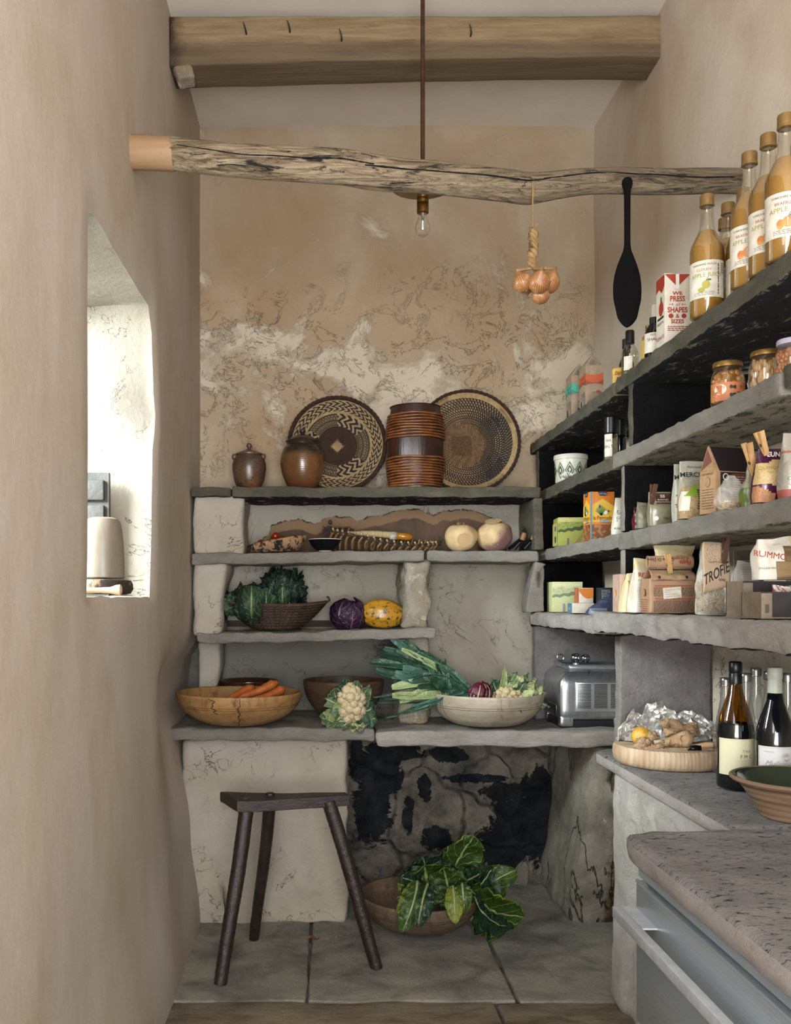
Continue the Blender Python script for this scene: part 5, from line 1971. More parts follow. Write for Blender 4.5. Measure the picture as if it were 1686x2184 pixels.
# shelf 3: landscape packet, sugar box, flour bag
def landscape(mb, fns, W, H, base, f2):
    """printed country scene: hills, tree line, field, path, stone post. material slots base..base+5 = sky, hill, trees, field, path, post"""
    f = fns
    n = 16
    rect(mb, f(.0006), 0.001, W - .001, H * .84, H - .001, base)
    mb.poly([(.001, H * .55)] + [(W - .001, H * .55)] + [((W - .002) * (1 - i / n) + .001, H * (.80 + .05 * math.sin(i * .7) + .02 * math.sin(i * 1.9))) for i in range(n + 1)], f(.0008), base + 1)
    mb.poly([(.001, .001), (W - .001, .001), (W - .001, H * .56), (.001, H * .56)], f(.0008), base + 3)
    r = random.Random(5)
    for k in range(22):
        x = W * (.04 + .92 * k / 21)
        y = H * (.52 + .12 * (k / 21) + .02 * math.sin(k))
        mb.poly(shape(9, x, y, W * .045, H * .045 * (1 + .5 * k / 21), k, .15), f(.0010 + .00002 * k), base + 2)
    for k in range(26):
        x, y = r.uniform(.03, .97) * W, H * r.uniform(.66, .8)
        mb.poly(shape(7, x, y, W * .018, H * .012, k, .2), f(.0010), base + 2)
    mb.poly([(W * .55, .001), (W * .80, .001), (W * .97, H * .50), (W * .95, H * .50)], f(.0012), base + 4)
    mb.poly([(W * .34, .001), (W * .42, .001), (W * .42, H * .26), (W * .39, H * .29), (W * .35, H * .28)], f(.0016), base + 5)
    for k in range(40):
        x, y = r.uniform(.02, .98) * W, H * r.uniform(.02, .45)
        mb.poly(shape(5, x, y, W * .016, H * .008, k, .3), f(.0014), base + 1)


green1 = [flat('print_sky', '#a9a76a'), flat('print_hill', '#7f8840'), flat('print_trees', '#37451f'), flat('print_field', '#8c9142'), flat('print_path', '#8a6f4a'), flat('print_post', '#5f5a5c')]
pale1 = [flat('print_sky_pale', '#c6c79c'), flat('print_hill_pale', '#aeb488'), flat('print_trees_pale', '#6f8064'), flat('print_field_pale', '#bcc08e'), flat('print_path_pale', '#a9a285'), flat('print_post_pale', '#8d8796')]
w, d, h = .100, .085, .112
o = thing('tea_packet', 'plastic wrapped packet printed with a green country landscape, left of the orange box', 'packet', (.896, 3.59, ZS3), -.02)
mb = MB(flat('print_field', '#8c9142'), *green1)
mb.rbox((0, 0, 0), (w, d, h), .006, .02, .0015, 20)
landscape(mb, lambda e: FR(e=e + .0012), w, h, 1, None)
lf = LF(d, .0018)
rect(mb, lf, .004, d - .004, .004, h * .8, 1)
mb.poly(shape(14, d * .6, h * .25, .012, .014), LF(d, .0024), 3)
mb.poly(shape(14, d * .6, h * .62, .014, .010), LF(d, .0024), 6)
mb.build('packet_body', o)

w, d, h = .082, .085, .163
o = thing('sugar_box', 'orange and yellow sugar cube box with wheat picture', 'box', (.902, 3.175, ZS3), 0)
org_ = flat('box_orange', '#b86a22')
yel_ = flat('box_yellow', '#c29a36')
mb = MB(org_, yel_, flat('box_red', '#7a3f1e'), inkn, inkg, flat('sugar_brown', '#6e4426'), flat('sugar_tan', '#94683c'), flat('box_blue', '#2f7694'), inkb, inkw)
carton_geo(mb, w, d, h, 0, .001)
for F, W, sc in ((FR, w, 1), (lambda e=.0007: LF(d, e), d, 1)):
    f = F(e=.0007)
    mb.poly([(.002, .06), (W - .002, .06), (W - .002, .115), (W * .5, .14), (.002, .115)], f, 1)
    rect(mb, F(e=.0011), .002, W - .002, .002, .052, 2)
    q = random.Random(2)
    for k in range(46):
        cx_, cy_ = q.uniform(.008, W - .008), .006 + .042 * (k / 46)
        mb.poly(shape(7, cx_, cy_, .0085, .0072, k, .18), F(e=.0014 + .00003 * k), 5 if k % 3 else 6)
    g = F(e=.003)
    for k in range(9):
        a = 1.0 + k * .18
        x0_, y0_ = W * .45, .082
        L = .034 - .002 * abs(k - 4)
        ex, ey = x0_ + math.cos(a) * L, y0_ + math.sin(a) * L
        nx_, ny_ = -math.sin(a) * .0012, math.cos(a) * .0012
        mb.poly([(x0_ - nx_, y0_ - ny_), (x0_ + nx_, y0_ + ny_), (ex + nx_, ey + ny_), (ex - nx_, ey - ny_)], g, 4)
    mb.poly(shape(9, W * .38, .113, .004, .007, 1), g, 7)
    mb.poly(shape(9, W * .62, .092, .008, .006, 1, .2), g, 9)
    mb.poly(shape(8, W * .74, .097, .003, .004, 1), g, 3)
    mb.text('la Perruche', .0165, lambda x, y: g(W / 2 + .002 + x * .92, .068 + y * 1.15), 2, bold=.02)
    rect(mb, g, W * .38, W * .75, .058, .0655, 7)
    mb.text('PURE CANE', .0062, lambda x, y: F(e=.0034)(W * .565 + x, .0598 + y), 9)
    mb.poly([(W * .3, h - .001), (W * .7, h - .001), (W * .62, h - .014), (W * .38, h - .014)], g, 3)
    mb.text('TOP CUBE', .005, lambda x, y: F(e=.0034)(W * .5 + x, h - .009 + y), 9)
rect(mb, FR(e=.0036), .0, .005, .0, h, 7)
mb.build('box_body', o, sharp=30)
o, fn = bag('flour_bag', 'yellow and white flour bag leaning behind the divider edge', 'bag', .945, 2.985, ZS3, .062, .045, .122, [offwhite, yel_, inkn, inkg],
            lambda x, t, f: (1 if x > .25 + .35 * math.sin(t * 5) else 0), 0, 'pinch', .002, 24, 3,
            texts=[('TATE', .012, -.012, .066, 2), ('CANE', .011, -.012, .052, 2), ('PURE CANE', .008, -.008, .02, 2)], lean=.10,
            parts=[([(-.024, .045), (.001, .045), (.001, .080), (-.024, .080)], 2, .0014)])

# shelf 3, after the divider
pouch_f = film('cloudy_film', '#8f8c78', .6, .3)
cfilm = film('clear_film', '#d8d4c8', .14, .2)
bag('seed_bag', 'small crumpled maroon packet beside the divider', 'bag', .905, 2.70, ZS3, .032, .03, .062, [M('maroon_foil', '#4e1028', '#3a0a1c', 30, rough=.25, bump=.4, spec=.7)], None, .3, 'pinch', .005, 40, 5)
o, fn = bag('almond_bag', 'dull grey green pouch folded over, left of the nut pouch', 'bag', .908, 2.66, ZS3, .042, .04, .075, [M('dull_pouch', '#6f6c58', '#5d5a48', 30, rough=.45, bump=.3)], None, 0, 'pinch', .004, 30, 6)
o, fn = bag('almond_bag', 'cloudy nut pouch with brown headed label, held by a dark peg', 'bag', .922, 2.575, ZS3, .064, .04, .094, [M('pouch_clear', '#77745f', '#67654f', 30, rough=.3, bump=.15, spec=.6), flat('brown_label', '#3f2719'), inkw, ink],
            lambda x, t, f: (1 if f and t > .64 and t < .96 and x > -.45 else 0), 0, 'pinch', .002, 24, 7,
            texts=[('BB', .012, .006, .078, 2), ('BLANCHED', .006, .006, .070, 2), ('WHOLE ALMONDS', .0055, .006, .0635, 2), ('100g e', .008, .012, .018, 3)],
            parts=[(shape(18, -.016, .020, .006, .006), 2, .0012)])
peg(['dark clothes peg clipped upright on the nut pouch'], (.893, 2.555, ZS3 + .058), (.05, .1, .2), pegd, .055)
MG = flat('pouch_white', '#a9a698', .45, '#999686')
leafb = flat('leaf_print_blue', '#1f3a4a')
for (X, Y, lb, sd) in ((.977, 2.45, 'white printed gourmet pouch with blue leaf pattern', 8), (.982, 2.505, 'second white gourmet pouch with rounded corner, just behind the first', 9)):
    lp = []
    q = random.Random(sd)
    for k in range(60):
        x, y, a = q.uniform(-.045, .045), q.uniform(.008, .088), q.uniform(.5, 2.6)
        L = q.uniform(.006, .011)
        nx_, ny_ = -math.sin(a) * .0022, math.cos(a) * .0022
        lp.append(([(x, y), (x + math.cos(a) * L / 2 + nx_, y + math.sin(a) * L / 2 + ny_), (x + math.cos(a) * L, y + math.sin(a) * L), (x + math.cos(a) * L / 2 - nx_, y + math.sin(a) * L / 2 - ny_)], 1, .0012 + k * .00001))
    bag('gourmet_pouch', lb, 'pouch', X, Y, ZS3, .100, .042, .160, [MG, leafb, ink, inkg], None, 0, 'pinch', .0012, 14, sd, group='white gourmet pouches',
        texts=[('Plant-based Simplicity', .0085, .008, .142, 2), ('MERCHANT', .0185, .0, .118, 2, {'bold': .01}), ('GOURMET', .0105, .0, .102, 2)], parts=lp, n=5)
o, fn = bag('rice_bag', 'clear rice bag with green flash and black small print', 'bag', .923, 2.345, ZS3, .078, .055, .098, [M('rice', '#9c8460', '#7d6848', 160, rough=.7, bump=.5, bscale=200), flat('green_flash', '#6d8a24'), offwhite, ink, pouch_f, flat('print_black_soft', '#26241f')],
            lambda x, t, f: (1 if f and t > .55 and x < .1 and t < .55 + .4 * (x + 1) else (2 if f and t < .7 and x < -.55 and t > .2 else 0 if t < .8 else 4)), 0, 'pinch', .004, 24, 10, lean=.10,
            parts=[([(-.004 + .0 * k, .070 - k * .0058), (.030 - .004 * (k % 3), .066 - k * .0058), (.030 - .004 * (k % 3), .069 - k * .0058), (-.004, .073 - k * .0058)], 5, .002) for k in range(9)])
# brown gable box
w, d, h = .105, .055, .158
o = thing('kraft_carton', 'kraft cardboard gable carton with dark brown front panel', 'carton', (.905, 2.165, ZS3), .30)
mb = MB(kraft, flat('dark_panel', '#1d1418', .5), flat('rust_panel', '#5d3428', .6), inkw, kraft_pale, ink)
carton_geo(mb, w, d, h, 0, .001, ('x', .062))
hb = h - .062
rect(mb, FR(), .012, w - .001, .002, hb - .001, 1)
sl = lambda x, y: Vector((x, y / .062 * d / 2 - .0009, hb + y + .0005))
mb.poly([(.010, .001), (w - .001, .001), (w - .001, .061), (.004, .061)], sl, 1)
l = LF(d)
mb.poly([(.004, hb + .004), (d - .004, hb + .004), (d / 2, h - .006)], l, 2)
mb.poly([(.004, hb + .004), (d - .004, hb + .004), (d - .010, hb + .024)], LF(d, .0012), 0)
mb.poly(shape(20, d / 2, hb - .022, .009, .012), l, 5)
mb.poly(shape(20, d / 2, hb - .022, .0082, .0112), LF(d, .0012), 0)
mb.text('NATURALLY', .007, lambda x, y: l(d / 2 + x, hb - .006 + y), 5)
dots(mb, l, .008, d - .008, .01, .06, 5, 8, 3, .2)
rect(mb, FR(e=.0014), .044, w - .008, .01, hb - .004, 2)
dots(mb, FR(e=.002), .048, w - .012, .012, hb - .008, 3, 14, 5, .2)
mb.poly(shape(18, .026, hb - .012, .008, .008), FR(e=.0016), 3)
mb.poly(shape(18, .026, hb - .012, .006, .006), FR(e=.0022), 1)
mb.build('carton_body', o, sharp=30)
# clear bag with flakes
o, fn = bag('flake_bag', 'crumpled clear bag with a few golden flakes at the bottom', 'bag', .912, 2.100, ZS3, .066, .05, .078, [cfilm], None, 0, 'pinch', .008, 30, 12, solid_=0,
            prof=[(0, .8, .8), (.2, 1, 1), (.6, .95, .8), (.8, .6, .5), (1, .2, .15)])
mb = MB(M('flakes', '#a8834c', '#8d6a38', 80, rough=.7, bump=.4))
q = random.Random(3)
for k in range(120):
    mb.ball((q.uniform(-.024, .024), q.uniform(-.018, .016), q.uniform(.003, .020)), (.004, .003, .0025), 6, 4)
mb.build('flakes', o, sharp=180)
o, fn = bag('flake_bag', 'thin clear bag drooping to the right of the golden flakes bag', 'bag', .958, 2.045, ZS3, .07, .04, .058, [film('grey_film', '#77776c', .30, .2)], None, 0, 'pinch', .008, 28, 14, prof=[(0, 1, .9), (.5, .8, .8), (1, .4, .1)])
o, fn = bag('salad_bag', 'green and clear packet closed with a wooden clothes peg', 'bag', .925, 2.02, ZS3, .052, .04, .098, [M('green_pack', '#55632c', '#3c4a24', 18, rough=.3, bump=.3, spec=.6), flat('lime_pack', '#6f8a2c'), pouch_f, inkn], lambda x, t, f: (1 if t > .45 and x > .2 else 2 if t > .4 else 3 if t < .16 and x > 0 else 0), 0, 'pinch', .005, 30, 15,
            prof=[(0, .9, .9), (.3, 1, 1), (.7, .6, .4), (1, .45, .1)])
peg(['pale wooden clothes peg leaning on the green packet'], (.918, 1.995, ZS3 + .058), (.1, -.35, .2), pegw, .078)
# quinoa bag
Q1 = M('maroon_bag', '#3f1230', '#2e0c24', 20, rough=.25, bump=.1, spec=.7)
Q2 = M('quinoa_grain', '#b59a6c', '#a0855a', 200, rough=.5, bump=.3, bscale=260, spec=.6)
Q3 = M('quinoa_pink', '#a0734e', '#8b5f3f', 200, rough=.5, bump=.3, bscale=260)
o, fn = bag('quinoa_bag', 'glossy maroon bag with large cream oval, closed by a wooden peg', 'bag', .925, 1.948, ZS3, .074, .05, .112, [Q1, Q2, Q3, inky, inkw, inkr],
            lambda x, t, f: (1 if f and x < .05 and .33 < t < .72 else 1 if f and ((x - .05) / .75) ** 2 + ((t - .54) / .26) ** 2 < 1 else 2 if f and x < .1 and t < .3 - .15 * (x + 1) else 0), 0, 'pinch', .0045, 22, 16,
            texts=[('EUNI', .014, -.004, .096, 4, {'bold': .03}), ('QUINOA', .0095, -.018, .068, 3), ('royal', .006, -.018, .060, 3)], lean=.12)
peg(['pale wooden clothes peg clipped on top of the maroon quinoa bag'], (.916, 1.94, ZS3 + .098), (0, -.35, .1), pegw, .052)
o, fn = bag('crisp_bag', 'tall pale bag with red stripes at the right end of the shelf', 'bag', .938, 1.862, ZS3, .068, .05, .128, [film('pale_bag_film', '#938d80', .75, .25), flat('stripe_red', '#8b4a44'), inkg, kraft_pale],
            lambda x, t, f: (1 if .70 < t < .73 or t < .12 else 3 if .2 < t < .6 and x > -.2 else 0), 0, 'pinch', .005, 20, 17, lean=.05, texts=[('ORGANIC', .009, -.01, .035, 2), ('SEEDS', .009, -.01, .022, 2)])

# --- shelf 4
w, d, h = .118, .09, .118
o = thing('tea_box', 'pale green landscape printed tea box at the left end of the pale slab', 'box', (.892, 3.66, ZS4), 0)
mb = MB(pale1[3], *pale1)
carton_geo(mb, w, d, h, 0, .001)
landscape(mb, lambda e: FR(e=e), w, h, 1, None)
mb.build('box_body', o, sharp=30)


def lbox(name, label, cat, X, Y, z, w, d, h, rz, cf, cl_, texts, extra=None, group=None):
    o = thing(name, label, cat, (X, Y, z), rz, group)
    mb = MB(cf, cl_, inkw, ink, inkr, inkn, flat('box_orange', '#b86a22'))
    carton_geo(mb, w, d, h, 0, .001)
    rect(mb, LF(d), .0005, d - .0005, .0005, h - .0005, 1)
    for (face, s, sz, x, y, mi, *kw) in texts:
        k = kw[0] if kw else {}
        f = FR(e=.0016) if face == 'F' else LF(d, .0016)
        a = k.get('rot', 0)
        ca, sa = math.cos(a), math.sin(a)
        mb.text(s, sz, lambda u, v: f(x + u * ca - v * sa, y + u * sa + v * ca), mi, bold=k.get('bold', 0))
    if extra:
        extra(mb)
    mb.build('box_body', o, sharp=30)
    return o


def ex1(mb):
    mb.poly([(.0, .053)] + [(.052, .053), (.052, .022)] + [(.052 - .052 * i / 8, .022 - .010 * math.sin(PI * i / 8) + .02 * (i / 8) ** 2) for i in range(1, 9)], FR(e=.0009), 6)


lbox('biscuit_box', 'white biscuit box with orange end, stacked on a small blue ended box', 'box', .925, 3.40, ZS4 + .0365, .052, .06, .055, 0, offwhite, flat('orange_end', '#9c5428'), [('L', 'OAT CAKES', .010, .030, .024, 2, {'rot': PI / 2})], ex1, 'small cracker boxes')
lbox('biscuit_box', 'flat blue ended cracker box below the orange ended one', 'box', .900, 3.40, ZS4, .08, .06, .036, 0, offwhite, flat('blue_end', '#4d6c88'), [('L', 'OAT', .012, .030, .012, 2)], None, 'small cracker boxes')
lbox('biscuit_box', 'dark navy box with white small print behind the blue pouch', 'box', .990, 3.365, ZS4, .056, .045, .092, 0, flat('navy_box', '#161c2a'), flat('navy_box', '#161c2a'),
     [], lambda mb: (dots(mb, FR(), .006, .040, .02, .086, 2, 12, 7, .25), rect(mb, FR(e=.0012), .045, .056, .0, .092, 6)), 'small cracker boxes')
o, fn = bag('blue_pouch', 'slate blue foil pouch lying on its side', 'pouch', .945, 3.20, ZS4, .105, .06, .072, [M('blue_foil', '#3a4258', '#2f3549', 14, rough=.35, bump=.2, spec=.6)], None, 0, 'pinch', .006, 20, 20,
            prof=[(0, 1.0, 1), (.25, .92, .9), (.6, .55, .6), (.85, .25, .35), (1, .12, .1)], lean=.55)
o, fn = bag('blue_pouch', 'flat silvery end of a second foil pouch under the blue one', 'pouch', .918, 3.135, ZS4, .06, .045, .020, [M('silver_blue_foil', '#7d8496', '#5f6678', 14, rough=.3, bump=.3, spec=.7)], None, 0, 'pinch', .003, 30, 21)
lbox('lentil_box', 'pink beige carton with round orange logo beside the white flour bag', 'box', .842, 2.672, ZS5, .072, .06, .108, 0, flat('pinkish_card', '#a98f80', .7, '#9c8272'), flat('pinkish_card', '#bba296', .7, '#b3988a'),
     [('F', 'CONCHIGLIE', .010, .016, .045, 2, {'rot': PI / 2}), ('L', 'FA', .011, .030, .052, 2, {'rot': PI / 2}), ('F', 'b', .022, .052, .030, 2, {'bold': .03})],
     lambda mb: (mb.poly(shape(20, .030, .055, .007, .011), LF(.06, .001), 6), mb.poly(shape(22, .052, .037, .014, .014), FR(e=.0009), 6)))

o, fn = bag('flour_bag', 'tall white paper flour bag with red and grey print', 'bag', .880, 2.60, ZS5, .068, .06, .150, [offwhite, cream_p, ink, inkr, inkg, flat('grey_print', '#7d796f')], lambda x, t, f: 1 if t > .8 else 0, .1, 'box', .005, 20, 30,
            texts=[('RISO', .017, -.010, .098, 3, {'bold': .02}), ('INTEGRALE', .009, -.006, .086, 5), ('BIO 1000 g', .010, .0, .074, 5)] + [('integrale di riso bianco', .0055, 0, .066 - k * .0062, 5) for k in range(9)], n=5,
            prof=[(0, 1, 1), (.6, .95, .85), (.85, .9, .4), (1, 1.0, .05)], lean=.08)
o, fn = bag('flour_bag', 'smaller white paper bag with folded corner left of the tall flour bag', 'bag', .857, 2.655, ZS5, .04, .05, .112, [cream_p, ink, inkr], None, 0, 'box', .004, 26, 31,
            texts=[('T.IT', .012, .0, .080, 1)] + [('di grano', .005, 0, .060 - k * .006, 1) for k in range(7)], prof=[(0, 1, 1), (.6, .85, .8), (.9, .6, .3), (1, .5, .05)], n=4, lean=.1)
o, fn = bag('paper_bag', 'yellowed paper bag with flared open top behind the pasta bag', 'bag', .965, 2.59, ZS5, .10, .05, .186, [cream_p, kraft_pale], None, -.12, 'box', .005, 16, 32, prof=[(0, 1, 1), (.6, .9, .8), (.85, .92, .4), (.93, 1.0, .2), (.94, 1.06, .22), (1, 1.08, .16)], n=5)
# the big brown pasta bag with rolled top
brown_bag = M('brown_paper', '#93765a', '#836650', 10, rough=.7, bump=.35, bscale=24, spec=.35)
X0, Y0 = .912, 2.485
W_, D_, H_ = .122, .066, .092
o = thing('pasta_bag', 'large brown pasta bag with rolled top, peg and white price sticker', 'bag', (X0, Y0, ZS5), .03)
mb = MB(brown_bag, ink, inkr, offwhite, flat('grey_print', '#7d796f'), inkb)
mb.rbox((-W_ / 2, -D_ / 2, 0), (W_ / 2, D_ / 2, H_), .004, .012, .003, 22)
f = lambda x, y: Vector((x, -D_ / 2 - .0035, y))
fl_ = lambda x, y: Vector((-W_ / 2 - .0035, -x, y))
dots(mb, f, -W_ / 2 + .008, W_ / 2 - .008, .004, .034, 1, 9, 1, .35)
dots(mb, f, -W_ / 2 + .012, W_ / 2 - .012, .035, .041, 2, 2, 2, .5)
dots(mb, f, -W_ / 2 + .008, W_ / 2 - .008, .044, .068, 1, 7, 3, .35)
dots(mb, f, -W_ / 2 + .012, W_ / 2 - .012, .069, .074, 2, 2, 4, .5)
mb.poly(shape(20, .0, .055, .008, .010), fl_, 2)
mb.poly(shape(20, .0, .055, .0065, .0085), lambda x, y: fl_(x, y) + Vector((-.0005, 0, 0)), 0)
dots(mb, fl_, -.022, .022, .005, .040, 2, 6, 5, .2)
mb.build('bag_body', o)
mb = MB(brown_bag, inkr, ink, inkg)
# collar that narrows, then a roll
mb.grid(lambda u, v: Vector(((u - .5) * W_ * (1.0 - .06 * v) + .003 * nz((u * 8, v * 3, 1)), -D_ / 2 * (1 - v) - .012 * math.sin(v * PI) - .004 - .004 * nz((u * 6, v * 4, 2)), H_ - .006 + .030 * v)), 24, 8)
mb.grid(lambda u, v: Vector(((u - .5) * W_ * .94 + .003 * nz((u * 8, v * 3, 1)), D_ / 2 * (1 - v), H_ - .004 + .030 * v)), 24, 6, flip=True)
rollc = Vector((0, -.012, H_ + .042))


def roll(u, v):
    a = 2 * PI * 1.2 * v + .4
    r_ = .0155 - .0045 * v
    return rollc + Vector(((u - .5) * (W_ * .99), math.cos(a) * r_ * .75, math.sin(a) * r_ * 1.15 + .004 * nz((u * 5, 0, 2))))


mb.grid(roll, 30, 36)
rf = lambda x, y: rollc + Vector((x, -.0135, y))
mb.text('Pasta', .015, lambda x, y: rf(.035 - x, .004 - y), 1, bold=.02)
mb.text('di Gragnano', .011, lambda x, y: rf(.018 - x, .013 - y), 1)
mb.text('Cucina Di Dove', .011, lambda x, y: rf(-.030 - x, .010 - y), 2)
ff = lambda x, y: Vector((x, -D_ / 2 - .016 + .6 * (y - H_), y))
mb.text('Rummo', .011, lambda x, y: ff(.002 + x * 1.5, H_ + .008 + y), 3)
for sx_ in (-.042, .030):
    mb.poly(shape(14, sx_, H_ + .002, .0036, .0036), ff, 2)
mb.build('rolled_top', o, sharp=50, solid=.0006)
mb = MB(offwhite, flat('grey_print', '#7d796f'))
fs_ = lambda x, y: Vector((x * math.cos(.09) - y * math.sin(.09) - .004, -D_ / 2 - .0048, .052 + x * math.sin(.09) + y * math.cos(.09)))
rect(mb, fs_, -.024, .024, -.013, .016, 0)
f2 = lambda x, y: fs_(x, y) + Vector((0, -.0006, 0))
for k, s in enumerate(('ORGANICFOODS', 'PIZZA', 'MARGHERITA', 'BURRATA RENATA')):
    mb.text(s, .0052, lambda x, y: f2(-.018 + x, .008 - k * .0058 + y), 1, 'LEFT')
mb.build('price_sticker', o, sharp=30)
peg(['wooden clothes peg clipping the rolled top of the brown pasta bag'], (X0 - .004, Y0 - .030, ZS5 + H_ + .0105), (.12, -.22, 0), pegw, .056)

# small packet behind, trofie bags, clear noodle bag
o, fn = bag('noodle_bag', 'small printed packet with folded peak between the brown bag and trofie bag', 'bag', .968, 2.385, ZS5, .044, .04, .120, [offwhite, kraft, flat('grey_print', '#7d796f')], lambda x, t, f: 1 if t > .55 and x > .1 else 0, 0, 'box', .004, 26, 34,
            texts=[('cuoci in acqua', .006, -.004, .070 - .0062 * k, 2) for k in range(9)], prof=[(0, .9, 1), (.55, .95, .8), (.8, .8, .5), (1, .1, .1)], n=4)
noodle = M('trofie_pasta', '#a3916c', '#8d7b58', 60, rough=.6, bump=.1)


def pasta_fill(parent, x0, x1, y0, y1, z0, z1, n, L, seed, r=.0016, vert=.5):
    mb = MB(noodle)
    q = random.Random(seed)
    for k in range(n):
        c = Vector((q.uniform(x0, x1), q.uniform(y0, y1), q.uniform(z0, z1)))
        dv = Vector((q.uniform(-1, 1), q.uniform(-.4, .4), q.uniform(-1, 1) * (1 + vert))).normalized() * L / 2
        b = Vector((q.uniform(-1, 1), q.uniform(-1, 1), 0)) * L * .08
        a_, e_ = c - dv, c + dv
        for p in (a_, e_):
            p.z = max(z0, min(z1 + L * .3, p.z))
            p.x = max(x0, min(x1, p.x))
        mb.tube([a_, c + b, e_], [r * .7, r, r * .7], 5)
    return mb.build('pasta', parent, sharp=180)


def trofie(label, X, Y, w, h, rz, lean, lblm, tx, seed):
    o, fn = bag('pasta_bag', label, 'bag', X, Y, ZS5, w, .05, h, [cfilm], None, rz, 'pinch', .004, 24, seed, lean=lean, prof=[(0, .92, .85), (.15, 1, 1), (.5, .97, .9), (.8, .85, .35), (1, .75, .06)])
    pasta_fill(o, -w * .40, w * .40, -.018, .018, .004, h * .42, 230, .028, seed)
    mb = MB(lblm, ink, flat('seal_print', '#6b5a48'), offwhite)
    W = w * .90
    g = lambda x, y, e=.0035: Vector((x + lean * y, -.027 * (1 - .75 * smooth01((y / h - .45) / .5)) - .003 - e + .003 * math.cos(x * 50), y))
    mb.grid(lambda u, v: g((u - .5) * W, h * (.40 + .60 * v) - .012 * (1 - v) * (1 - u) * 1.6, 0.0), 12, 12)
    for (ra, rb) in ((.021, .020), (.015, .0142), (.009, .0083)):
        n = 30
        for k in range(n):
            if k % 3 == 2:
                continue
            a, b = 2 * PI * k / n, 2 * PI * (k + .8) / n
            cy_ = h * .86
            mb.poly([(ra * math.cos(a), cy_ + ra * math.sin(a)), (ra * math.cos(b), cy_ + ra * math.sin(b)), (rb * math.cos(b), cy_ + rb * math.sin(b)), (rb * math.cos(a), cy_ + rb * math.sin(a))], lambda x, y: g(x, y, .0014), 2)
    ca, sa = math.cos(.52), math.sin(.52)
    if tx:
        mb.text(tx, .0265, lambda x, y: g((x * ca - y * sa * .6) * .80, h * .505 + x * sa * .8 + y * 1.25, .0016), 1, shear=.3, bold=.01)
    mb.text('Pasta Fresca', .007, lambda x, y: g(x, h * .72 + y, .0014), 2)
    mb.text('500g', .008, lambda x, y: g(.012 + x, h * .47 + y, .0014), 1)
    mb.build('paper_label', o, sharp=180, solid=.0005)
    return o


trofie('clear pasta bag with tan paper label reading TROFIE in slanted hand lettering', .930, 2.255, .070, .172, -.05, .05, flat('tan_label', '#ab947a', .6, '#9c866b'), 'TROFIE', 40)
trofie('second trofie pasta bag behind the first, its darker tan label half hidden', .955, 2.325, .062, .174, 0, .02, flat('tan_label_dark', '#8c7050', .6, '#7b6144'), 'TROFIE', 41)
peg(['dark brown clothes peg clipping the trofie label'], (.948, 2.222, ZS5 + .122), (0, .08, 0), pegd, .062)
o, fn = bag('pasta_bag', 'loose clear bag with short pale pasta at the bottom, no label', 'bag', .992, 2.20, ZS5, .066, .055, .128, [cfilm], None, 0, 'pinch', .007, 26, 42, prof=[(0, .8, .8), (.15, 1, 1), (.4, .95, .9), (.7, .8, .5), (1, .45, .1)], lean=-.05)
pasta_fill(o, -.026, .026, -.018, .018, .004, .040, 150, .016, 7, .0018, .2)
o, fn = bag('pasta_bag', 'taller clear packet with lined dark label behind the loose pasta', 'bag', 1.035, 2.29, ZS5, .075, .03, .155, [M('smoky_packet', '#4a463a', '#3a372d', 20, rough=.3, bump=.2, spec=.6), flat('grey_print', '#7d796f')], None, 0, 'pinch', .003, 20, 43,
            parts=[([(-.02, .07 + k * .006), (.025, .07 + k * .006), (.025, .0715 + k * .006), (-.02, .0715 + k * .006)], 1, .0015) for k in range(11)])
o, fn = bag('pasta_bag', 'greenish clear packet tucked behind the cardboard trays', 'bag', 1.09, 2.14, ZS5, .07, .03, .120, [film('green_film', '#6e7464', .45, .25)], None, 0, 'pinch', .006, 26, 44)

# cardboard trays and the bag above
greyk = flat('grey_kraft', '#6e6252', .8, '#5e5344', .2)
darkk = flat('dark_card', '#231d1c', .7, '#1a1615', .1)


def tray_box(label, X, Y, w, d, h, rz, m1, m2):
    o = thing('cardboard_tray', label, 'box', (X, Y, ZS5), rz, 'open cardboard trays at the shelf end')
    mb = MB(m1, m2, ink)
    t_ = .003
    mb.box((0, 0, 0), (w, d, t_), 0)
    mb.box((0, 0, t_), (w, t_, h), 1)
    mb.box((0, d - t_, t_), (w, d, h), 1)
    mb.box((0, t_, t_), (t_, d - t_, h), 0)
    mb.box((w - t_, t_, t_), (w, d - t_, h), 0)
    mb.box((-.003, -.003, 0), (.018, -.0002, h * .95), 0)
    for k in range(14):
        rect(mb, FR(e=.0036), .004 + (k % 3) * .0001, .012, h * .22 + k * .0012, h * .22 + k * .0012 + .0007, 2)
    mb.build('tray_body', o, sharp=30)
    return o


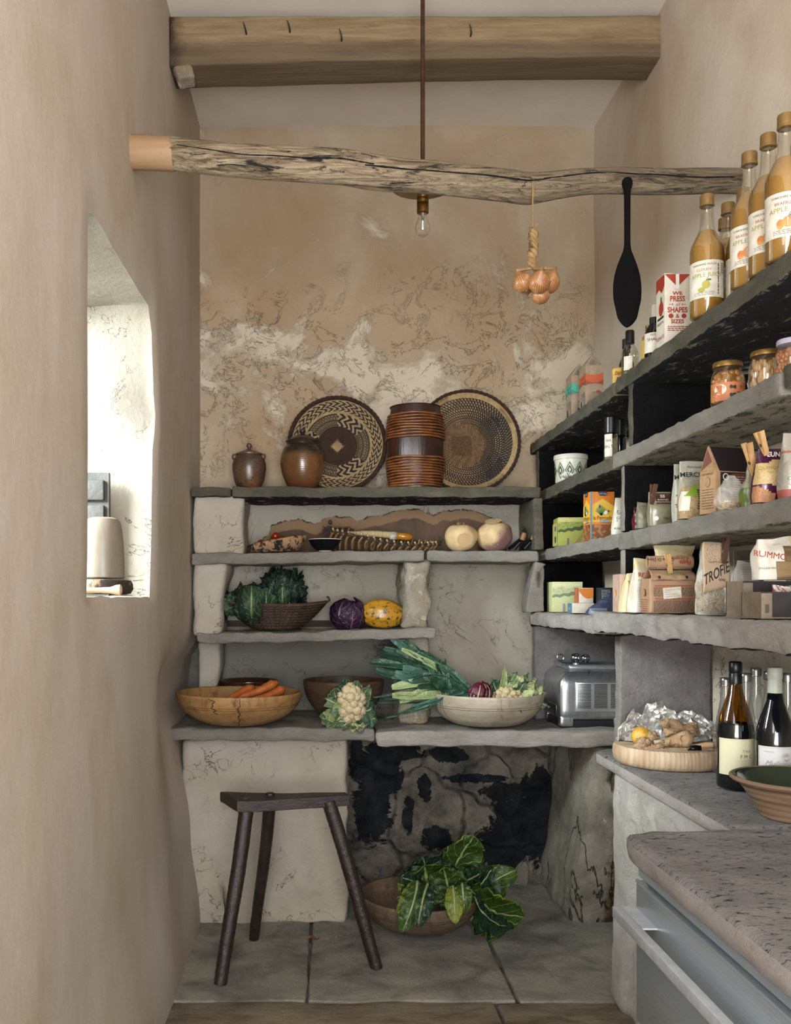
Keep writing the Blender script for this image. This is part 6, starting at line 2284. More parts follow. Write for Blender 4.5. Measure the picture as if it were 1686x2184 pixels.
tray_box('dark cardboard tray with grey kraft end, nearest at the shelf end', .848, 1.815, .14, .09, .052, 0, greyk, darkk)
tray_box('taller grey kraft cardboard tray with zigzag edge behind the dark one', .862, 1.925, .14, .07, .075, .1, greyk, darkk)
o, fn = bag('rice_cake_bag', 'crumpled white and red striped plastic packet lying in the dark tray', 'packet', .925, 1.86, ZS5 + .030, .075, .045, .034, [film('striped_film', '#b9b3ac', .8, .2), flat('stripe_red', '#8b4a44')], lambda x, t, f: 1 if fr(x * 4 + t * 1.5) < .32 else 0, .1, 'pinch', .007, 34, 45)
o, fn = bag('pasta_bag', 'white printed bag with large red letters and wavy pasta window above the trays', 'bag', .952, 1.965, ZS5 + .078, .10, .055, .088, [offwhite, M('wavy_pasta', '#7a6242', '#57432b', 9, lo=.45, hi=.55, rough=.6, bump=.3, stretch=(.6, 1, 5)), cream_p, inkr, flat('grey_print', '#7d796f')],
            lambda x, t, f: 1 if x > -.35 and t < .62 + .2 * math.sin(x * 4) else 2 if x > .3 else 0, .05, 'box', .006, 22, 46,
            texts=[('RUMMO', .018, -.030, .045, 3, {'rot': -.15}), ('pappardelle', .008, -.032, .022, 4)], prof=[(0, 1, 1), (.6, 1, .9), (1, .9, .3)], n=4)

# ------------------------------------------------------------------ on the right-hand worktop
# chopping board
t = NT('chopping_board')
v = t.coords()
sp = t.n('ShaderNodeSeparateXYZ')
t.l(v, sp.inputs[0])
gr = t.noise(t.coords((1, 1, .25)), 22, 7, .65, .4)
col = t.mix(t.ramp(gr, .35, .65), '#b3a087', '#957c60')
rings_ = t.math('SINE', t.math('MULTIPLY', t.math('ADD', sp.outputs[0], t.math('MULTIPLY', t.noise(t.coords((1, 1, .3)), 5, 3), .05)), 520))
col = t.mix(t.math('MULTIPLY', t.ramp(rings_, 0, 1), .3), col, '#7f5f3f')
col = t.mix(t.ramp(t.noise(v, 7, 6, .7), .60, .70), col, '#6e4e32')
t.bsdf(col, .6, 0, rings_, .12, .002, 0, .35)
bc = Vector((1.043, 2.825, ZC - .003))
mb = MB(t.m)
mb.lathe([(.150, 0), (.157, .003), (.165, .014), (.167, .030), (.1655, .048), (.161, .056), (.150, .058), (.001, .058)], seg=88, wob=.012, seed=3)
mb.build('chopping_board', None, tuple(bc), label='thick round wooden chopping board on the stone worktop', cat='board')
BT = bc.z + .0585


def onb(px, py, dz=0):
    """point on the board top under this pixel"""
    Y = (EYE - BT - dz) * FPX / (py - 1275)
    return Vector((wpx(px, Y), Y, BT + dz))


# foil
m_foil = M('foil', '#dedcd6', '#c5c3be', 40, rough=.3, metal=.72, bump=.25, bscale=40)
q = random.Random(12)
FO = [(1312, 1578), (1318, 1553), (1330, 1527), (1345, 1510), (1352, 1513), (1362, 1520), (1375, 1506), (1390, 1497), (1410, 1493), (1420, 1505), (1430, 1514), (1440, 1525), (1455, 1514), (1470, 1517), (1482, 1524), (1500, 1532), (1515, 1540), (1528, 1556), (1536, 1575)]
NFU, NFV = 40, 14


def foil(u, v):
    k = u * (len(FO) - 1)
    a = min(int(k), len(FO) - 2)
    px = FO[a][0] * (1 - k + a) + FO[a + 1][0] * (k - a)
    py = FO[a][1] * (1 - k + a) + FO[a + 1][1] * (k - a)
    Yt_ = 2.93 - .05 * abs(u - .5) * 2
    top = at(px, py, Yt_)
    bot = Vector((1.043 + (u - .5) * .25, 2.86 - .06 * math.cos((u - .5) * 2.6) + .02, BT + .003))
    p = bot.lerp(top, v)
    p.y += .028 * math.sin(v * PI) * 1 - .016 * v
    s = min(1, v * 3)
    j = .55 if u < .5 else 1
    rr_ = random.Random(int(u * 1000) * 77 + int(v * 1000))
    p += Vector((nz((u * 14, v * 6, 1), 2) * .010, nz((u * 16, v * 8, 4), 3) * .020 + rr_.uniform(-.009, .009) * j, nz((u * 12, v * 6, 8), 4) * .008 + rr_.uniform(-.005, .005) * j)) * s
    p.y = min(p.y, 2.99)
    return p


mb = MB(m_foil)
mb.grid(foil, NFU, NFV, smooth=False)
mb.build('crumpled_foil', None, label='crumpled sheet of kitchen foil opened behind the roast chicken', cat='foil', sharp=0, solid=.0004)

# roast chicken pieces
t = NT('roast_skin')
v = t.coords()
col = t.mix(t.ramp(t.noise(v, 22, 7, .7, .6), .35, .65), '#c0a47e', '#9a7450')
col = t.mix(t.ramp(t.noise(v, 34, 9, .75, .6), .54, .64), col, '#5f3a20')
col = t.mix(t.ramp(t.noise(v, 16, 5, .7, .5), .60, .70), col, '#d8bd93')
t.bsdf(col, .32, 0, t.math('ADD', t.noise(v, 60, 8, .8), t.math('MULTIPLY', t.noise(v, 22, 6, .7, 1.5), 1.5)), 1.0, .006, .1, .5)
m_ck = t.m
m_bone = M('bone', '#a89684', '#8f7a68', 30, rough=.4, bump=.2)
ck = thing('roast_chicken', 'browned roast chicken pieces with drumstick on the chopping board', 'chicken', tuple(onb(1430, 1605)))
co = onb(1430, 1605)


def cp(px, py, Y):
    return at(px, py, Y) - co


mb = MB(m_ck)
YD = 2.765
pts = curve3([cp(1392, 1585, YD), cp(1405, 1584, YD), cp(1420, 1583, YD), cp(1436, 1582, YD), cp(1452, 1579, YD), cp(1466, 1579, YD), cp(1475, 1583, YD)], 30)
rr = [lerp_tab([(0, .008), (.15, .009), (.35, .013), (.55, .021), (.75, .026), (.9, .022), (1, .004)], i / 30) for i in range(31)]
mb.tube(pts, rr, 24, wob=.16, seed=3)
mb.build('drumstick', ck, sharp=180)
mb = MB(m_ck)
for (px, py, Y, r, sc, sd) in ((1462, 1560, 2.82, .026, (1.4, .9, .7), 1), (1435, 1560, 2.82, .022, (1.3, 1, .9), 2), (1475, 1550, 2.84, .016, (1.2, 1, .9), 4), (1440, 1545, 2.85, .014, (1.8, 1, .8), 5)):
    mb.ball(cp(px, py, Y), tuple(r * k for k in sc), 30, 20, 0, .38, 3.2, sd)
mb.build('thigh', ck, sharp=180)
mb = MB(m_ck)
pts = curve3([cp(1412, 1550, 2.80), cp(1418, 1543, 2.80), cp(1430, 1542, 2.80), cp(1445, 1551, 2.81), cp(1458, 1556, 2.81), cp(1472, 1553, 2.82)], 24)
mb.tube(pts, [.009 + .006 * abs(math.sin(i * .35)) for i in range(25)], 16, wob=.35, seed=6)
mb.build('wing', ck, sharp=180)
mb = MB(m_ck)
for (px, py, Y, r, sc, sd) in ((1372, 1585, 2.76, .018, (1.2, 1, .9), 7), (1388, 1572, 2.78, .016, (1.3, 1, 1), 8), (1365, 1592, 2.745, .013, (1.5, 1, .8), 9), (1400, 1592, 2.745, .013, (1.6, 1, .7), 10), (1384, 1596, 2.74, .010, (2.0, 1, .7), 11)):
    mb.ball(cp(px, py, Y), tuple(r * k for k in sc), 26, 18, 0, .5, 4.5, sd)
mb.build('shredded_meat', ck, sharp=180)
mb = MB(m_bone)
mb.tube([cp(1412, 1600, 2.725), cp(1435, 1603, 2.72), cp(1458, 1602, 2.72)], [.0045, .003, .0045], 10, wob=.2)
mb.ball(cp(1412, 1600, 2.725), .0058, 10, 8)
mb.ball(cp(1462, 1601, 2.72), .0065, 10, 8)
mb.build('bone', ck, sharp=180)
mb = MB(m_bone)
mb.tube([cp(1394, 1583, 2.745), cp(1406, 1581, 2.743), cp(1416, 1581, 2.745)], [.0058, .0045, .0045], 10, wob=.2)
mb.build('bone', ck, sharp=180)
# lemon half
mb = MB(M('lemon_rind', '#bd9238', '#a67a28', 20, rough=.4, bump=.3, bscale=160, spec=.5), M('lemon_flesh', '#8c5528', '#6d3a1c', 30, rough=.3, bump=.4))
lc = onb(1370, 1590, 0)
rml = Matrix.Rotation(.9, 3, 'Y') @ Matrix.Rotation(.5, 3, 'X')


def lw(p, d):
    return p if d.z > -.15 else Vector((p.x, p.y, -.15 * .034))


mb.ball((0, 0, 0), (.030, .029, .031), 30, 20, 0, .05, 2, 1, warp=lw)
mb.build('roast_lemon', None, (lc.x, 2.80, BT + .025), (.9, -.55, .2), 'roasted yellow lemon half beside the chicken', 'lemon', sharp=180)
# knife, tip hidden behind the wine bottle
kn = thing('kitchen_knife', 'knife with dark tip and pale wooden handle lying on the board behind the bottle', 'knife', tuple(onb(1490, 1603, .002)))
mb = MB(flat('knife_steel', '#1f2022', .25, None, 0, .8))
mb.poly([(-.028, 0), (-.02, .012), (-.006, .016), (.01, .014), (.012, .0)], lambda x, y: Vector((x, .01, y + .001)))
mb.poly([(-.028, 0), (-.02, .012), (-.006, .016), (.01, .014), (.012, .0)], lambda x, y: Vector((x, .0125, y + .001)))
mb.build('blade', kn, sharp=30, solid=.001)
mb = MB(M('knife_handle', '#ab8464', '#99714f', 12, rough=.5, bump=.1))
mb.tube([(.0, .028, .010), (.03, .026, .014), (.07, .02, .014), (.10, .014, .013)], [.006, .009, .009, .008], 16)
mb.build('handle', kn, sharp=60)


# wine bottles
def winebottle(label, X, Y, H, r, m_top, m_low, capm, cap_len, fill, tx, labm, seed=0, foil_r=.0155):
    o = thing('wine_bottle', label, 'bottle', (X, Y, ZC), 0, 'wine bottles on the worktop')
    sh = H * .44
    pr = [(r - .008, 0), (r - .002, .003), (r, .008), (r, sh * .98), (r * .985, sh * 1.06), (r * .93, sh * 1.18), (r * .80, sh * 1.34), (r * .60, sh * 1.52), (r * .44, sh * 1.68), (.0160, sh * 1.84), (.0145, H - cap_len + .002), (.0143, H - .004), (.001, H - .004)]
    k = next(i for i, p in enumerate(pr) if p[1] >= fill)
    f = (fill - pr[k - 1][1]) / max(1e-6, pr[k][1] - pr[k - 1][1])
    pf = (pr[k - 1][0] + (pr[k][0] - pr[k - 1][0]) * f, fill)
    if m_top is None:
        mb = MB(m_low)
        mb.lathe(pr, seg=56)
        mb.build('glass', o, sharp=180)
    else:
        mb = MB(m_top)
        mb.lathe([pf] + pr[k:-1], seg=56)
        mb.build('glass', o, sharp=180)
        mb = MB(m_low)
        mb.lathe(pr[:k] + [pf, (.001, fill)], seg=56)
        mb.build('wine', o, sharp=60)
    mb = MB(capm)
    mb.lathe([(foil_r + .001, H - cap_len), (foil_r + .0012, H - cap_len + .002), (foil_r + .0005, H - .034), (foil_r - .0002, H - .032), (foil_r - .0002, H - .030), (foil_r + .001, H - .028), (foil_r + .001, H - .004), (foil_r - .001, H - .001), (foil_r - .004, H), (.001, H)], seg=36)
    mb.build('capsule', o)
    mb = MB(labm, ink, flat('grey_print', '#7d796f'), flat('rose_gold', '#a8826c', .4), flat('label_line', '#a8a17c'))
    a0 = -.10
    g0, g1 = cyl(r, a0, .0006), cyl(r, a0, .0012)
    y0, y1 = sh * .27, sh * .915
    hw_ = r * 1.28
    wrap_label(mb, r, -hw_, hw_, y0, y1, 0, g0, 36)
    lm = 4 if tx else 3
    for (xa, xb, ya, yb) in ((-hw_ + .003, hw_ - .003, y0 + .003, y0 + .0036), (-hw_ + .003, hw_ - .003, y1 - .0038, y1 - .0032), (-hw_ + .003, -hw_ + .0036, y0 + .003, y1 - .003), (hw_ - .0036, hw_ - .003, y0 + .003, y1 - .003)):
        wrap_label(mb, r, xa, xb, ya, yb, lm, g1, 24)
    if tx:
        mb.text('T H E', .0085, lambda x, y: g1(x + .012, y + y1 - .034), 1)
        mb.text('F M C', .0125, lambda x, y: g1(x + .012, y + y1 - .049), 1)
        wrap_label(mb, r, -.004, .026, y1 - .0555, y1 - .0550, 2, g1)
        mb.text('KEN FORRESTER', .0048, lambda x, y: g1(x - .008, y + y0 + .007), 2)
    else:
        for k in range(40):
            a = 2 * PI * k / 40
            mb.poly([(.010 + .004 * math.cos(a) - .0003, y1 - .027 + .004 * math.sin(a)), (.010 + .0125 * math.cos(a), y1 - .027 + .0125 * math.sin(a)), (.010 + .0125 * math.cos(a) + .0005, y1 - .027 + .0125 * math.sin(a) + .0003), (.010 + .004 * math.cos(a) + .0003, y1 - .027 + .004 * math.sin(a))], g1, 2)
        mb.text('Mullineux', .017, lambda x, y: g1(x - .006, y + y1 - .046), 2, shear=.5)
        mb.text('Stellenbosch', .0045, lambda x, y: g1(x - .030, y + y1 - .014), 2)
    mb.build('paper_label', o, sharp=180)


amber = thin_glass('amber_wine_glass', '#b89038', .05, .02, .5)
winedark = M('wine_dark', '#070a0e', rough=.06, bump=0, spec=.7)
winebottle('green brown wine bottle with cream label and navy cap', 1.073, 2.445, .329, .0465, amber, winedark, flat('navy_capsule', '#0b0d13', .35), .058, .168, True, flat('cream_label', '#b8b294'), 1)
winebottle('dark wine bottle with pale capsule and white sunburst label behind the bowl', 1.123, 2.335, .322, .0455, None, winedark, flat('sage_capsule', '#a3a596', .45), .064, .1, False, flat('white_label', '#b5b2b0'), 2, .0165)


# clear glass bottles behind them
def cbottle(label, X, Y, H):
    o = thing('glass_bottle', label, 'bottle', (X, Y, ZC), 0, 'empty clear glass bottles by the wall')
    mb = MB(M_cb)
    mb.lathe([(.030, 0), (.034, .004), (.0345, .09)] + [(.0345 - .021 * smooth01((i / 14)) + .0009 * (i % 2), .09 + i * (H - .135) / 14) for i in range(1, 15)] + [(.0125, H - .035), (.0122, H - .018)], seg=24)
    mb.build('glass', o, sharp=25)
    mb = MB(silver)
    mb.lathe([(.0142, H - .024), (.0152, H - .023), (.0148, H - .019), (.0152, H - .016), (.0148, H - .013), (.0152, H - .010), (.0152, H - .003), (.013, H), (.001, H)], seg=28)
    mb.build('cap', o)


M_cb = thin_glass('faceted_glass', '#f2f4f2', .16, .04, .7)
for a in (('clear faceted bottle with silver cap just right of the navy capped bottle neck', 1.148, 2.553, .290), ('clear bottle with silver cap, tallest of those by the wall', 1.226, 2.662, .296),
          ('clear faceted bottle with silver cap left of the pale capsule', 1.224, 2.578, .2925), ('clear faceted bottle right of the pale capsule at the picture edge', 1.212, 2.452, .298),
          ('clear bottle whose shoulder shows left of the navy capped bottle', 1.130, 2.638, .270)):
    cbottle(*a)

# terracotta bowl, green glazed inside
t = NT('terracotta')
v = t.coords()
sp = t.n('ShaderNodeSeparateXYZ')
t.l(v, sp.inputs[0])
rg = t.math('ADD', t.math('SINE', t.math('MULTIPLY', sp.outputs[2], 420)), t.math('MULTIPLY', t.noise(t.coords((.4, .4, 6)), 20, 5), 3))
col = t.mix(t.ramp(t.noise(t.coords((.5, .5, 5)), 9, 6, .6), .35, .65), '#7a624c', '#604b3a')
t.bsdf(col, .7, 0, rg, .35, .0015, 0, .3)
m_terra = t.m
m_greeng = M('green_glaze', '#1f2821', '#2f382a', 7, rough=.12, bump=.1, bscale=12, c3='#5d5a3a', c3s=20, c3lo=.66, c3hi=.72, spec=.7)
mb = MB(m_terra, m_greeng)
pr = [(.079, 0), (.084, .003), (.088, .010), (.104, .040), (.108, .044), (.118, .060), (.124, .068), (.134, .078), (.143, .081), (.1485, .086), (.1485, .090), (.144, .0925), (.138, .091), (.128, .083), (.110, .058), (.085, .018), (.07, .012), (.001, .011)]
mb.lathe(pr, seg=96, matfn=lambda i, k: 1 if i >= 12 else 0)
mb.build('pottery_bowl', None, (1.078, 2.123, ZC - .003), (0, 0, 0), 'flared terracotta bowl glazed dark green inside, at the front of the worktop', 'bowl')

# steel drawer cabinet
t = NT('brushed_steel')
v = t.coords((1, .12, 9))
n1 = t.noise(v, 30, 6, .7)
col = t.mix(t.ramp(n1, .3, .7), '#9fabb3', '#b5bfc5')
b_ = t.bsdf(col, .32, .6, n1, .06, .001)
m_steel = t.m
XD = .642
cab = thing('drawer_cabinet', 'blue grey stainless steel drawer unit under the near worktop', 'cabinet', (XD, 1.42, 0))
mb = MB(m_steel)
mb.box((.022, -.50, .02), (.27, .505, .718))
mb.box((.004, -.50, .700), (.022, .505, .716))
mb.build('carcass', cab, sharp=30)
mb = MB(m_steel)
mb.rbox((.0, -.50, .405), (.020, .508, .690), .002, .3)
mb.box((-.0015, -.50, .686), (.004, .508, .692))
dr = mb.build('drawer', cab, sharp=30)
mb = MB(m_steel)
mb.rbox((.0, -.50, .06), (.020, .508, .398), .002, .3)
mb.build('drawer', cab, sharp=30)
hb_ = MB(flat('handle_steel', '#c9ced4', .38, '#b9bec4', .02, .45))
hb_.rbox((-.047, -.50, .612), (-.029, .515, .634), .0015, .3)
hb_.box((-.029, .385, .6305), (.0, .515, .6335))
hb_.box((-.029, -.45, .6305), (.0, -.33, .6335))
hb_.build('handle', dr, sharp=30)

# steel oven on the back worktop
oven = thing('countertop_oven', 'brushed steel countertop oven with vent slots, on the back worktop', 'oven', (.915, 3.645, ZC - .012))
m_ov = M('oven_steel', '#b9bcbf', '#a6a9ac', 20, rough=.27, metal=.9, bump=.04, stretch=(6, 6, .4))
m_ovd = flat('oven_dark', '#1a1d20', .3)
ow, od, oh = .27, .27, .255


def ovw(p):
    z = p[2]
    k = smooth01((z - .17) / .09)
    return (p[0] + (.055 * k if p[0] < ow / 2 else -.02 * k) * (1 if p[0] < .1 else 0), p[1] + .03 * k * (1 if p[1] < .1 else 0), z)


mb = MB(m_ov)
mb.rbox((0, 0, .028), (ow, od, .225), .022, .02, 0, 1, 0, 0, warp=ovw)
mb.build('housing', oven, sharp=50)
mb = MB(flat('oven_lid_steel', '#a4a8ac', .35, '#92969a', 0, .7))
mb.rbox((.045, .03, .222), (ow - .01, od - .02, .244), .009, .03)
mb.build('top_plate', oven)
mb = MB(m_ovd)
mb.rbox((.008, .008, .0), (ow - .008, od - .01, .03), .004, .05)
mb.build('base', oven)
for (x_, y_) in ((.03, .02), (.24, .02), (.03, .24), (.24, .24)):
    mb = MB(m_ovd, m_ov)
    mb.rbox((x_ - .028, y_ - .018, .004), (x_ + .028, y_ + .018, .05), .010, .01, mat=1)
    mb.build('foot', oven)
mb = MB(flat('vent_panel', '#c9cbcc', .3, None, 0, .9), m_ovd)
mb.rbox((.062, -.004, .062), (ow - .004, .004, .180), .004, .05)
for c_ in range(3):
    for k in range(17):
        x_ = .070 + c_ * .064
        mb.rbox((x_, -.0055, .078 + k * .0056), (x_ + .052, -.002, .0808 + k * .0056), .0009, .06, mat=1)
mb.build('vent_panel', oven, sharp=40)
mb = MB(flat('side_glass', '#33383c', .15))
mb.rbox((-.003, .04, .045), (.003, od - .03, .085), .002, .05)
mb.build('side_window', oven)
mb = MB(m_ov)
mb.lathe([(.013, 0), (.013, .014), (.011, .016), (.001, .016)], (.078, .05, .236), 24)
mb.build('release_button', oven)
# something clear resting on top of the oven
clm = thing('glass_stopper', 'clear plastic lid with looped handle resting on the steel oven', 'lid', (1.005, 3.74, ZC + .234))
bl = thin_glass('clear_plastic', '#dfe6f2', .30, .08, .6)
mb = MB(bl)
mb.rbox((-.075, -.05, 0), (.10, .05, .006), .003, .02)
mb.ball((.0, 0, .022), (.024, .02, .018), 18, 12)
mb.ball((.038, 0, .020), (.020, .018, .016), 18, 12)
mb.build('plastic_body', clm)
mb = MB(bl)
mb.tube([(-.062 + .013 * math.cos(a * PI / 10), 0, .022 + .013 * math.sin(a * PI / 10)) for a in range(21)], .0028, 8, cap=False)
mb.build('ring_handle', clm, sharp=180)

# ------------------------------------------------------------------ bowls and vegetables
def bowl_prof(Rr, H, foot, th=.010, full=.55, inner=None):
    """outside profile from the foot to the rim, then back down the inside"""
    out = [(foot * .9, 0), (foot, .002)]
    for i in range(1, 15):
        t = i / 14
        r = foot + (Rr - foot) * (math.sin(t * PI / 2) ** full if full else t)
        out.append((r, H * (1 - math.cos(t * PI / 2)) ** 1.0 if False else H * t ** 1.25))
    ins = []
    for (r, z) in out[:2:-1]:
        ins.append((max(.001, r - th), z + (th * .6 if z < H * .98 else 0)))
    out[-1] = (out[-1][0], H - .003)
    ins[0] = (Rr - th + .001, H - .001)
    return out + [(Rr - .003, H)] + ins + [(.001, th + .004)]


def wood_bowl_mat(name, c1, c2, c3, stain, rings=260):
    t = NT(name)
    v = t.coords()
    sp = t.n('ShaderNodeSeparateXYZ')
    t.l(v, sp.inputs[0])
    g = t.noise(t.coords((1, 1, 3.5)), 7, 8, .65, 1.0)
    col = t.mix(t.ramp(g, .35, .65), c1, c2)
    col = t.mix(t.ramp(t.noise(t.coords((3, 3, .5)), 16, 6, .6), .5, .75), col, c3)
    col = t.mix(t.ramp(t.noise(v, 5.5, 8, .7, .8), .58, .68), col, stain)
    ln = t.math('SINE', t.math('MULTIPLY', sp.outputs[2], rings))
    t.bsdf(col, .5, 0, t.math('ADD', t.math('MULTIPLY', ln, .25), t.noise(v, 50, 6, .7)), .3, .003, 0, .35)
    return t.m


mw1 = wood_bowl_mat('bowl_honey', '#a27c4e', '#84613a', '#6d4c2c', '#4d2f1e')
mw2 = wood_bowl_mat('bowl_dark', '#54402f', '#3f3023', '#33261c', '#2c1a14')
mw3 = wood_bowl_mat('bowl_grey', '#a39a88', '#8b8070', '#978c79', '#665644')
mw4 = wood_bowl_mat('bowl_floor', '#6e5b49', '#58493a', '#4b3d30', '#3a281e')


def bowl(label, X, Y, Z, Rr, H, foot, m, full, seed, cracks=(), squash=(1, 1)):
    mb = MB(m, M('bowl_crack', '#23140d', rough=.9, bump=0))
    pr = bowl_prof(Rr, H, foot, .011, full)
    mb.lathe(pr, seg=96, wob=.018, seed=seed, squash=squash)
    for (a0, z0_, z1_, wv) in cracks:
        pts = []
        for i in range(22):
            z = z0_ + (z1_ - z0_) * i / 21
            t = (z / H) ** (1 / 1.25)
            r = foot + (Rr - foot) * math.sin(t * PI / 2) ** full
            a = a0 - PI / 2 + wv * nz((z * 30, a0, 1)) + wv * .5 * nz((z * 90, a0, 2))
            q = 1 + .018 * nz((math.cos(a) * 1.3, math.sin(a) * 1.3, z * 4), seed)
            pts.append((r * q * math.cos(a) * squash[0], r * q * math.sin(a) * squash[1], z))
        mb.tube(pts, [.0016 * (1 - abs(i / 21 - .5) * 1.2) + .0004 for i in range(22)], 5, 1)
    for zz in (.66, .60):
        z = H * zz
        t = zz ** (1 / 1.25)
        r = foot + (Rr - foot) * math.sin(t * PI / 2) ** full
        mb.tube([(lambda a, q: (r * q * math.cos(a) * squash[0], r * q * math.sin(a) * squash[1], z))(2 * PI * k / 96, 1 + .018 * nz((math.cos(2 * PI * k / 96) * 1.3, math.sin(2 * PI * k / 96) * 1.3, z * 4), seed)) for k in range(97)],
                .0007, 4, 1, cap=False)
    return mb.build('wooden_bowl', None, (X, Y, Z), (0, 0, 0), label, 'bowl', sharp=60)


ZW = .7735
b1 = bowl('large honey coloured wooden bowl with dark cracks, holding carrots', -.334, 3.70, ZW, .246, .128, .07, mw1, .62, 3, ((.10, .004, .125, .10), (-.28, .06, .124, .25)))
b2 = bowl('dark brown wooden bowl behind the cauliflower', .082, 3.868, ZW, .166, .160, .06, mw2, .75, 5)
b3 = bowl('pale grey weathered wooden bowl holding leeks and cauliflower', .648, 3.735, .766, .226, .130, .085, mw3, .60, 7, ((.5, .07, .08, .1),))
b4 = bowl('brown turned wooden bowl standing on the floor, full of leaves', .368, 3.62, .003, .228, .130, .085, mw4, .62, 9)
# brown glazed dish behind
mb = MB(M('brown_glaze', '#3f281c', '#2c1b14', 8, rough=.18, bump=.05, spec=.6))
mb.lathe([(.07, 0), (.075, .004), (.115, .10), (.125, .130), (.128, .137), (.127, .141), (.120, .139), (.10, .10), (.06, .012), (.001, .010)], seg=64)
mb.build('glazed_dish', None, (-.325, 4.065, ZW), (0, 0, 0), 'dark brown glazed dish, only its rim showing behind the carrot bowl', 'dish')

# carrots
m_carrot = M('carrot', '#b0602c', '#99501f', 14, rough=.5, bump=.3, bscale=60, stretch=(1, 1, 1), c3='#c07f4a', c3s=40, c3lo=.62, c3hi=.7, spec=.4)


def carrot(label, a, b, r, seed):
    a, b = Vector(a), Vector(b)
    o = thing('carrot', label, 'carrot', tuple(a), 0, 'carrots in the honey coloured bowl')
    mb = MB(m_carrot)
    d = b - a
    pts = [d * t + Vector((0, 0, .006 * math.sin(t * 4 + seed))) for t in [i / 24 for i in range(25)]]
    rr = [r * (.45 + .55 * smooth01(t / .12)) * (1 - .55 * t) * (1 + .05 * math.sin(t * 40 + seed)) if t < .97 else r * .18 for t in [i / 24 for i in range(25)]]
    mb.tube(pts, rr, 18, wob=.08, seed=seed)
    mb.build('root', o, sharp=180)
    mb = MB(M('carrot_top', '#6a6a35', '#4f4c28', 30, rough=.8))
    mb.tube([Vector((0, 0, 0)), -d.normalized() * .008], [r * .35, r * .15], 8)
    mb.build('stalk_end', o)


Yc = 3.70
zr = .905
carrot('carrot lying at the left of the three in the bowl', (wpx(541, 3.72), 3.72, zr + .006), (wpx(470, 3.64), 3.60, zr - .035), .019, 1)
carrot('longest carrot, uppermost in the bowl', (wpx(591, 3.72), 3.73, zr + .022), (wpx(505, 3.68), 3.66, zr - .022), .021, 2)
carrot('carrot at the right of the bowl below the longest one', (wpx(606, 3.68), 3.685, zr + .010), (wpx(540, 3.64), 3.62, zr - .030), .020, 3)
carrot('carrot lowest in the bowl, its tip just over the rim', (wpx(532, 3.78), 3.80, zr - .012), (wpx(600, 3.74), 3.76, zr - .028), .018, 4)


# leaves
def leaf_mat(name, c1, c2, cv, veins=9, rough=.45, back=None, vw=.10, trans=.15):
    t = NT(name)
    tc = t.n('ShaderNodeTexCoord')
    sp = t.n('ShaderNodeSeparateXYZ')
    t.l(tc.outputs['UV'], sp.inputs[0])
    v = t.coords()
    d = t.math('ABSOLUTE', t.math('SUBTRACT', sp.outputs[1], .5))
    ph = t.math('ADD', t.math('SUBTRACT', t.math('MULTIPLY', sp.outputs[0], veins), t.math('MULTIPLY', d, veins * .75)), t.math('MULTIPLY', t.noise(v, 14, 4, .6), .9))
    tri = t.math('ABSOLUTE', t.math('SUBTRACT', t.math('FRACT', ph), .5))
    side = t.ramp(tri, vw, .0)
    n2 = t.noise(v, 55, 4, .6, 1.5)
    net = t.ramp(t.math('ABSOLUTE', t.math('SUBTRACT', n2, .5)), .03, .0)
    mid = t.ramp(d, .035, .012)
    f = t.math('MAXIMUM', t.math('MAXIMUM', t.math('MULTIPLY', side, .65), t.math('MULTIPLY', net, .22)), mid)
    col = t.mix(t.ramp(t.noise(v, 12, 6, .65), .35, .65), c1, c2)
    if back:
        col = t.mix(t.math('MULTIPLY', t.ramp(d, .38, .5), t.ramp(t.noise(v, 9, 4), .45, .6)), col, back)
    col = t.mix(f, col, cv)
    h = t.math('SUBTRACT', t.math('MULTIPLY', t.noise(v, 40, 5, .6, .5), .7), t.math('MULTIPLY', f, .5))
    t.bsdf(col, rough, 0, h, .7, .006, 0, .45)
    MATS[name] = t.m
    return t.m


L_sav = leaf_mat('savoy_leaf', '#14281c', '#24402a', '#6f8a55', 7, .5)
L_sav2 = leaf_mat('savoy_leaf_dark', '#0c1a14', '#182c20', '#2f4a34', 7, .55)
L_kale = leaf_mat('pale_inner_leaf', '#5b7036', '#41582a', '#a3ac76', 6, .5)
L_red = leaf_mat('red_cabbage_leaf', '#1d1022', '#2c1832', '#6a4a62', 5, .3)
L_cau = leaf_mat('cauliflower_leaf', '#3f5a3a', '#5b7450', '#b7bd93', 7, .5, '#7f8a5e')
L_caud = leaf_mat('cauliflower_leaf_dark', '#24402e', '#35563d', '#8fa077', 7, .5)
L_caup = leaf_mat('cauliflower_leaf_pale', '#8a9a5e', '#a9b07c', '#d0cfa8', 6, .5)
L_chard = leaf_mat('chard_leaf', '#1b3510', '#2f4c14', '#8f9c52', 4.5, .35, '#7c8a22', .07)
L_chardd = leaf_mat('chard_leaf_dark', '#0d2014', '#19331f', '#4d6a40', 4.5, .35, None, .07)
L_chardy = leaf_mat('chard_leaf_yellow', '#3f5a18', '#6f7a24', '#b4b56a', 7, .4)
L_leek = leaf_mat('leek_leaf', '#173426', '#2b4e38', '#35583e', 0, .38)
L_leekp = leaf_mat('leek_leaf_pale', '#6b7a4a', '#8f9768', '#8a9c6c', 0, .4)
L_leekb = leaf_mat('leek_leaf_blue', '#2f4f46', '#3f6354', '#48685a', 0, .42)


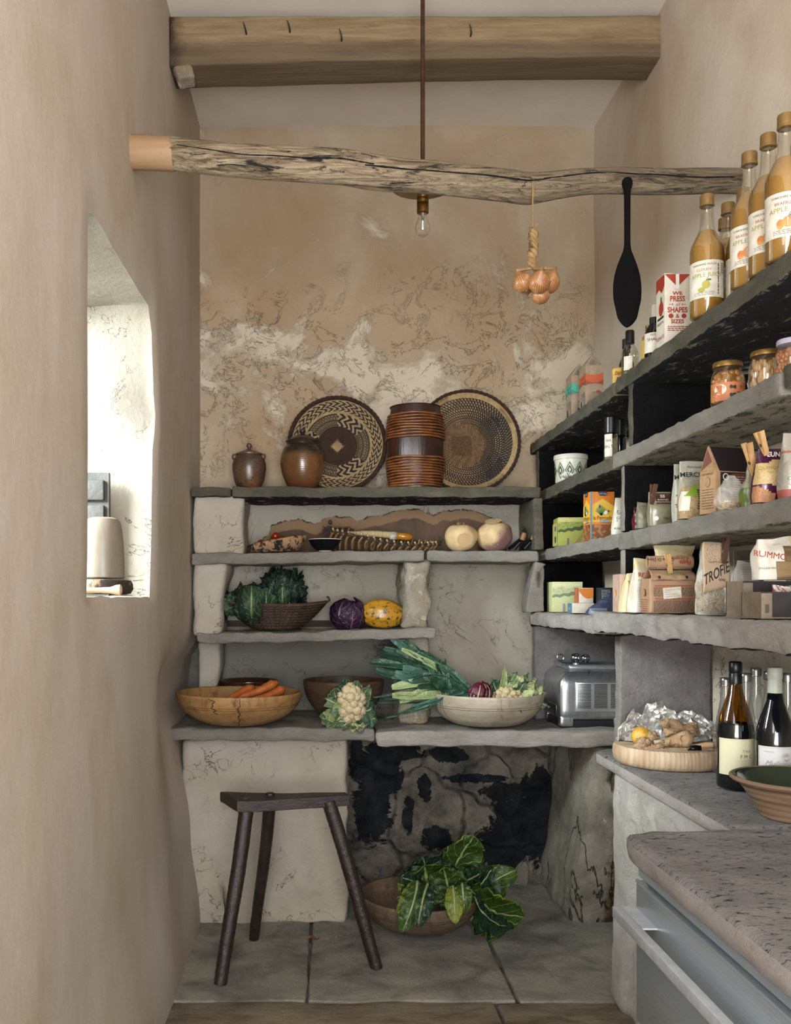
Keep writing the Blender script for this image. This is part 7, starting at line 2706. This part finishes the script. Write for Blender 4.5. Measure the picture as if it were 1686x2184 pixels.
def leafm(mb, base, tip, side, width, arch=.0, cup=.0, ruffle=.01, droop=0, mat=0, seed=0, n=26, m=14, shape_=.75, rib=None, ribr=.004, edge=1.0):
    """leaf blade from base to tip; side = direction across; arch lifts the middle along its normal"""
    base, tip, side = Vector(base), Vector(tip), Vector(side).normalized()
    d = tip - base
    L = d.length
    side = (side - d.normalized() * side.dot(d.normalized())).normalized()
    nrm = side.cross(d.normalized()).normalized()

    def fn(u, v):
        s = (v - .5) * 2
        c = base + d * u + nrm * arch * math.sin(u * PI) + Vector((0, 0, -1)) * droop * u * u * u
        w = width / 2 * (math.sin(PI * min(1, .06 + .94 * u ** shape_)) ** .62) if u > 0 else width * .06
        w *= 1 + .12 * nz((u * 6, s * 0 + (1 if s > 0 else 2), seed)) * edge
        k = abs(s)
        rf = ruffle * (k ** 1.5) * nz((u * 9 * edge, (3 if s > 0 else 7), seed * 1.7)) * 2.0 + ruffle * .5 * k * nz((u * 22, (5 if s > 0 else 9), seed))
        bl = ruffle * .35 * nz((u * 11, s * 4, seed + 2))
        return c + side * s * w + nrm * (cup * s * s * w + rf + bl)
    mb.grid(fn, n, m, mat, uv=True)
    if rib is not None:
        mb.tube([fn(i / 16, .5) + nrm * -.001 for i in range(16)], [ribr * (1 - .85 * i / 16) for i in range(16)], 7, rib)
    return fn


def cup_leaf(mb, c, Rr, az, spread, e0, e1, flare=.1, ruffle=.008, mat=0, seed=0, n=20, m=16, twist=0, sq=(1, 1, 1)):
    """leaf wrapped over a ball, from elevation e0 up to e1"""
    c = Vector(c)

    def fn(u, v):
        s = (v - .5) * 2
        e = e0 + (e1 - e0) * u
        wv = spread * (math.sin(PI * min(1, .12 + .88 * u ** .8)) ** .5)
        a = az + s * wv / max(.35, math.cos(e * .75)) + twist * u
        k = max(abs(s) ** 3, u ** 4)
        r = Rr * (1 + flare * k * 1.0 + .02 * seed % .03) + ruffle * (nz((u * 5, s * 4, seed)) + k * 1.6 * nz((u * 12, s * 9, seed + 4)))
        return c + Vector((math.cos(a) * math.cos(e) * r * sq[0], math.sin(a) * math.cos(e) * r * sq[1], math.sin(e) * r * sq[2]))
    mb.grid(fn, n, m, mat, uv=True)


# wicker basket on the middle shelf
ZM = 1.139
wb = thing('wicker_basket', 'long dark brown wicker basket heaped with savoy cabbages', 'basket', (wpx(588, 3.84), 3.84, ZM))
m_wick = M('dark_willow', '#3a281d', '#231812', 30, rough=.55, bump=.4, bscale=120, spec=.5)
m_wick2 = M('brown_willow', '#543c29', '#38261a', 30, rough=.5, bump=.4, bscale=120, spec=.5)
BA, BB_, BH = .206, .115, .095


def bas(t, a):
    """t height fraction, a angle"""
    k = .42 + .58 * t ** .75
    lift = .012 * abs(math.cos(a)) ** 3 * t
    return Vector((BA * k * math.cos(a), BB_ * (.55 + .45 * t ** .8) * math.sin(a), .004 + BH * t + lift))


mb = MB(m_wick)
NS_ = 44
for k in range(NS_):
    a = 2 * PI * k / NS_
    mb.tube([bas(t / 8, a) for t in range(9)], .0022, 5)
mb.build('stakes', wb, sharp=180)
mb = MB(m_wick, m_wick2)
for r_ in range(17):
    t = (r_ + .5) / 17
    pts = []
    for i in range(NS_ * 2 + 1):
        a = 2 * PI * i / (NS_ * 2)
        p = bas(t, a)
        off = .0038 * math.cos(i * PI / 1 + r_ * PI) if i % 2 == 0 else 0
        off = .0036 * (1 if (i // 1 + r_) % 2 == 0 else -1) if i % 1 == 0 else 0
        nrm = Vector((math.cos(a), math.sin(a), 0))
        pts.append(p + nrm * off)
    mb.tube(pts, .0029, 5, r_ % 2, cap=False)
mb.build('weave', wb, sharp=180)
mb = MB(m_wick2)
for ph in (0, 2.1, 4.2):
    pts = []
    for i in range(161):
        a = 2 * PI * i / 160
        pts.append(bas(1, a) + Vector((math.cos(a) * .004 * math.cos(a * 30 + ph), math.sin(a) * .004 * math.cos(a * 30 + ph), .003 + .004 * math.sin(a * 30 + ph))))
    mb.tube(pts, .0034, 5, cap=False)
mb.build('rim', wb, sharp=180)
mb = MB(m_wick2)
mb.tube(curve3([bas(1, 0) + Vector((-.004, -.01, 0)), bas(1, 0) + Vector((.012, -.004, .008)), bas(1, 0) + Vector((.010, .004, .020)), bas(1, 0) + Vector((.004, .008, .024))], 12), .0045, 7)
mb.build('handle_loop', wb, sharp=180)

Ys = 3.85


def cabbage(label, px, py, Y, r, leaves, core, seed, group='savoy cabbages heaped in the wicker basket'):
    c = at(px, py, Y)
    o = thing('savoy_cabbage', label, 'cabbage', tuple(c), 0, group)
    mb = MB(core)
    mb.ball((0, 0, 0), r * .86, 30, 20, 0, .08, 3, seed)
    mb.build('heart', o, sharp=180)
    for i, (az, sp_, e0, e1, fl, ruf, mt, RR) in enumerate(leaves):
        mb = MB(mt)
        cup_leaf(mb, (0, 0, 0), r * RR, az, sp_, e0, e1, fl, ruf, 0, seed + i * 1.3)
        mb.build('leaf', o, sharp=180, solid=.0012)
    return o


F = -PI / 2
cabbage('big savoy cabbage with pale veined dark leaf facing the room', 537, 1288, 3.80, .072,
        [(F + .05, 1.15, -1.1, 1.15, .10, .008, L_sav, 1.02), (F - 1.3, 1.0, -1.0, 1.1, .2, .012, L_sav2, 1.05), (F + 1.5, 1.0, -1.0, 1.1, .2, .012, L_sav2, 1.06), (PI / 2, 1.2, -1, 1.2, .15, .012, L_sav2, 1.05), (F + .8, .7, -1.2, .7, .28, .012, L_sav, 1.10)], L_sav2, 2)
cabbage('dark frilled savoy cabbage standing highest in the basket', 600, 1264, 3.88, .072,
        [(F + .1, .8, -.9, 1.0, .22, .016, L_sav, .98), (F - 1.0, .9, -.8, 1.3, .22, .022, L_sav2, 1.05), (F + 1.2, .9, -1.0, 1.1, .26, .024, L_sav2, 1.08), (F + .2, 1.3, .3, 1.7, .22, .022, L_sav2, 1.08), (PI / 2, 1.3, -1, 1.2, .2, .02, L_sav2, 1.08), (F + 1.9, .8, -.6, .8, .35, .024, L_sav2, 1.12)], L_sav2, 5)
cabbage('small dark cabbage with drooping leaf at the left end of the basket', 492, 1290, 3.83, .038,
        [(F - .8, 1.2, -1.0, 1.2, .35, .016, L_sav2, 1.05), (F + .6, 1.1, -1.0, 1.1, .35, .016, L_sav, 1.1), (PI - .1, .9, -1.2, .9, .55, .02, L_sav2, 1.15), (PI / 2, 1.2, -1, 1.2, .2, .012, L_sav2, 1.05)], L_sav2, 9)
kl = thing('lettuce', 'pale yellow green frilly leaves lying at the front of the basket', 'lettuce', tuple(at(615, 1298, 3.79)))
k0_ = at(615, 1298, 3.79)
q = random.Random(8)
for k in range(7):
    mb = MB(L_kale)
    x = -.045 + .015 * k
    leafm(mb, (x, .02, -.012), (x + q.uniform(-.012, .018), -.03 - q.uniform(0, .012), .014 + q.uniform(0, .012)), (1, .1, 0), .044, .008, .3, .010, .0, 0, k, 16, 10)
    mb.build('leaf', kl, sharp=180, solid=.001)

# red cabbage
rc = thing('red_cabbage', 'glossy dark red cabbage between the basket and the yellow squash', 'cabbage', (wpx(742, 3.81), 3.81, ZM + .062))
mb = MB(M('red_cabbage_heart', '#1d1022', '#150b18', rough=.3))
mb.ball((0, 0, 0), (.070, .066, .060), 36, 24, 0, .03, 2)
mb.build('heart', rc, sharp=180)
for i, (az, sp_, e0, e1, fl) in enumerate(((F - .5, 1.3, -1.2, 1.1, .03), (F + .9, 1.25, -1.2, .9, .05), (F + .2, 1.0, -1.3, .3, .06), (PI / 2 + .5, 1.3, -1.2, 1.2, .04), (F + 1.7, 1.0, -1.1, 1.3, .05))):
    mb = MB(L_red)
    cup_leaf(mb, (0, 0, 0), .0685 + i * .0009, az, sp_, e0, e1, fl, .0032, 0, i * 2.2, sq=(1.05, 1, .93))
    mb.build('leaf', rc, sharp=180, solid=.0012)

# yellow squash
t = NT('squash_skin')
v = t.coords()
sp = t.n('ShaderNodeSeparateXYZ')
t.l(v, sp.inputs[0])
ang = t.math('ARCTAN2', sp.outputs[2], sp.outputs[1])
st = t.math('SINE', t.math('ADD', t.math('MULTIPLY', ang, 9), t.math('MULTIPLY', t.noise(v, 10, 4), 3)))
col = t.mix(t.ramp(t.noise(v, 8, 5), .35, .65), '#b88a24', '#a06f1c')
gm = t.math('MULTIPLY', t.ramp(t.noise(v, 60, 8, .75, .3), .54, .57), t.ramp(t.noise(v, 7, 4), .36, .50))
col = t.mix(gm, col, '#1f2f14')
tipm = t.math('MULTIPLY', t.ramp(t.math('ADD', sp.outputs[0], t.math('MULTIPLY', sp.outputs[2], .6)), .05, .085), t.ramp(st, -.2, .4))
col = t.mix(t.math('MULTIPLY', tipm, .85), col, '#2c3b16')
t.bsdf(col, .32, 0, st, .2, .003, .05, .5)
mb = MB(t.m)


def sqw(p, d):
    k = 1 + .012 * math.cos(9 * math.atan2(d.z, d.y))
    return (p.x, p.y * k * (1 - .06 * d.x), p.z * k * (1 - .06 * d.x))


mb.ball((0, 0, 0), (.092, .060, .061), 44, 30, 0, 0, 1, 0, warp=sqw)
sqx = wpx(826, 3.80)
so = thing('winter_squash', 'yellow green speckled squash lying beside the rough stone pier', 'squash', (sqx - .018, 3.80, ZM + .066), (0, .05, .0))
mb.build('fruit', so, sharp=180)
mb = MB(M('squash_stem', '#5c4a30', '#43341f', 20, rough=.8))
mb.tube([(.088, 0, 0), (.098, 0, .002)], [.010, .007], 10)
mb.build('blossom_scar', so)


# cauliflowers
def curd(mb, c, r, n, seed, sq=(1, 1, 1), face=None, small=.34):
    n = int(n * .62)
    c = Vector(c)
    q = random.Random(seed)
    mb.ball(c, (r * .9 * sq[0], r * .9 * sq[1], r * .9 * sq[2]), 24, 16)
    k = 0
    for i in range(n):
        y = 1 - 2 * (i + .5) / n
        a = i * 2.39996
        d = Vector((math.cos(a) * math.sqrt(1 - y * y), y, math.sin(a) * math.sqrt(1 - y * y)))
        if face and d.dot(face) < -.25:
            continue
        rr = r * small * q.uniform(.8, 1.25)
        p = c + Vector((d.x * sq[0], d.y * sq[1], d.z * sq[2])) * r * q.uniform(.84, .94)
        mb.ball(p, rr, 14, 10, 0, .16, 3.5, i)
        for j in range(5):
            b = (d + Vector((q.uniform(-1, 1), q.uniform(-1, 1), q.uniform(-1, 1))) * .7).normalized()
            mb.ball(p + b * rr * .80, rr * .30, 7, 5)


m_curd = M('cauliflower_curd', '#c6b896', '#b3a17a', 60, rough=.75, bump=.8, bscale=340, c3='#8f7c50', c3s=30, c3lo=.63, c3hi=.72, dist=.003, sub=.1)
Yq = 3.637
cx_, cz_ = wpx(745, Yq), 0
cf = thing('cauliflower', 'cream cauliflower in blue green leaves standing at the worktop edge', 'cauliflower', (cx_, Yq, ZW))
Cc = Vector((.004, .0, .083))
mb = MB(m_curd)
curd(mb, Cc + Vector((.002, -.012, .004)), .052, 70, 3, (.92, .9, 1.28), Vector((0, -1, 0)))
mb.build('curd', cf, sharp=180)
lv = [  # base, tip, side, width, arch, cup, ruffle, mat
    ((-.02, -.01, .02), (-.118, -.035, .04), (.2, .5, 1), .085, -.02, .3, .014, L_cau),
    ((-.03, .01, .03), (-.098, -.03, .110), (.5, .2, -.8), .085, -.03, .35, .013, L_cau),
    ((-.03, .02, .05), (-.060, -.045, .150), (1, .2, .3), .085, -.035, .4, .014, L_cau),
    ((-.01, .03, .09), (-.012, -.02, .188), (1, .0, .1), .075, -.02, .5, .014, L_caud),
    ((.02, .03, .07), (.030, -.03, .180), (1, .0, -.3), .070, -.02, .4, .016, L_cau),
    ((.03, .02, .06), (.078, -.03, .160), (.5, .3, -.8), .060, -.02, .5, .014, L_cau),
    ((.035, .0, .05), (.092, -.045, .085), (.0, .4, 1), .100, .02, .4, .018, L_caud),
    ((.03, .0, .03), (.098, -.035, .035), (.2, .5, 1), .085, .02, .4, .018, L_caud),
    ((-.03, -.02, .03), (-.050, -.062, .100), (1, -.2, .3), .060, -.01, .4, .008, L_caup),
    ((-.045, .0, .03), (-.100, -.055, .062), (.3, .2, 1), .050, -.01, .4, .008, L_caup),
    ((-.01, -.02, .012), (-.055, -.070, .010), (1, -.5, .2), .060, .01, .2, .010, L_cau),
    ((.005, -.02, .012), (.0, -.075, .012), (1, .0, .0), .070, .015, .3, .010, L_kale),
    ((.02, -.02, .012), (.045, -.070, .018), (1, .4, .1), .060, .015, .3, .010, L_caup),
    ((.02, -.02, .01), (.075, -.05, .012), (.6, .8, .2), .060, .01, .3, .012, L_caud),
    ((-.04, .03, .02), (-.08, .05, .10), (.5, 1, .0), .09, .02, .3, .012, L_caud),
    ((.04, .03, .02), (.07, .06, .11), (-.5, 1, .0), .09, .02, .3, .012, L_caud),
]
for i, (b, tp, sd, w_, ar, cu, ru, mt) in enumerate(lv):
    mb = MB(mt, M('pale_rib', '#aeb38c', '#979f76', 30, rough=.5, bump=.1))
    leafm(mb, b, tp, sd, w_, ar, cu, ru, 0, 0, i * 1.7, 22, 12, .7, 1, .0042)
    mb.build('leaf', cf, sharp=180, solid=.0014)

# --- in the grey bowl: cauliflower with pale leaves, radicchio, leeks
BX, BY, BZ = .648, 3.735, .766
rimz = BZ + .128
c2 = thing('cauliflower', 'cauliflower in the grey bowl with pale green leaves spilling to the right', 'cauliflower', (wpx(1082, 3.69), 3.70, rimz - .03))
mb = MB(m_curd)
curd(mb, (-.002, -.02, .002), .058, 90, 5, (1.1, .9, .85), Vector((0, -.7, .7)), .22)
mb.build('curd', c2, sharp=180)
q = random.Random(21)
LB = [((-.03, .03, .0), (-.01, .0, .135), (.7, .5, -.5), .040, L_caup, .004), ((-.01, .03, .02), (.035, -.01, .115), (.8, 0, -.6), .065, L_cau, .010), ((.0, .02, .02), (.055, -.03, .105), (.6, .3, -.7), .060, L_caup, .012),
      ((.03, .02, .02), (.085, -.01, .110), (.6, .4, -.6), .055, L_cau, .016), ((.04, .01, .02), (.100, -.04, .085), (.3, .5, -.8), .055, L_caup, .016), ((.05, .02, .02), (.120, -.01, .085), (.3, .6, -.7), .055, L_cau, .016),
      ((.05, .0, .01), (.135, -.04, .060), (.1, .6, .8), .060, L_caup, .018), ((.06, .0, .01), (.150, -.03, .035), (.1, .6, .8), .060, L_cau, .018), ((.05, -.01, .01), (.125, -.06, .040), (.2, .4, .9), .055, L_caup, .016),
      ((.04, -.02, .01), (.095, -.065, .050), (.3, .3, .9), .055, L_caup, .014), ((.03, -.01, .03), (.060, -.055, .085), (.7, .2, -.5), .050, L_caud, .012), ((-.03, .03, .02), (-.055, .0, .085), (1, .2, .2), .050, L_caud, .012),
      ((.11, -.02, .02), (.160, -.045, -.02), (.0, .7, .6), .045, L_cau, .014), ((.0, .04, .02), (.02, .05, .10), (1, 0, 0), .08, L_caud, .012), ((-.02, .0, .03), (.045, -.045, .060), (.4, .2, 1), .055, L_caup, .008)]
for i, (b, tp, sd, w_, mt, ru) in enumerate(LB):
    mb = MB(mt, MATS['pale_rib'])
    leafm(mb, b, tp, sd, w_, .012 * (-1) ** i, .3, ru, 0, 0, i * 2.1, 20, 12, .7, 1, .0038)
    mb.build('leaf', c2, sharp=180, solid=.0013)

rd = thing('radicchio', 'crimson radicchio with white ribs in the middle of the grey bowl', 'radicchio', (wpx(1020, 3.66), 3.665, rimz + .012))
m_rad = M('radicchio_leaf', '#5c1228', '#3f0d1e', 14, rough=.4, bump=.3, spec=.5)
m_rib_w = M('radicchio_rib', '#c4ab9e', '#a87f7c', 30, rough=.5, bump=.2)
for i in range(9):
    az = F - 1.0 + i * .34
    mb = MB(m_rad, m_rib_w)
    cup_leaf(mb, (0, 0, -.012), .044 + .002 * (i % 3), az, .42, -.6, 1.25, .08, .004, 0, i * 1.9, 14, 8, twist=.5)
    pts = []
    for k in range(12):
        u = k / 11
        e = -.6 + 1.85 * u
        a = az + .5 * u
        r = .046 + .002 * (i % 3)
        pts.append((math.cos(a) * math.cos(e) * r, math.sin(a) * math.cos(e) * r, -.012 + math.sin(e) * r))
    mb.tube(pts, [.003 * (1 - .8 * k / 11) for k in range(12)], 6, 1)
    mb.build('leaf', rd, sharp=180, solid=.0012)

# leeks: four shanks lying in the bowl, leaves fanned out to the left
lk_tips = [  # px, py, dy, width px, material
    [(790, 1412, .02, 30, 0), (800, 1430, -.01, 30, 0), (832, 1362, .03, 26, 0), (846, 1357, .05, 24, 0), (872, 1380, .02, 22, 0), (818, 1382, .04, 24, 2)],
    [(856, 1384, -.03, 16, 1), (888, 1392, -.02, 22, 0), (903, 1404, -.04, 14, 1), (858, 1425, -.05, 30, 2), (842, 1436, -.05, 30, 2), (815, 1396, .0, 30, 0)],
    [(835, 1466, -.05, 26, 1), (836, 1484, -.07, 24, 1), (878, 1450, -.08, 34, 2), (862, 1490, -.06, 14, 1), (915, 1402, .0, 22, 0), (935, 1418, -.02, 22, 0)],
    [(884, 1512, -.09, 14, 2), (800, 1498, .02, 8, 0), (818, 1530, .0, 7, 0), (938, 1420, -.05, 20, 0), (900, 1440, -.07, 26, 0), (872, 1400, .03, 26, 0)],
]
for tips in lk_tips:
    qq = random.Random(len(tips) + tips[0][0])
    for a_ in list(tips):
        tips.append((a_[0] + qq.uniform(-8, 14), a_[1] + qq.uniform(-14, 14), a_[2] + qq.uniform(-.03, .03), a_[3] * qq.uniform(.45, .8), qq.choice((0, 0, 2))))
        tips.append((a_[0] + qq.uniform(6, 34), a_[1] + qq.uniform(-10, 16), a_[2] + qq.uniform(-.04, .03), a_[3] * qq.uniform(.5, .9), qq.choice((0, 0, 2, a_[4]))))
for g_, tips in enumerate(lk_tips):
    base = Vector((.525 + .014 * g_, 3.75 - .030 * g_, rimz + .020 - .006 * g_))
    lk = thing('leek', ('leek at the back of the bunch, broad dark leaves reaching farthest left', 'leek with cut pale leaf tops in the middle of the bunch', 'leek with broad blue green leaves folding over the front of the bunch', 'leek lowest in the bunch with thin leaves trailing over the bowl rim')[g_],
               'leek', tuple(base), 0, 'leeks leaning out of the grey bowl')
    mb = MB(M('leek_shank', '#a9ae84', '#c0bd9c', 10, rough=.35, bump=.2, bscale=60, stretch=(.3, 4, 4), spec=.5))
    s0 = Vector((.0, 0, 0))
    s1 = Vector((.10, .035, -.075))
    mb.tube([s0 + (s1 - s0) * i / 8 for i in range(9)], [.017, .018, .018, .017, .017, .016, .016, .017, .012], 18)
    mb.build('shank', lk, sharp=180)
    for i, (px, py, dy, wpx_, mi) in enumerate(tips):
        tp = at(px, py, 3.72 + dy * 1.2) - base
        mb = MB((L_leek, L_leekp, L_leekb)[mi])
        b = Vector((.03 - .008 * i, ((i % 6) - 2.5) * .004, .003 * (i % 4)))
        w_ = wpx_ / FPX * 3.72 * .74
        d = tp - b
        side = d.cross(Vector((0, 1, 0))).normalized()
        rr_ = random.Random(g_ * 10 + i)
        bend = rr_.uniform(-.016, .032)
        tilt = rr_.uniform(-1.0, 1.0)
        perp = d.cross(side).normalized()
        side = (side * math.cos(tilt) + perp * math.sin(tilt)).normalized()
        nr = side.cross(d.normalized())

        def fk(u, v, b=b, d=d, side=side, nr=nr, w_=w_, bend=bend, i=i, g_=g_):
            s = (v - .5) * 2
            w = w_ / 2 * (.75 + .35 * math.sin(u * PI * .8)) * (1 if u < .9 else 1 - .35 * (u - .9) / .1 * abs(s))
            c = b + d * u + Vector((0, 0, 1)) * bend * math.sin(u * PI)
            fold = .55 * (1 - .5 * u)
            jag = d.normalized() * (.010 * nz((s * 3, i, g_)) if u > .96 else 0)
            return c + side * s * w * (1 - .2 * fold) + nr * (-abs(s) * w * fold + .002 * math.sin(u * 9 + i)) + jag + nr * .003 * nz((u * 6, s * 2, i))
        mb.grid(fk, 26, 10, 0, uv=True)
        mb.build('leaf', lk, sharp=50, solid=.0011)

# --- the bowl on the floor: cauliflower leaves spilling out
FY = 3.60
fo = (wpx(940, FY), FY, .06)
ch = thing('leafy_greens', 'heap of dark green veined cauliflower leaves spilling from the floor bowl', 'greens', fo)
fo = Vector(fo)


def fp(px, py, Y):
    return at(px, py, Y) - fo


CH = [  # base(px,py,Y) tip(px,py,Y) side width arch cup ruffle droop mat
    ((925, 1930, 3.56), (905, 1845, 3.50), (1, .1, .1), .19, -.045, .22, .016, L_chard),
    ((962, 1925, 3.56), (945, 1850, 3.49), (1, .1, -.2), .120, -.03, .25, .018, L_chard),
    ((895, 1900, 3.60), (985, 1855, 3.52), (.2, -.3, 1), .075, .03, .3, .016, L_chardd),
    ((940, 1890, 3.66), (1025, 1862, 3.55), (.3, .2, 1), .085, .03, .3, .016, L_chardd),
    ((960, 1880, 3.68), (1010, 1785, 3.62), (1, .1, .4), .150, -.02, .3, .020, L_chard),
    ((945, 1885, 3.72), (955, 1805, 3.70), (1, .2, .1), .110, .02, .3, .018, L_chard),
    ((985, 1920, 3.62), (1100, 1855, 3.58), (.2, .4, 1), .105, -.02, .25, .018, L_chard),
    ((975, 1925, 3.60), (1050, 1850, 3.52), (.5, .1, 1), .110, .02, .3, .014, L_chardd),
    ((1000, 1895, 3.55), (1118, 1955, 3.46), (.3, .3, -1), .20, .045, .35, .018, L_chard),
    ((1010, 1905, 3.50), (1095, 1978, 3.42), (.5, .3, -1), .16, .040, .35, .018, L_chardd),
    ((965, 1890, 3.46), (970, 1972, 3.355), (1, .0, .1), .058, -.040, .3, .016, L_chardy),
    ((985, 1885, 3.46), (990, 1945, 3.385), (1, .0, .2), .055, -.04, .3, .018, L_chard),
    ((890, 1880, 3.47), (858, 1988, 3.345), (1, .0, -.3), .080, -.045, .4, .014, L_chard),
    ((912, 1885, 3.47), (890, 1978, 3.355), (1, .0, .1), .070, -.045, .4, .014, L_chardd),
    ((900, 1890, 3.62), (852, 1870, 3.50), (.2, .3, 1), .110, .03, .4, .016, L_chardd),
    ((905, 1885, 3.66), (868, 1860, 3.60), (.4, .5, 1), .110, -.03, .4, .016, L_chardd),
    ((880, 1915, 3.60), (848, 1925, 3.50), (.2, .3, 1), .090, .02, .4, .012, L_chardd),
    ((930, 1890, 3.58), (900, 1825, 3.58), (1, .3, .1), .120, -.02, .3, .018, L_chardd),
    ((1010, 1880, 3.66), (1075, 1880, 3.60), (.2, .5, 1), .100, .02, .3, .020, L_chardd),
    ((940, 1930, 3.62), (1000, 1935, 3.48), (.3, .3, 1), .100, .02, .3, .012, L_chard),
]
for i, (b, tp, sd, w_, ar, cu, ru, mt) in enumerate(CH):
    mb = MB(mt, M('green_white_rib', '#9aa678', '#828f60', 30, rough=.45, bump=.1))
    leafm(mb, fp(*b), fp(*tp), sd, w_ * 1.22, ar, cu * .8, ru * 1.15, 0, 0, i * 2.3, 28, 16, 1.15, 1, .0055)
    mb.build('leaf', ch, sharp=180, solid=.0013)
